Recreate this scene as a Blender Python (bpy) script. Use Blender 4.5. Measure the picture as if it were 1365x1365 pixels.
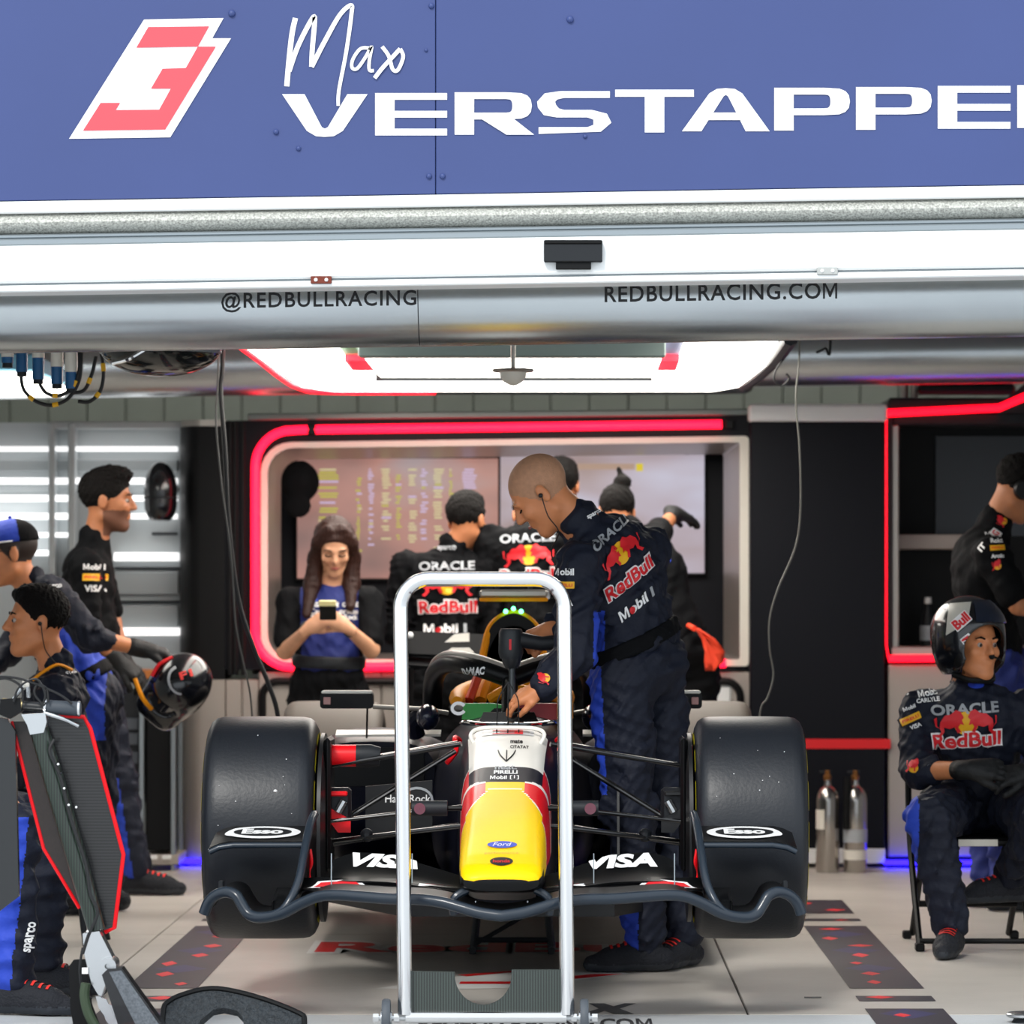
import bpy, bmesh, math, random
import numpy as np
from mathutils import Vector, Matrix
from mathutils.bvhtree import BVHTree
from mathutils.geometry import tessellate_polygon

for o in list(bpy.data.objects):
    bpy.data.objects.remove(o)
random.seed(7)
SC = bpy.context.scene
COL = SC.collection
PI = math.pi
V = Vector

# ------------------------------------------------------------------ camera, world, exposure
FPX = 5460.0                      # focal length in pixels of a 1365 px frame
CX, CY, CZ = 0.179, -13.0, 1.253
cam_d = bpy.data.cameras.new('camera')
cam_d.sensor_width = 36.0
cam_d.lens = FPX / 1365.0 * 36.0
cam_d.shift_x = (682.5 - 750.0) / 1365.0
cam_d.shift_y = (800.0 - 682.5) / 1365.0
cam_d.clip_start = 0.5
cam_d.clip_end = 200
cam_d.dof.use_dof = True
cam_d.dof.focus_distance = 12.7
cam_d.dof.aperture_fstop = 5.0
cam = bpy.data.objects.new('camera', cam_d)
cam.location = (CX, CY, CZ)
cam.rotation_euler = (PI / 2, 0, 0)
COL.objects.link(cam)
SC.camera = cam

SC.view_settings.view_transform = 'Standard'
SC.view_settings.look = 'None'
SC.view_settings.exposure = 0.48
SC.view_settings.gamma = 1.0
SC.view_settings.use_curve_mapping = False

world = bpy.data.worlds.new('sky')
SC.world = world
world.use_nodes = True
_bg = world.node_tree.nodes['Background']
_bg.inputs['Color'].default_value = (0.86, 0.93, 1.0, 1)
_bg.inputs['Strength'].default_value = 1.0

sun_d = bpy.data.lights.new('sun', 'SUN')
sun_d.energy = 1.6
sun_d.angle = math.radians(12)
sun_d.color = (1, 0.97, 0.92)
sun = bpy.data.objects.new('sun', sun_d)
sun.rotation_euler = (math.radians(48), 0, math.radians(-20))
COL.objects.link(sun)


def at(px, py, Y):
    d = Y - CY
    return V((CX + (px - 750.0) * d / FPX, Y, CZ - (py - 800.0) * d / FPX))


def sc(Y):
    return FPX / (Y - CY)


# ------------------------------------------------------------------ materials
def lin(h):
    if not isinstance(h, int):
        return tuple(h) + (1,) if len(h) == 3 else h
    c = [(h >> 16 & 255) / 255, (h >> 8 & 255) / 255, (h & 255) / 255]
    c = [x / 12.92 if x <= 0.04045 else ((x + 0.055) / 1.055) ** 2.4 for x in c]
    return (*c, 1)


MATS = {}


def mat(name, col=0x808080, rough=0.5, metal=0.0, emit=None, es=0.0, bump=0.0, bs=60.0, var=0.0, vs=6.0,
        coat=0.0, spec=0.5, stretch=(1, 1, 1), trans=0.0, alpha=1.0):
    if name in MATS:
        return MATS[name]
    m = bpy.data.materials.new(name)
    m.use_nodes = True
    nt = m.node_tree
    b = nt.nodes['Principled BSDF']
    c = lin(col)
    b.inputs['Base Color'].default_value = c
    b.inputs['Roughness'].default_value = rough
    b.inputs['Metallic'].default_value = metal
    b.inputs['Coat Weight'].default_value = coat
    b.inputs['Specular IOR Level'].default_value = spec
    b.inputs['Transmission Weight'].default_value = trans
    b.inputs['Alpha'].default_value = alpha
    if emit is not None:
        b.inputs['Emission Color'].default_value = lin(emit)
        b.inputs['Emission Strength'].default_value = es
    if bump or var:
        tc = nt.nodes.new('ShaderNodeTexCoord')
        mp = nt.nodes.new('ShaderNodeMapping')
        mp.inputs['Scale'].default_value = stretch
        nt.links.new(tc.outputs['Object'], mp.inputs['Vector'])
    if bump:
        n = nt.nodes.new('ShaderNodeTexNoise')
        n.inputs['Scale'].default_value = bs
        n.inputs['Detail'].default_value = 3
        nt.links.new(mp.outputs['Vector'], n.inputs['Vector'])
        bp = nt.nodes.new('ShaderNodeBump')
        bp.inputs['Strength'].default_value = bump
        bp.inputs['Distance'].default_value = 0.02
        nt.links.new(n.outputs['Fac'], bp.inputs['Height'])
        nt.links.new(bp.outputs['Normal'], b.inputs['Normal'])
    if var:
        n2 = nt.nodes.new('ShaderNodeTexNoise')
        n2.inputs['Scale'].default_value = vs
        n2.inputs['Detail'].default_value = 5
        nt.links.new(mp.outputs['Vector'], n2.inputs['Vector'])
        rp = nt.nodes.new('ShaderNodeValToRGB')
        rp.color_ramp.elements[0].position = 0.3
        rp.color_ramp.elements[1].position = 0.7
        rp.color_ramp.elements[0].color = tuple(x * (1 - var) for x in c[:3]) + (1,)
        rp.color_ramp.elements[1].color = tuple(min(1, x * (1 + var)) for x in c[:3]) + (1,)
        nt.links.new(n2.outputs['Fac'], rp.inputs['Fac'])
        nt.links.new(rp.outputs['Color'], b.inputs['Base Color'])
    MATS[name] = m
    return m


def carbon_mat(name, c1, c2, scale, rough=0.35, coat=0.3, axis='Z'):
    """fine ribbed / woven carbon: bands of two dark tones"""
    if name in MATS:
        return MATS[name]
    m = mat(name, c1, rough, coat=coat)
    nt = m.node_tree
    b = nt.nodes['Principled BSDF']
    tc = nt.nodes.new('ShaderNodeTexCoord')
    w = nt.nodes.new('ShaderNodeTexWave')
    w.bands_direction = axis
    w.inputs['Scale'].default_value = scale
    nt.links.new(tc.outputs['Object'], w.inputs['Vector'])
    rp = nt.nodes.new('ShaderNodeValToRGB')
    rp.color_ramp.elements[0].color = lin(c1)
    rp.color_ramp.elements[1].color = lin(c2)
    rp.color_ramp.elements[0].position = 0.4
    rp.color_ramp.elements[1].position = 0.6
    nt.links.new(w.outputs['Fac'], rp.inputs['Fac'])
    nt.links.new(rp.outputs['Color'], b.inputs['Base Color'])
    return m


# ------------------------------------------------------------------ objects
OFF = {}


def tag(o, label=None, cat=None, group=None, kind=None):
    if label: o['label'] = label
    if cat: o['category'] = cat
    if group: o['group'] = group
    if kind: o['kind'] = kind
    return o


def thing(name, label, cat, loc, group=None):
    o = bpy.data.objects.new(name, None)
    o.empty_display_size = 0.1
    o.location = loc
    COL.objects.link(o)
    OFF[o.name] = V(loc)
    return tag(o, label, cat, group)


def mkobj(name, verts, faces, mats, parent=None, midx=None, smooth=35):
    v = np.asarray(verts, dtype=np.float64).reshape(-1, 3)
    me = bpy.data.meshes.new(name)
    if parent is None:
        lo, hi = v.min(0), v.max(0)
        org = V(((lo[0] + hi[0]) / 2, (lo[1] + hi[1]) / 2, lo[2]))
    else:
        org = OFF[parent.name]
    v = v - np.array(org)
    if isinstance(faces, np.ndarray):
        n, k = faces.shape
        me.vertices.add(len(v)); me.vertices.foreach_set('co', v.ravel())
        me.loops.add(n * k); me.loops.foreach_set('vertex_index', faces.ravel().astype(np.int32))
        me.polygons.add(n); me.polygons.foreach_set('loop_start', np.arange(0, n * k, k, dtype=np.int32))
        me.update(calc_edges=True)
    else:
        me.from_pydata(v.tolist(), [], faces)
    if not isinstance(mats, (list, tuple)):
        mats = [mats]
    for m in mats:
        me.materials.append(m)
    if midx is not None:
        me.polygons.foreach_set('material_index', np.asarray(midx, dtype=np.int32))
    if smooth:
        me.polygons.foreach_set('use_smooth', np.ones(len(me.polygons), dtype=bool))
        if smooth < 180:
            me.set_sharp_from_angle(angle=math.radians(smooth))
    me.validate()
    o = bpy.data.objects.new(name, me)
    COL.objects.link(o)
    if parent is None:
        o.location = org
    else:
        o.parent = parent
    OFF[o.name] = org
    return o


def unit(v):
    return V(v).normalized()


class MB:
    def __init__(s):
        s.v = []; s.f = []; s.m = []
        s.cur = 0

    def _add(s, vs, fs):
        n = len(s.v)
        s.v += [tuple(p) for p in vs]
        for f in fs:
            s.f.append(tuple(i + n for i in f)); s.m.append(s.cur)
        return s

    def box(s, x0, x1, y0, y1, z0, z1, b=0.0, sl=0.0):
        """axis box; b chamfers all edges; sl lifts z by sl*x"""
        x0, x1 = min(x0, x1), max(x0, x1); y0, y1 = min(y0, y1), max(y0, y1); z0, z1 = min(z0, z1), max(z0, z1)
        b = min(b, (x1 - x0) * .45, (y1 - y0) * .45, (z1 - z0) * .45)
        if b <= 0:
            P = [(x, y, z) for x in (x0, x1) for y in (y0, y1) for z in (z0, z1)]
            F = [(0, 1, 3, 2), (4, 6, 7, 5), (0, 4, 5, 1), (2, 3, 7, 6), (0, 2, 6, 4), (1, 5, 7, 3)]
        else:
            P = []; F = []
            X = (x0, x1); Yy = (y0, y1); Z = (z0, z1)
            idx = {}
            for i in (0, 1):
                for j in (0, 1):
                    for k in (0, 1):
                        sx, sy, sz = (1 - 2 * i) * b, (1 - 2 * j) * b, (1 - 2 * k) * b
                        c = (X[i], Yy[j], Z[k])
                        for ax in range(3):
                            q = [c[0] + sx, c[1] + sy, c[2] + sz]; q[ax] = c[ax]
                            idx[(i, j, k, ax)] = len(P); P.append(tuple(q))
            for ax in range(3):
                o = [a for a in range(3) if a != ax]
                for e in (0, 1):
                    q = []
                    for (u, w) in ((0, 0), (1, 0), (1, 1), (0, 1)):
                        key = [0, 0, 0]; key[ax] = e; key[o[0]] = u; key[o[1]] = w
                        q.append(idx[(*key, ax)])
                    F.append(tuple(q))
            for ax in range(3):          # edges along axis ax
                o = [a for a in range(3) if a != ax]
                for u in (0, 1):
                    for w in (0, 1):
                        q = []
                        for (e, a) in ((0, o[0]), (1, o[0]), (1, o[1]), (0, o[1])):
                            key = [0, 0, 0]; key[ax] = e; key[o[0]] = u; key[o[1]] = w
                            q.append(idx[(*key, a)])
                        F.append(tuple(q))
            for i in (0, 1):
                for j in (0, 1):
                    for k in (0, 1):
                        F.append((idx[(i, j, k, 0)], idx[(i, j, k, 1)], idx[(i, j, k, 2)]))
        if sl:
            P = [(x, y, z + sl * x) for x, y, z in P]
        return s._add(P, F)

    def obox(s, c, ax, ay, az, b=0.0):
        """oriented box with half-axis vectors"""
        t = MB().box(-1, 1, -1, 1, -1, 1)
        c = V(c)
        s._add([c + V(ax) * p[0] + V(ay) * p[1] + V(az) * p[2] for p in t.v], t.f)
        return s

    def tube(s, path, r, n=10, closed=False, cap=True, flat=1.0, upv=None):
        P = [V(p) for p in path]
        m = len(P)
        rr = r if isinstance(r, (list, tuple)) else [r] * m
        rings = []
        prev = None
        for i in range(m):
            a = P[(i - 1) % m] if (i > 0 or closed) else P[i]
            c = P[(i + 1) % m] if (i < m - 1 or closed) else P[i]
            t = (c - a).normalized()
            if prev is None:
                h = V(upv) if upv is not None else (V((0, 0, 1)) if abs(t.z) < .9 else V((0, 1, 0)))
                u = (h - t * h.dot(t)).normalized()
            else:
                u = (prev - t * prev.dot(t)).normalized()
            prev = u
            w = t.cross(u)
            rings.append([P[i] + (u * math.cos(2 * PI * k / n) * flat + w * math.sin(2 * PI * k / n)) * rr[i] for k in range(n)])
        return s.loft(rings, cap=cap and not closed, wrap=closed)

    def loft(s, rings, cap=True, wrap=False, closed=True):
        n = len(rings[0]); m = len(rings)
        vs = [p for r in rings for p in r]
        fs = []
        for i in range(m if wrap else m - 1):
            a = i * n; b = ((i + 1) % m) * n
            for k in range(n if closed else n - 1):
                k2 = (k + 1) % n
                fs.append((a + k, a + k2, b + k2, b + k))
        if cap and closed:
            fs.append(tuple(range(n - 1, -1, -1)))
            fs.append(tuple((m - 1) * n + k for k in range(n)))
        return s._add(vs, fs)

    def lathe(s, prof, org, axis, n=32, a0=0, a1=2 * PI):
        """prof: (r, h) pairs; axis unit dir"""
        org = V(org); ax = unit(axis)
        u = unit(ax.orthogonal()); w = ax.cross(u)
        full = abs(a1 - a0 - 2 * PI) < 1e-6
        cnt = n if full else n + 1
        rings = []
        for i in range(cnt):
            a = a0 + (a1 - a0) * i / n
            d = u * math.cos(a) + w * math.sin(a)
            rings.append([org + d * r + ax * h for r, h in prof])
        return s.loft(rings, cap=False, wrap=full, closed=False)

    def prism(s, poly, O, U, W, D):
        """polygon in plane O + U*x + W*y, extruded by vector D"""
        O, U, W, D = V(O), V(U), V(W), V(D)
        b = [O + U * x + W * y for x, y in poly]
        n = len(b)
        tris = tessellate_polygon([[V((x, y, 0)) for x, y in poly]])
        fs = [tuple(t) for t in tris] + [tuple(i + n for i in reversed(t)) for t in tris]
        fs += [(i, (i + 1) % n, (i + 1) % n + n, i + n) for i in range(n)]
        return s._add(b + [p + D for p in b], fs)

    def sheet(s, pts, thick):
        """grid of points (rows x cols) to a plate of given thickness"""
        R = len(pts); Cn = len(pts[0])
        A = [[V(p) for p in r] for r in pts]
        N = []
        for i in range(R):
            row = []
            for j in range(Cn):
                du = A[i][min(j + 1, Cn - 1)] - A[i][max(j - 1, 0)]
                dv = A[min(i + 1, R - 1)][j] - A[max(i - 1, 0)][j]
                row.append(du.cross(dv).normalized())
            N.append(row)
        vs = [A[i][j] + N[i][j] * thick / 2 for i in range(R) for j in range(Cn)]
        vs += [A[i][j] - N[i][j] * thick / 2 for i in range(R) for j in range(Cn)]
        K = R * Cn
        fs = []
        for i in range(R - 1):
            for j in range(Cn - 1):
                a, b, c, d = i * Cn + j, i * Cn + j + 1, (i + 1) * Cn + j + 1, (i + 1) * Cn + j
                fs.append((a, b, c, d)); fs.append((a + K, d + K, c + K, b + K))
        bd = [j for j in range(Cn)] + [i * Cn + Cn - 1 for i in range(1, R)] + [(R - 1) * Cn + j for j in range(Cn - 2, -1, -1)] + [i * Cn for i in range(R - 2, 0, -1)]
        for i in range(len(bd)):
            a, b = bd[i], bd[(i + 1) % len(bd)]
            fs.append((a, a + K, b + K, b))
        return s._add(vs, fs)

    def ball(s, c, r, n=12, m=8, ax=None):
        c = V(c)
        if not isinstance(r, (list, tuple)): r = (r, r, r)
        A = ax or (V((1, 0, 0)), V((0, 1, 0)), V((0, 0, 1)))
        rings = []
        for i in range(m + 1):
            t = PI * i / m
            q = []
            for k in range(n):
                a = 2 * PI * k / n
                sn = max(math.sin(t), 1e-3)
                q.append(c + A[0] * (r[0] * sn * math.cos(a)) + A[1] * (r[1] * sn * math.sin(a)) - A[2] * (r[2] * math.cos(t)))
            rings.append(q)
        return s.loft(rings, cap=True)

    def build(s, name, mats, parent=None, smooth=35):
        o = mkobj(name, s.v, s.f, mats, parent, s.m if isinstance(mats, (list, tuple)) else None, smooth)
        bm = bmesh.new(); bm.from_mesh(o.data)
        bmesh.ops.recalc_face_normals(bm, faces=bm.faces)
        bm.to_mesh(o.data); bm.free()
        return o


def struct(o):
    o['kind'] = 'structure'
    return o


def rrect(x0, x1, y0, y1, r, n=5, rs=None):
    """rounded rectangle outline; rs = radii for (x0y0, x1y0, x1y1, x0y1)"""
    rs = rs or (r, r, r, r)
    out = []
    for (cx, cy, a0, q) in ((x0, y0, PI, rs[0]), (x1, y0, 1.5 * PI, rs[1]), (x1, y1, 0, rs[2]), (x0, y1, .5 * PI, rs[3])):
        sx = 1 if cx == x0 else -1; sy = 1 if cy == y0 else -1
        ox, oy = cx + sx * q, cy + sy * q
        for i in range(n + 1):
            a = a0 + .5 * PI * i / n
            out.append((ox + q * math.cos(a), oy + q * math.sin(a)))
    return out


def smooth_path(P, n=6, closed=False):
    """Catmull-Rom through the points"""
    P = [V(p) for p in P]
    out = []
    m = len(P)
    for i in range(m if closed else m - 1):
        p0 = P[i - 1] if (i > 0 or closed) else P[i]
        p1 = P[i]; p2 = P[(i + 1) % m]
        p3 = P[(i + 2) % m] if (i + 2 < m or closed) else p2
        for k in range(n):
            t = k / n
            out.append(.5 * ((2 * p1) + (p2 - p0) * t + (2 * p0 - 5 * p1 + 4 * p2 - p3) * t * t + (3 * p1 - p0 - 3 * p2 + p3) * t ** 3))
    if not closed:
        out.append(P[-1])
    return out


# ------------------------------------------------------------------ flat shapes: text, polygons, strokes
_txt = {}


def _raw(s, bold, shear, spacing):
    cu = bpy.data.curves.new('t', 'FONT')
    cu.body = s; cu.offset = bold; cu.shear = shear; cu.space_character = spacing
    cu.resolution_u = 3; cu.dimensions = '2D'; cu.fill_mode = 'FRONT'
    ob = bpy.data.objects.new('t', cu)
    COL.objects.link(ob)
    me = bpy.data.meshes.new_from_object(ob)
    vs = np.array([v.co[:2] for v in me.vertices]); fs = [tuple(p.vertices) for p in me.polygons]
    bpy.data.objects.remove(ob); bpy.data.curves.remove(cu); bpy.data.meshes.remove(me)
    return vs, fs


def text2d(s, bold=0.0, shear=0.0, spacing=1.0):
    """returns (verts Nx2, faces), lower left at 0,0, height 1; a bold M is drawn by hand"""
    key = (s, bold, shear, spacing)
    if key in _txt: return _txt[key]
    if bold > 0 and 'M' in s:
        hv, _ = _raw('H', bold, 0, 1)
        b0, b1 = hv[:, 1].min(), hv[:, 1].max(); h = b1 - b0; t = h * .1 + bold * 1.7
        W_ = h * .95
        mp = [(0, 0), (0, h), (t * 1.15, h), (W_ / 2, h * .42), (W_ - t * 1.15, h), (W_, h), (W_, 0), (W_ - t, 0), (W_ - t, h - t * 1.4), (W_ / 2 + t * .4, h * .1), (W_ / 2 - t * .4, h * .1), (t, h - t * 1.4), (t, 0)]
        vs = []; fs = []; x = 0.0; gap = .10 * spacing
        for k, piece in enumerate(s.split('M')):
            if k:
                n = len(vs)
                vs += [(x + a + shear * b, b + b0) for a, b in mp]
                fs += [tuple(i + n for i in q) for q in tessellate_polygon([[V((a, b, 0)) for a, b in mp]])]
                x += W_ + gap
            if piece.strip():
                v, f = _raw(piece, bold, shear, spacing)
                lo = v[:, 0].min(); n = len(vs)
                vs += [(a - lo + x, b) for a, b in v]; fs += [tuple(i + n for i in q) for q in f]
                x += v[:, 0].max() - lo + gap
        vs = np.array(vs)
    else:
        vs, fs = _raw(s, bold, shear, spacing)
    lo, hi = vs.min(0), vs.max(0)
    vs = (vs - lo) / (hi[1] - lo[1])
    _txt[key] = (vs, fs)
    return _txt[key]


def poly2d(*polys):
    vs = []; fs = []
    for P in polys:
        n = len(vs)
        vs += [tuple(p) for p in P]
        fs += [tuple(i + n for i in t) for t in tessellate_polygon([[V((x, y, 0)) for x, y in P]])]
    return np.array(vs, float), fs


def strip2d(A, B):
    n = len(A)
    return np.array(list(A) + list(B), float), [(i, i + 1, n + i + 1, n + i) for i in range(n - 1)]


def join2d(*sh):
    vs = []; fs = []
    for v, f in sh:
        n = len(vs)
        vs += [tuple(p) for p in v]; fs += [tuple(i + n for i in q) for q in f]
    return np.array(vs, float), fs


def stroke2d(P, w, closed=False, sm=6):
    Q = [(p.x, p.y) for p in smooth_path([(x, y, 0) for x, y in P], sm, closed)] if sm else list(P)
    n = len(Q); A = []; B = []
    ww = w if isinstance(w, (list, tuple)) else None
    for i in range(n):
        a = Q[max(i - 1, 0)]; b = Q[min(i + 1, n - 1)]
        if closed: a = Q[i - 1]; b = Q[(i + 1) % n]
        dx, dy = b[0] - a[0], b[1] - a[1]
        l = math.hypot(dx, dy) or 1
        k = (ww[0] + (ww[1] - ww[0]) * i / max(1, n - 1)) if ww else w
        A.append((Q[i][0] - dy / l * k / 2, Q[i][1] + dx / l * k / 2)); B.append((Q[i][0] + dy / l * k / 2, Q[i][1] - dx / l * k / 2))
    if closed:
        A.append(A[0]); B.append(B[0])
    return strip2d(A, B)


def densify(shape, mx):
    vs, fs = shape
    bm = bmesh.new()
    bv = [bm.verts.new((x, y, 0)) for x, y in vs]
    for f in fs:
        try: bm.faces.new([bv[i] for i in f])
        except ValueError: pass
    for _ in range(5):
        bmesh.ops.triangulate(bm, faces=bm.faces[:])
        long = [e for e in bm.edges if e.calc_length() > mx]
        if not long: break
        bmesh.ops.subdivide_edges(bm, edges=long, cuts=1)
    bmesh.ops.triangulate(bm, faces=bm.faces[:])
    bm.verts.index_update()
    out = (np.array([v.co[:2] for v in bm.verts]), [tuple(v.index for v in f.verts) for f in bm.faces])
    bm.free()
    return out


def fit(shape, w=None, h=None, cx=0.0, cy=0.0):
    v, f = shape
    lo, hi = v.min(0), v.max(0)
    sx = w / (hi[0] - lo[0]) if w else None
    sy = h / (hi[1] - lo[1]) if h else None
    sx = sx or sy; sy = sy or sx
    return np.stack([(v[:, 0] - (lo[0] + hi[0]) / 2) * sx + cx, (v[:, 1] - (lo[1] + hi[1]) / 2) * sy + cy], 1), f


def bvh_of(o):
    w = OFF[o.name]
    vs = [v.co + w for v in o.data.vertices]
    return BVHTree.FromPolygons(vs, [tuple(p.vertices) for p in o.data.polygons])


def decal(name, shape, O, U, W, target, m, parent, off=0.002, D=None, mx=0.012, ymin=-99):
    """print a flat shape (metres) on a surface: the plane O,U,W is thrown along D at the target"""
    O = V(O); U = unit(U); W = V(W); W = unit(W - U * W.dot(U))
    D = unit(D) if D is not None else -U.cross(W)
    vs, fs = densify(shape, mx)
    out = []
    for x, y in vs:
        p = O + U * float(x) + W * float(y)
        hit, nn, _, _ = target.ray_cast(p - D * 0.6, D, 1.5)
        while hit is not None and hit.y < ymin:
            hit, nn, _, _ = target.ray_cast(hit + D * .004, D, 1.5)
        if hit is None:
            hit, nn, _, _ = target.find_nearest(p)
        if nn.dot(D) > 0: nn = -nn
        out.append(hit - D * off + nn * off)
    keep = []
    for f in fs:                      # a print never bridges a gap between two surfaces
        ok = True
        for a, b in zip(f, f[1:] + f[:1]):
            if (out[a] - out[b]).length > 4.5 * float(np.hypot(*(vs[a] - vs[b]))) + .015: ok = False
        if ok: keep.append(f)
    return mkobj(name, out, keep or fs, m, parent, smooth=180)


def flat(name, shape, O, U, W, m, parent, off=0.0):
    U = V(U); W = V(W); N = U.cross(W).normalized()
    v, f = shape
    return mkobj(name, [V(O) + U * float(x) + W * float(y) + N * off for x, y in v], f, m, parent, smooth=0)


# ------------------------------------------------------------------ signed distance bodies
def _cone(g, a, b, ra, rb):
    x, y, z = g
    ab = b - a; L = float(ab.dot(ab)) or 1e-9
    t = np.clip(((x - a[0]) * ab[0] + (y - a[1]) * ab[1] + (z - a[2]) * ab[2]) / L, 0, 1)
    dx = x - a[0] - t * ab[0]; dy = y - a[1] - t * ab[1]; dz = z - a[2] - t * ab[2]
    return np.sqrt(dx * dx + dy * dy + dz * dz) - (ra + (rb - ra) * t)


def _ell(g, c, r, A):
    x, y, z = g[0] - c[0], g[1] - c[1], g[2] - c[2]
    q = [(x * A[i][0] + y * A[i][1] + z * A[i][2]) for i in range(3)]
    k0 = np.sqrt(sum((q[i] / r[i]) ** 2 for i in range(3)))
    k1 = np.sqrt(sum((q[i] / r[i] ** 2) ** 2 for i in range(3)))
    return k0 * (k0 - 1) / np.maximum(k1, 1e-6)


IDA = ((1, 0, 0), (0, 1, 0), (0, 0, 1))


def sdf_mesh(prims, vox, iters=1):
    lo = np.full(3, 1e9); hi = -lo
    for p in prims:
        if p[0] == 'c':
            a, b, r = np.array(p[1]), np.array(p[2]), max(p[3], p[4])
            lo = np.minimum(lo, np.minimum(a, b) - r); hi = np.maximum(hi, np.maximum(a, b) + r)
        elif p[0] == 'e':
            c = np.array(p[1]); r = max(p[2])
            lo = np.minimum(lo, c - r); hi = np.maximum(hi, c + r)
    lo = lo - 4 * vox; hi = hi + 4 * vox
    n = np.ceil((hi - lo) / vox).astype(int) + 1
    ax = [(lo[i] + np.arange(n[i]) * vox).astype(np.float32) for i in range(3)]
    d = np.full(n, 0.5, np.float32)

    def region(l, h):
        sl = []
        for i in range(3):
            s0 = max(0, int((l[i] - lo[i]) / vox)); s1 = min(n[i], int((h[i] - lo[i]) / vox) + 2)
            if s1 <= s0: return None, None
            sl.append(slice(s0, s1))
        return tuple(sl), (ax[0][sl[0]][:, None, None], ax[1][sl[1]][None, :, None], ax[2][sl[2]][None, None, :])

    for p in prims:
        if p[0] in ('c', 'sc'):
            a, b = np.array(p[1], float), np.array(p[2], float); r = max(p[3], p[4]); k = p[5]
            e = r + 2 * k + 3 * vox
            sl, g = region(np.minimum(a, b) - e, np.maximum(a, b) + e)
            if sl is None: continue
            q = _cone(g, a, b, p[3], p[4])
        elif p[0] in ('e', 'se'):
            c = np.array(p[1], float); k = p[4]; e = max(p[2]) + 2 * k + 3 * vox
            sl, g = region(c - e, c + e)
            if sl is None: continue
            q = _ell(g, c, p[2], p[3])
        elif p[0] == 'cut':
            N, c = p[1], p[2]
            q = -(ax[0][:, None, None] * N[0] + ax[1][None, :, None] * N[1] + ax[2][None, None, :] * N[2] - c)
            d = np.maximum(d, q.astype(np.float32)); continue
        elif p[0] == 'fold':
            amp, wl, seed = p[1], p[2], p[3]
            rs = np.random.RandomState(seed)
            acc = 0
            X, Y, Z = ax[0][:, None, None], ax[1][None, :, None], ax[2][None, None, :]
            for q_ in range(5):
                w = rs.normal(size=3) * np.array([1, 1, 1.3]); w = w / np.linalg.norm(w) * 2 * PI / (wl * rs.uniform(.6, 1.5))
                ph = rs.uniform(0, 6.28)
                w2 = rs.normal(size=3); w2 = w2 / np.linalg.norm(w2) * 2 * PI / (wl * 2.5)
                sn = np.sin(w[0] * X + w[1] * Y + w[2] * Z + ph + 1.2 * np.sin(w2[0] * X + w2[1] * Y + w2[2] * Z))
                acc = acc + (sn if q_ < 2 else 1.5 * (np.abs(sn) - .64))
            d = d + (amp / 2.2 * acc).astype(np.float32) * (d < 0.05); continue
        k = max(k, 1e-4)
        o = d[sl]
        if p[0][0] == 's':
            h = np.clip(0.5 - 0.5 * (o + q) / k, 0, 1)
            d[sl] = o * (1 - h) + (-q) * h + k * h * (1 - h)
        else:
            h = np.clip(0.5 + 0.5 * (o - q) / k, 0, 1)
            d[sl] = o * (1 - h) + q * h - k * h * (1 - h)
    # surface nets
    ins = d < 0
    c8 = [ins[i:n[0] - 1 + i, j:n[1] - 1 + j, k:n[2] - 1 + k] for i in (0, 1) for j in (0, 1) for k in (0, 1)]
    al = c8[0].copy(); an = c8[0].copy()
    for c in c8[1:]:
        al &= c; an |= c
    act = an & ~al
    I, J, K = np.nonzero(act)
    idx = np.full(act.shape, -1, np.int32); idx[I, J, K] = np.arange(len(I))
    cnt = np.zeros(len(I)); P = np.zeros((len(I), 3))
    cor = {(i, j, k): d[I + i, J + j, K + k] for i in (0, 1) for j in (0, 1) for k in (0, 1)}
    for a in cor:
        for m in range(3):
            if a[m]: continue
            b = list(a); b[m] = 1; b = tuple(b)
            va, vb = cor[a], cor[b]
            x = (va < 0) != (vb < 0)
            t = np.where(x, va / np.where(x, va - vb, 1), 0)
            q = np.tile(np.array(a, float), (len(I), 1)); q[:, m] += t
            P += q * x[:, None]; cnt += x
    P = P / cnt[:, None] + np.stack([I, J, K], 1)
    P = lo + P * vox
    quads = []
    for m in range(3):
        A = ins[:-1, :, :] if m == 0 else ins[:, :-1, :] if m == 1 else ins[:, :, :-1]
        B = ins[1:, :, :] if m == 0 else ins[:, 1:, :] if m == 1 else ins[:, :, 1:]
        i, j, k = np.nonzero(A != B)
        o1, o2 = [(1, 2), (2, 0), (0, 1)][m]
        E = np.stack([i, j, k], 1)
        ok = (E[:, o1] > 0) & (E[:, o2] > 0)
        E = E[ok]
        fl = A[E[:, 0], E[:, 1], E[:, 2]]
        q = []
        for (s1, s2) in ((1, 1), (0, 1), (0, 0), (1, 0)):
            T = E.copy(); T[:, o1] -= s1; T[:, o2] -= s2
            q.append(idx[T[:, 0], T[:, 1], T[:, 2]])
        q = np.stack(q, 1)
        q[~fl] = q[~fl][:, ::-1]
        quads.append(q)
    Q = np.concatenate(quads)
    Q = Q[(Q >= 0).all(1)]
    for _ in range(iters):
        acc = np.zeros_like(P); c = np.zeros(len(P))
        for a in range(4):
            for b in ((a + 1) % 4, (a + 3) % 4):
                np.add.at(acc, Q[:, a], P[Q[:, b]]); np.add.at(c, Q[:, a], 1)
        P = P * .4 + .6 * acc / np.maximum(c, 1)[:, None]
    return P, Q


def sdf_obj(name, prims, vox, mats, parent, zone=None, iters=1):
    P, Q = sdf_mesh(prims, vox, iters)
    mi = None
    if zone is not None:
        mi = np.asarray(zone(P[Q].mean(1))).astype(np.int32)
    return mkobj(name, P, Q, mats, parent, mi, smooth=180)

# ================================================================== THE SETTING
SL = 0.016                                     # the facade rises slightly to the right
YF = -0.6                                      # facade plane
YB = 6.3                                       # face of the monitor booth

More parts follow.
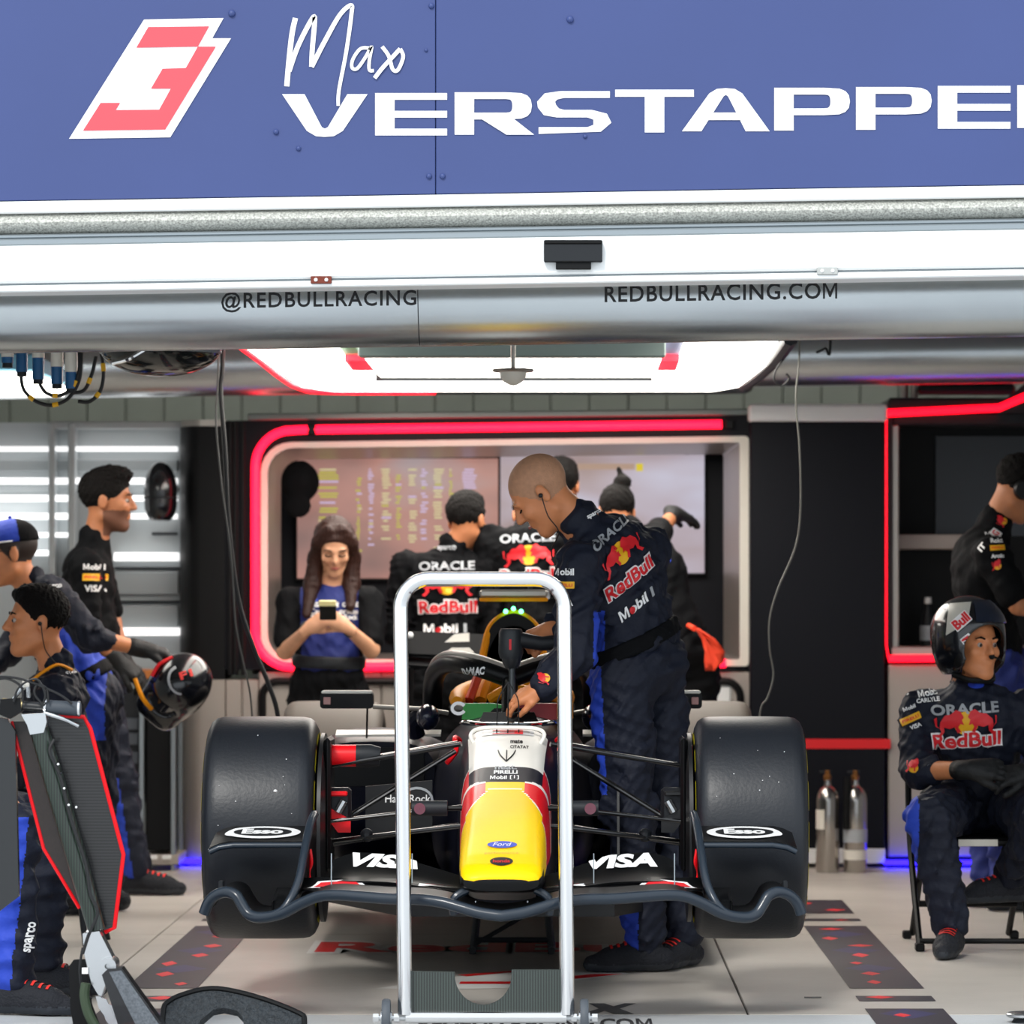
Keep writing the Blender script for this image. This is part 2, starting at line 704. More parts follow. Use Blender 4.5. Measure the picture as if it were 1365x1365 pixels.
M_floor = mat('painted_concrete', 0xbdb7af, 0.38, bump=0.04, bs=30, var=0.10, vs=2.2, spec=0.4)
M_pit = mat('pit_lane_concrete', 0xb9bcbe, 0.6, bump=0.1, bs=40, var=0.08, vs=3)
M_wallg = mat('grey_cladding', 0x8b938c, 0.55, var=.05)
M_white = mat('white_paint', 0xf2f3f2, 0.35)
M_cream = mat('cream_paint', 0xe9e4d8, 0.4)
M_galv = mat('galvanised_steel', 0xb4b5ae, 0.6, 0.25, var=0.45, vs=160, bump=.15, bs=180)
M_ridge = mat('grey_aluminium', 0x9aa3a8, 0.35, 0.7)
M_duct = mat('spiral_duct_steel', 0xc3c9cc, 0.27, 0.95, var=0.05, vs=3, bump=.01, bs=20)
M_black = mat('black_satin', 0x060709, 0.5, spec=.25)
M_navy = mat('navy_panel', 0x090b14, 0.5, spec=.2)
M_dark = mat('dark_grey_plastic', 0x202327, 0.5, spec=.3)
M_silver = mat('brushed_silver', 0xb9b3ab, 0.35, 0.75)
M_taupe = mat('taupe_panel', 0xaba39b, 0.45, .25)
M_chrome = mat('polished_chrome', 0xe6e6e6, 0.07, 1.0)
M_red = mat('red_paint', 0xe0131b, 0.4)
M_neon = mat('pink_red_neon', 0xff2040, .4, emit=0xff0f30, es=2.6)
M_neon2 = mat('deep_red_neon', 0xff2030, .4, emit=0xff0820, es=2.2)
M_led_blue = mat('blue_led', 0x2a20ff, .4, emit=0x2010ff, es=5)
M_lamp = mat('lamp_diffuser', 0xffffff, .4, emit=0xfffaf0, es=5.0)
M_banner = mat('banner_vinyl', 0x3a4a80, 0.5, var=.05, vs=1.2, bump=.02, bs=3)
M_text_w = mat('white_print', 0xf6f6f6, 0.5)
M_text_k = mat('black_print', 0x14161a, 0.5)
M_text_r = mat('red_print', 0xe0202a, 0.5)
M_pinkred = mat('banner_red_print', 0xe8515c, 0.55)
M_text_y = mat('yellow_print', 0xf5b81a, 0.5)
M_text_b = mat('blue_print', 0x2b48c0, 0.5)
M_text_g = mat('grey_print', 0xa9adb2, 0.5)
M_cable = mat('black_cable', 0x111214, 0.5)
M_lightgrey = mat('light_grey_panel', 0xa6acae, 0.5)

# floor: a base with large panels
b = MB().box(-12, 13, -45, 8.4, -0.2, -0.006)
floor = struct(b.build('floor', mat('joint_filler', 0x4e4b47, .8)))
xs = [-9.6, -5.5, -3.4, -1.335, 0.74, 2.81, 4.9, 9.5]
ys = [-0.62, 2.35, 5.35, 8.35]
for i in range(len(xs) - 1):
    for j in range(len(ys) - 1):
        MB().box(xs[i] + .003, xs[i + 1] - .003, ys[j] + .003, ys[j + 1] - .003, -0.05, 0, .002).build('floor_panel', M_floor, floor)
MB().box(-12, 13, -45, -0.626, -0.05, 0).build('pit_lane_apron', M_pit, floor)

b = MB().box(-3.5, -3.3, -.55, 8.3, 0, 2.9); struct(b.build('wall_left', M_lightgrey))
b = MB().box(3.6, 3.8, -.55, 8.3, 0, 2.9); struct(b.build('wall_right', M_lightgrey))
wb = struct(MB().box(-3.5, 3.8, 8.22, 8.4, 0, 2.9).build('wall_back', mat('wall_base', 0x6d746e, .7)))
x = -3.28
while x < 3.5:
    MB().box(x, x + .196, 8.19, 8.23, 0.02, 2.85, .006).build('cladding_panel', M_wallg, wb)
    x += .2
struct(MB().box(-3.5, 3.8, -.35, 8.4, 2.9, 3.0).build('ceiling', mat('ceiling_grey', 0x8a8d8c, .8)))


def fz(py, Y=YF): return at(682.5, py, Y).z


def frow(name, py0, py1, y0, y1, m, b=.004):
    return struct(MB().box(-6, 6.5, y0, y1, fz(py1, y0), fz(py0, y0), b, sl=SL).build(name, m))


struct(MB().box(-6, 6.5, -.5, -.3, 2.32, 4.3, sl=SL).build('wall_front', M_white))
struct(MB().box(-6, -3.3, -.5, -.3, 0, 2.6).build('wall_front_left', M_white))
struct(MB().box(3.6, 6.5, -.5, -.3, 0, 2.6).build('wall_front_right', M_white))
frow('trim_1', 258, 274, -.63, -.5, M_white)
# galvanised channel: rounded bulge
b = MB()
ring = []
za, zb_ = fz(302), fz(274)
prof = [(-.5, zb_), (-.60, zb_)] + [(-.60 - .035 * math.sin(PI * t / 8), zb_ + (za - zb_) * t / 8) for t in range(1, 8)] + [(-.6, za), (-.5, za)]
for X in (-6, 6.5):
    ring.append([(X, y, z + SL * X) for y, z in prof])
struct(b.loft(ring).build('trim_2', M_galv))
frow('trim_3', 302, 308, -.62, -.5, M_ridge)
frow('trim_4', 308, 317, -.635, -.5, M_ridge)
frow('trim_5', 317, 367, -.66, -.5, mat('white_beam_enamel', 0xf4f6f5, .3), .006)
frow('trim_6', 367, 370, -.64, -.5, M_ridge, .001)
frow('trim_7', 370, 379, -.66, -.5, M_white)

# ------------------------------------------------------------------ the driver banner
ban = thing('driver_banner', 'blue vinyl name banner above the garage opening with number three emblem', 'banner', (0, YF - .03, fz(258)))
b = MB()
for k, (x0, x1) in enumerate(((-6, at(581, 0, YF).x - .001), (at(581, 0, YF).x + .001, 6.5))):
    pl = MB().box(x0, x1, -.62, -.5, fz(258), 4.2, .002, sl=SL).build('vinyl_sheet', M_banner, ban)
for (px, py, r) in ((309, 18, 5), (368, 176, 4), (398, 198, 3.5), (572, 235, 4), (590, 235, 4), (760, 26, 5), (575, 8, 4), (780, 182, 3), (568, 67, 2.5)):
    MB().ball(at(px, py, -.621), r / 440, 10, 6).build('rivet', M_banner, ban)


def pxflat(name, shape, Y, m, parent):
    if not isinstance(shape, list): shape = [shape]
    P = []; Q = []
    for k, (v, f) in enumerate(shape):
        n = len(P)
        P += [at(x, y, Y - .0008 * k) for x, y in v]; Q += [tuple(i + n for i in reversed(q)) for q in f]
    return mkobj(name, P, Q, m, parent, smooth=0)


def LL(*a):
    out = []
    for q in a: out += q if isinstance(q, list) else [q]
    return out


def q2(*pts): return [(x / 1.9985, y / 1.9985) for x, y in pts]


em = pxflat('number_emblem', poly2d([(192, 26), (298, 24), (283, 51), (308, 51), (227, 183), (92, 185)]), -.6225, M_text_w, ban)
pxflat('numeral_bar', poly2d(q2((395, 72), (557, 70), (527, 124), (363, 127))), -.6245, M_pinkred, em)
pxflat('numeral_hook', poly2d(q2((527, 124), (575, 124), (440, 345), (221, 348), (268, 274), (320, 274), (308, 293), (424, 292), (455, 236), (402, 236), (433, 183), (495, 181))), -.6245, M_pinkred, em)
sig = LL(stroke2d(q2((787, 48), (778, 90), (770, 160), (764, 230)), 7), stroke2d(q2((770, 190), (795, 120), (833, 48), (838, 60), (832, 130), (830, 178)), 6.5),
             stroke2d(q2((830, 178), (865, 110), (905, 40), (935, 14), (936, 40), (922, 140), (903, 240), (901, 282)), (6.5, 4.5)),
             stroke2d(q2((985, 128), (960, 130), (940, 158), (938, 180), (952, 182), (975, 150), (990, 124), (984, 160), (984, 186), (996, 188)), 4.5),
             stroke2d(q2((1018, 124), (1036, 150), (1046, 184), (1060, 186), (1074, 152), (1066, 130)), 5),
             stroke2d(q2((1066, 130), (1040, 158), (1018, 182), (998, 208)), 5.5))
pxflat('signature_lettering', sig, -.6225, M_text_w, ban)


def L_E(x, w, y, h): return poly2d([(x, y), (x + w, y), (x + w, y + 9), (x + 26, y + 9), (x + 26, y + h / 2 - 4.5), (x + w, y + h / 2 - 4.5), (x + w, y + h / 2 + 4.5), (x + 26, y + h / 2 + 4.5), (x + 26, y + h - 9), (x + w, y + h - 9), (x + w, y + h), (x, y + h)])


def bowl(x0, x1, y0, y1, t, ts, n=8):
    """D-shaped bowl open to the left, outer and inner outlines"""
    A = [(x0, y0)]; B = [(x0, y0 + t)]
    r = (y1 - y0) / 2; cy = (y0 + y1) / 2
    rx = r * 1.9
    for i in range(n + 1):
        a = -PI / 2 + PI * i / n
        sx = abs(math.cos(a)) ** .55 * (1 if math.cos(a) >= 0 else -1)
        sy = abs(math.sin(a)) ** .8 * (1 if math.sin(a) >= 0 else -1)
        A.append((x1 - rx + rx * sx, cy + r * sy))
        B.append((x1 - rx + (rx - ts) * sx, cy + (r - t) * sy))
    A.append((x0, y1)); B.append((x0, y1 - t))
    return strip2d(A, B)


def L_P(x, w, y, h): return LL(poly2d([(x, y), (x + 26, y), (x + 26, y + h), (x, y + h)]), bowl(x + 20, x + w, y, y + h * .64, 9, 26))


def L_R(x, w, y, h): return LL(L_P(x, w, y, h), poly2d([(x + w - 56, y + h * .55), (x + w - 26, y + h * .6), (x + w + 3, y + h), (x + w - 34, y + h), (x + w - 70, y + h * .6)]))


def L_S(x, w, y, h):
    t = 9
    A = [(x + w - 2, y), (x + 30, y), (x + 10, y + 3), (x, y + 14), (x + 1, y + 22), (x + 9, y + 32), (x + 26, y + 35), (x + w - 32, y + 35), (x + w - 24, y + 38), (x + w - 24, y + 45), (x + w - 32, y + h - 9), (x + 2, y + h - 9)]
    B = [(x + w - 2, y + 9), (x + 36, y + 9), (x + 27, y + 11), (x + 24, y + 14), (x + 25, y + 18), (x + 29, y + 23), (x + 36, y + 25), (x + w - 26, y + 25), (x + w - 6, y + 30), (x + w, y + 42), (x + w - 14, y + h - 3), (x + 2, y + h)]
    return strip2d(A, B)


def L_T(x, w, y, h): return poly2d([(x, y), (x + w, y), (x + w, y + 9.5), (x + w / 2 + 13, y + 9.5), (x + w / 2 + 13, y + h), (x + w / 2 - 13, y + h), (x + w / 2 - 13, y + 9.5), (x, y + 9.5)])


def L_A(x, w, y, h):
    c = x + w / 2
    out = [(x, y + h), (c - 22, y + 7), (c - 12, y + 1), (c, y), (c + 12, y + 1), (c + 22, y + 7), (x + w, y + h), (x + w - 32, y + h), (c + 3, y + 11), (c, y + 9), (c - 3, y + 11), (x + 26, y + h)]
    return LL(poly2d(out), poly2d([(c - 27, y + h - 25), (c + 27, y + h - 25), (c + 27, y + h - 15), (c - 27, y + h - 15)]))


def L_V(x, w, y, h):
    c = x + w / 2
    return poly2d([(x, y), (x + 30, y), (c - 4, y + h - 13), (c, y + h - 11), (c + 4, y + h - 13), (x + w - 27, y), (x + w, y), (c + 24, y + h - 8), (c + 12, y + h - 1), (c, y + h), (c - 12, y + h - 1), (c - 24, y + h - 8)])


def L_N(x, w, y, h): return poly2d([(x, y), (x + 26, y), (x + w - 26, y + h - 20), (x + w - 26, y), (x + w, y), (x + w, y + h), (x + w - 22, y + h), (x + 26, y + 22), (x + 26, y + h), (x, y + h)])


for fn, x, w, y, h in ((L_V, 376, 114, 125.5, 57), (L_E, 500, 96, 124, 56.5), (L_R, 606, 103, 123, 56.5), (L_S, 716, 99, 121.5, 57), (L_T, 820, 105, 119.5, 57),
                       (L_A, 909, 117, 117.5, 57.5), (L_P, 1032, 101, 117, 57), (L_P, 1141, 101, 116, 57), (L_E, 1250, 97, 114.5, 57), (L_N, 1356, 104, 113.5, 57)):
    pxflat('letter', fn(x, w, y, h), -.6225, M_text_w, ban)

# small fittings on the white beam
hb = thing('shutter_control_box', 'black shutter bracket fixed on the white beam above the duct', 'bracket', at(764, 360, -.7))
o = at(725, 349, -.69); p = at(803, 320, -.69)
MB().box(o.x, p.x, -.69, -.66, o.z, p.z, .003).build('housing', M_dark, hb)
MB().box(o.x, p.x, -.695, -.66, p.z - .012, p.z, .003).build('top_lip', M_black, hb)
o = at(741, 359, -.68); p = at(788, 349, -.68)
MB().box(o.x, p.x, -.68, -.66, o.z, p.z, .002).build('lower_tongue', M_black, hb)
for (px, py, w, c, lab) in ((428, 373, 14, 0x7a3a2c, 'small rust-brown latch plate on the lower edge of the white beam'), (1103, 361, 14, 0xb9bbb8, 'small silver latch plate on the lower edge of the white beam')):
    lt = thing('latch_plate', lab, 'latch', at(px, py + 5, -.665), 'latch plates under the white beam')
    a = at(px - w, py + 5, -.668); q = at(px + w, py - 5, -.668)
    MB().box(a.x, q.x, -.668, -.66, a.z, q.z, .002).build('plate', mat('latch_%x' % c, c, .5, .5), lt)
    for s in (-1, 1):
        MB().ball(at(px + s * 7, py, -.668), .006, 8, 5).build('screw', M_white, lt)

# ------------------------------------------------------------------ ducts
Rd = .14
dz = at(682, 401, -.1).z
dcx = lambda X: V((X, -.1, dz + SL * (X - 0)))
duct = thing('front_duct', 'long round steel duct with web address lettering just inside the opening', 'duct', (0, -.1, dz - Rd))
seams = [-3.25, at(557, 400, -.24).x, 3.5]
for i in range(2):
    MB().tube([dcx(seams[i] + .0015), dcx(seams[i + 1] - .0015)], Rd, 64).build('duct_section', M_duct, duct)
MB().tube([dcx(seams[1] - .004), dcx(seams[1] + .004)], Rd - .003, 64).build('joint_ring', M_dark, duct)


def duct_text(s, px0, px1, h, sp):
    v, f = densify(text2d(s, .014, 0, sp), .25)
    w = v[:, 0].max()
    x0 = at(px0, 400, -.24).x; x1 = at(px1, 400, -.24).x
    k = (x1 - x0) / w
    out = []
    pyc = 401 if px0 < 500 else 389.5
    zc = at((px0 + px1) / 2, pyc, -.24).z - (dz + SL * (x0 + x1) / 2)
    for x, y in v:
        X = x0 + x * k
        a = (zc + (y - .5) * h) / Rd
        c = dcx(X)
        out.append(c + V((0, -math.cos(a), math.sin(a))) * (Rd + .0015))
    mkobj('web_lettering', out, f, M_text_k, duct, smooth=0)


duct_text('@REDBULLRACING', 295, 555, .064, 1.12)
duct_text('REDBULLRACING.COM', 806, 1116, .052, 1.1)

rd = thing('rear_duct', 'round steel duct running across the back above the monitor booth', 'duct', (0, 5.85, 2.22))
for (x0, x1) in ((-3.28, -.9), (-.895, .9), (.905, 2.31), (2.315, 3.58)):
    MB().tube([(x0, 5.85, 2.365 + SL * x0), (x1, 5.85, 2.365 + SL * x1)], .15, 48).build('duct_section', M_duct, rd)
MB().tube([(2.30, 5.85, 2.365 + SL * 2.3), (2.325, 5.85, 2.365 + SL * 2.3)], .153, 48).build('joint_ring', M_ridge, rd)

# ------------------------------------------------------------------ ceiling light
LZ = 2.2


def lx(px, Y): return at(px, 800, Y).x


cl = thing('ceiling_light', 'large glowing white ceiling light with red edge line above the car', 'ceiling light', (0, 3.85, LZ))
sl_ = [(lx(316, 2.1), 2.1), (lx(440, 2.1), 2.1), (lx(472, 4.2), 4.25), (lx(1000, 5.6) * 0 + lx(900, 4.2), 4.25), (lx(915, 2.1), 2.1), (lx(1037, 2.1), 2.1), (1.0, 3.6), (.96, 5.2), (.86, 5.6), (-.86, 5.6), (-.98, 5.2), (-1.0, 3.6)]
MB().prism(sl_, (0, 0, LZ), (1, 0, 0), (0, 1, 0), (0, 0, .05)).build('outer_diffuser', M_lamp, cl)
MB().box(lx(480, 2.5), lx(885, 2.5), 2.45, 4.05, LZ - .02, LZ + .03, .01).build('inner_diffuser', M_lamp, cl)
MB().box(lx(478, 2.4), lx(887, 2.4), 2.34, 2.45, LZ - .035, LZ + .035, .005).build('front_bar', mat('bar_grey_green', 0x9fb0aa, .4, .3), cl)
MB().box(lx(500, 4.0), lx(870, 4.0), 4.05, 4.08, LZ - .035, LZ + .02).build('rear_bar', M_dark, cl)
for (px, c, nm) in ((458, 0x3c6a4c, 'green_corner_block'), (900, 0x46506a, 'grey_corner_block')):
    X = lx(px, 2.9)
    MB().box(X - .06, X + .05, 2.2, 3.3, LZ + .03, LZ + .07).build(nm, mat('corner_%x' % c, c, .5), cl)
    MB().box(X - .06, X + .07, 3.3, 4.0, LZ + .005, LZ + .04).build('red_corner_strip', M_neon2, cl)
edge = smooth_path([(-1.025, 2.1, LZ), (-1.02, 3.2, LZ), (-1.02, 4.4, LZ), (-1.0, 5.2, LZ), (-.9, 5.62, LZ), (-.4, 5.64, LZ)], 6)
MB().tube(edge, .012, 8).build('red_edge_line', M_neon2, cl)
edge = smooth_path([(1.02, 2.1, LZ + .02), (1.03, 3.6, LZ + .02), (.99, 5.2, LZ + .02), (.88, 5.64, LZ + .02), (-.4, 5.66, LZ + .02)], 6)
MB().tube(edge, .03, 8).build('dark_rim', M_dark, cl)
MB().box(-.95, .95, 2.12, 5.55, LZ + .05, LZ + .12, .01).build('housing', M_dark, cl)
for X in (-.7, .7):
    MB().tube([(X, 3.8, LZ + .1), (X, 3.8, 2.92)], .012, 8).build('hanger_rod', M_ridge, cl)
# smoke-detector-like dome under the light
dm = thing('dome_sensor', 'white dome sensor hanging under the ceiling light on a short rod', 'sensor', at(684, 514, 1.7))
c = at(684, 494, 1.7)
MB().lathe([(0.001, .006), (.072, .006), (.076, 0), (.07, -.006), (.001, -.006)], c, (0, 0, 1), 24).build('base_disc', M_silver, dm)
MB().lathe([(.048, -.006), (.047, -.022), (.035, -.04), (.015, -.052), (.001, -.055)], c, (0, 0, 1), 24).build('dome', M_cream, dm)
MB().tube([c, V((c.x, c.y, 2.9))], .009, 8).build('rod', M_silver, dm)
MB().lathe([(.001, .0), (.05, 0), (.05, .01), (.001, .012)], c + V((0, 0, .125)), (0, 0, 1), 20).build('rod_flange', M_silver, dm)

# left neighbouring lamp seen at the edge
l2 = thing('strip_lamp', 'bright white strip lamp at the left edge behind the air couplings', 'lamp', at(20, 530, 4.2))
a = at(-160, 529, 4.2); q = at(88, 500, 4.2)
MB().box(a.x, q.x, 3.2, 4.2, a.z, a.z + .05, .01).build('diffuser', M_lamp, l2)
MB().box(a.x, q.x, 3.2, 4.2, a.z + .05, a.z + .12, .01).build('housing', mat('pale_blue_plastic', 0x7fc3dd, .5), l2)
MB().tube([(a.x + .3, 3.7, a.z + .1), (a.x + .3, 3.7, 2.92)], .01, 6).build('hanger_rod', M_ridge, l2)

bl = thing('added_batten_lamp', 'long white batten lamp on the ceiling behind the rear duct', 'lamp', (0, 7.3, 2.8))  # added lamp, hidden from the camera, to brighten the back cladding
MB().box(-2.9, 3.2, 7.25, 7.4, 2.80, 2.84, .005).build('diffuser', M_lamp, bl)
MB().box(-2.95, 3.25, 7.22, 7.43, 2.84, 2.897, .005).build('housing', M_white, bl)

# ------------------------------------------------------------------ monitor booth
booth = thing('monitor_booth', 'black monitor booth with a pink neon rounded frame behind the car', 'booth', (0, YB, 0))


def bx(px, Y=YB): return at(px, 0, Y).x


def bz(py, Y=YB): return at(0, py, Y).z


def ringplate(b, outer, inner, y0, y1):
    R = [[(x, y0, z) for x, z in inner], [(x, y0, z) for x, z in outer], [(x, y1, z) for x, z in outer], [(x, y1, z) for x, z in inner]]
    b.loft(R, cap=False, wrap=True)
    return b


SLB = 0.014


def tilt(P): return [(x, z + SLB * (x + .2) * max(0, min(1, (z - .95) / 1.1))) for x, z in P]


RR = (.16, .02, .02, .16)
outer = tilt(rrect(bx(300), bx(1001), bz(893), bz(556), .01, 6))
inner = tilt(rrect(bx(352), bx(992), bz(884), bz(590), .1, 6, (.13, .015, .015, .13)))
ringplate(MB(), outer, inner, YB, YB + .3).build('booth_surround', M_navy, booth)
inner2 = tilt(rrect(bx(348), bx(998), bz(888), bz(586), .1, 6, (.14, .02, .02, .14)))
inner3 = tilt(rrect(bx(357), bx(986), bz(879), bz(594), .1, 6, (.12, .012, .012, .12)))
ringplate(MB(), inner2, inner3, YB - .012, YB + .02).build('pale_window_bead', M_cream, booth)
inner4 = tilt(rrect(bx(368), bx(968), bz(872), bz(606), .1, 6, (.10, .012, .012, .10)))
R = [[(x, YB + .01, z) for x, z in inner3], [(x, YB + .3, z) for x, z in inner4], [(x, YB + .34, z) for x, z in inner4], [(x, YB + .02, z) for x, z in inner2]]
MB().loft(R, cap=False, wrap=True).build('silver_reveal', M_silver, booth)
MB().box(bx(330), bx(1002), YB + .62, YB + .66, bz(900), bz(560)).build('back_panel', M_navy, booth)
MB().box(bx(330), bx(1002), YB + .3, YB + .66, bz(592), bz(560)).build('top_soffit', M_navy, booth)
MB().box(bx(330), bx(352), YB + .3, YB + .66, bz(900), bz(560)).build('side_cheek', M_navy, booth)
MB().box(bx(985), bx(1002), YB + .3, YB + .66, bz(900), bz(560)).build('side_cheek', M_navy, booth)
MB().box(bx(330), bx(1002), YB + .3, YB + .66, bz(905), bz(880)).build('desk_ledge', M_silver, booth)
# top edge and roof strip
MB().box(bx(330), bx(1001), YB - .02, YB + .5, bz(557), bz(548), .005, sl=.01).build('roof_strip', mat('grey_green_trim', 0x6c7672, .35, .5), booth)
# soffit light bar inside the window
MB().box(bx(490), bx(900), YB + .33, YB + .38, bz(601), bz(597), .003, sl=.012).build('soffit_light_bar', mat('dim_bar', 0xffffff, .4, emit=0xfff2ea, es=1.6), booth)
# neon tube
def bp(px, py): return V((bx(px), YB - .03, bz(py)))


nr = .17
npath = [bp(962, 566), bp(700, 569.5), bp(420, 573)]
MB().tube(npath, .021, 12).build('neon_tube_top', M_neon, booth)
path = [bp(412, 573)]
c = bp(385, 573) + V((0, 0, 0))
x0 = bx(341); zt = bz(574); zbm = bz(889)
for i in range(9):
    a = PI / 2 + PI / 2 * i / 8
    path.append(V((x0 + nr + nr * math.cos(a), YB - .03, zt - nr + nr * math.sin(a))))
for i in range(9):
    a = PI + PI / 2 * i / 8
    path.append(V((x0 + nr + nr * math.cos(a), YB - .03, zbm + nr + nr * math.sin(a))))
path.append(bp(440, 889))
MB().tube(path, .021, 12).build('neon_tube_corner', M_neon, booth)
MB().tube([bp(478, 889), bp(553, 888)], .021, 12).build('neon_tube_lower', M_neon, booth)
MB().tube([bp(935, 884.5), bp(967, 884)], .021, 12).build('neon_tube_lower', M_neon, booth)
for px, py in ((416, 573), (972, 566)):
    p = bp(px, py)
    MB().box(p.x - .02, p.x + .02, YB - .05, YB, p.z - .022, p.z + .022, .004).build('neon_clip', M_black, booth)
# rounded black pillar at the left end with steel cap
pil = []
for i in range(13):
    a = PI / 2 + PI * i / 12
    pil.append((bx(262) + .1 * math.cos(a) * 1.0, YB + .18 + .2 * math.sin(a)))
pil += [(bx(300), YB - .02), (bx(300), YB + .38)]
# outline order: arc on left, then right edge
arc = [(bx(268) - .115 * math.sin(PI * i / 12), YB + .19 - .2 * math.cos(PI * i / 12)) for i in range(13)]
poly = [(bx(300), YB - .01)] + arc + [(bx(300), YB + .39)]
MB().prism(poly, (0, 0, bz(905)), (1, 0, 0), (0, 1, 0), (0, 0, bz(568) - bz(905))).build('rounded_pillar', M_black, booth)
MB().prism([(bx(300) if x >= bx(300) - 1e-6 else x * 1.0 + .004, y) for x, y in poly], (0, 0, bz(568)), (1, 0, 0), (0, 1, 0), (0, 0, .03)).build('pillar_cap', M_silver, booth)
for px in (304, 311, 321):
    MB().box(bx(px), bx(px + 6), YB - .012, YB + .05, bz(900), bz(562), .003).build('vertical_fin', M_black, booth)
# lower part: silver rounded cabinet end and fronts
MB().prism([(x, y) for x, y in poly], (0, 0, .0), (1, 0, 0), (0, 1, 0), (0, 0, bz(906))).build('rounded_end_cabinet', M_taupe, booth)
for (p0, p1) in ((301, 322), (323, 344)):
    MB().box(bx(p0), bx(p1), YB, YB + .4, .06, bz(906), .004).build('end_panel', M_taupe, booth)
for (p0, p1) in ((345, 508), (509, 672), (673, 836), (837, 1000)):
    MB().box(bx(p0), bx(p1), YB + .0, YB + .4, .06, bz(896), .004).build('cabinet_front', M_taupe, booth)
fr = [V((x, YB - .012, z)) for x, z in rrect(bx(350), bx(987), bz(1110), bz(908), .075, 6)]
MB().tube(fr, .018, 8, closed=True).build('black_drawer_frame', M_black, booth)
MB().box(bx(880), bx(975), YB - .012, YB + .01, bz(960), bz(914), .01).build('white_drawer_front', M_white, booth)
MB().box(bx(235), bx(1001), YB + .03, YB + .4, .0, .06).build('plinth', M_black, booth)
MB().box(bx(240), bx(310), YB - .03, YB + .02, .012, .035).build('blue_glow_strip', M_led_blue, booth)

# ------------------------------------------------------------------ monitors
def screen_mat(name, ramp, sx, seed):
    m = bpy.data.materials.new(name); m.use_nodes = True
    nt = m.node_tree; b = nt.nodes['Principled BSDF']
    b.inputs['Base Color'].default_value = (.02, .02, .02, 1); b.inputs['Roughness'].default_value = .25
    tc = nt.nodes.new('ShaderNodeTexCoord'); mp = nt.nodes.new('ShaderNodeMapping')
    mp.inputs['Scale'].default_value = (sx, 1, 2.2); mp.inputs['Location'].default_value = (seed, 0, seed)
    n = nt.nodes.new('ShaderNodeTexNoise'); n.inputs['Scale'].default_value = 1.3; n.inputs['Detail'].default_value = 2.5
    rp = nt.nodes.new('ShaderNodeValToRGB')
    for i, (p, c) in enumerate(ramp):
        e = rp.color_ramp.elements[i] if i < 2 else rp.color_ramp.elements.new(p)
        e.position = p; e.color = lin(c)
    nt.links.new(tc.outputs['Object'], mp.inputs['Vector']); nt.links.new(mp.outputs['Vector'], n.inputs['Vector'])
    nt.links.new(n.outputs['Fac'], rp.inputs['Fac']); nt.links.new(rp.outputs['Color'], b.inputs['Emission Color'])
    b.inputs['Emission Strength'].default_value = .62
    return m


YS = YB + .55


def sp(px, py): return at(px, py, YS)


mon = thing('timing_monitor', 'large screen with columns of timing data left of the bald mechanic', 'monitor', sp(530, 772))
a, q = sp(396, 771), sp(664, 611)
MB().box(a.x, q.x, YS, YS + .04, a.z, q.z, .003).build('screen', screen_mat('timing_screen', [(.3, 0x8c6c66), (.7, 0xa99a9c), (.5, 0xb88478)], 1.2, 3.1), mon)
MB().box(a.x - .01, q.x + .008, YS + .012, YS + .07, a.z - .012, q.z + .012, .004).build('bezel', M_black, mon)
rows = MB(); rg = random.Random(5)
cols = [(424, 452, 0), (474, 483, 0), (490, 499, 1), (508, 522, 2), (527, 536, 0), (544, 557, 2), (560, 571, 1), (577, 592, 2), (598, 606, 0), (616, 636, 1)]
for (p0, p1, k) in cols:
    for r in range(28):
        if rg.random() < .22: continue
        py = 625 + r * 4.0
        if py > 720 and rg.random() < .75: continue
        u0, u1 = sp(p0 + rg.random() * 3, py), sp(p1 - rg.random() * 5, py + 2.2)
        rows.cur = k if rg.random() < .8 else rg.randint(0, 2)
        rows._add([(u0.x, YS - .002, u0.z), (u1.x, YS - .002, u0.z), (u1.x, YS - .002, u1.z), (u0.x, YS - .002, u1.z)], [(0, 1, 2, 3)])
t_ = rows.build('timing_rows', [mat('lime_text', 0, .5, emit=0xc0c040, es=.65), mat('lilac_text', 0, .5, emit=0xc9b6d8, es=.7), mat('cream_text', 0, .5, emit=0xd8cf9a, es=.65)], mon, smooth=0)
t_['kind'] = 'stuff'
mon2 = thing('track_monitor', 'large screen with a pale track picture right of the bald mechanic', 'monitor', sp(800, 768))
a, q = sp(667, 764), sp(939, 606)
MB().box(a.x, q.x, YS, YS + .04, a.z, q.z, .003).build('screen', screen_mat('track_screen', [(.34, 0x9c8074), (.66, 0xc9c9de), (.5, 0xb8aab4)], .9, 9.4), mon2)
MB().box(a.x - .008, q.x + .01, YS + .012, YS + .07, a.z - .012, q.z + .012, .004).build('bezel', M_black, mon2)
a, q = sp(770, 626), sp(846, 618)
MB().box(a.x, q.x, YS - .003, YS, a.z, q.z).build('score_bar', mat('bar_pic', 0, .4, emit=0xb89a86, es=.6), mon2)
a, q = sp(848, 628), sp(857, 618)
MB().box(a.x, q.x, YS - .003, YS, a.z, q.z).build('yellow_marker', mat('mark_pic', 0, .4, emit=0xd6c01a, es=.7), mon2)
MB().ball(at(915, 597, YB + .5), .035, 12, 8).build('camera_ball', M_black, mon2)

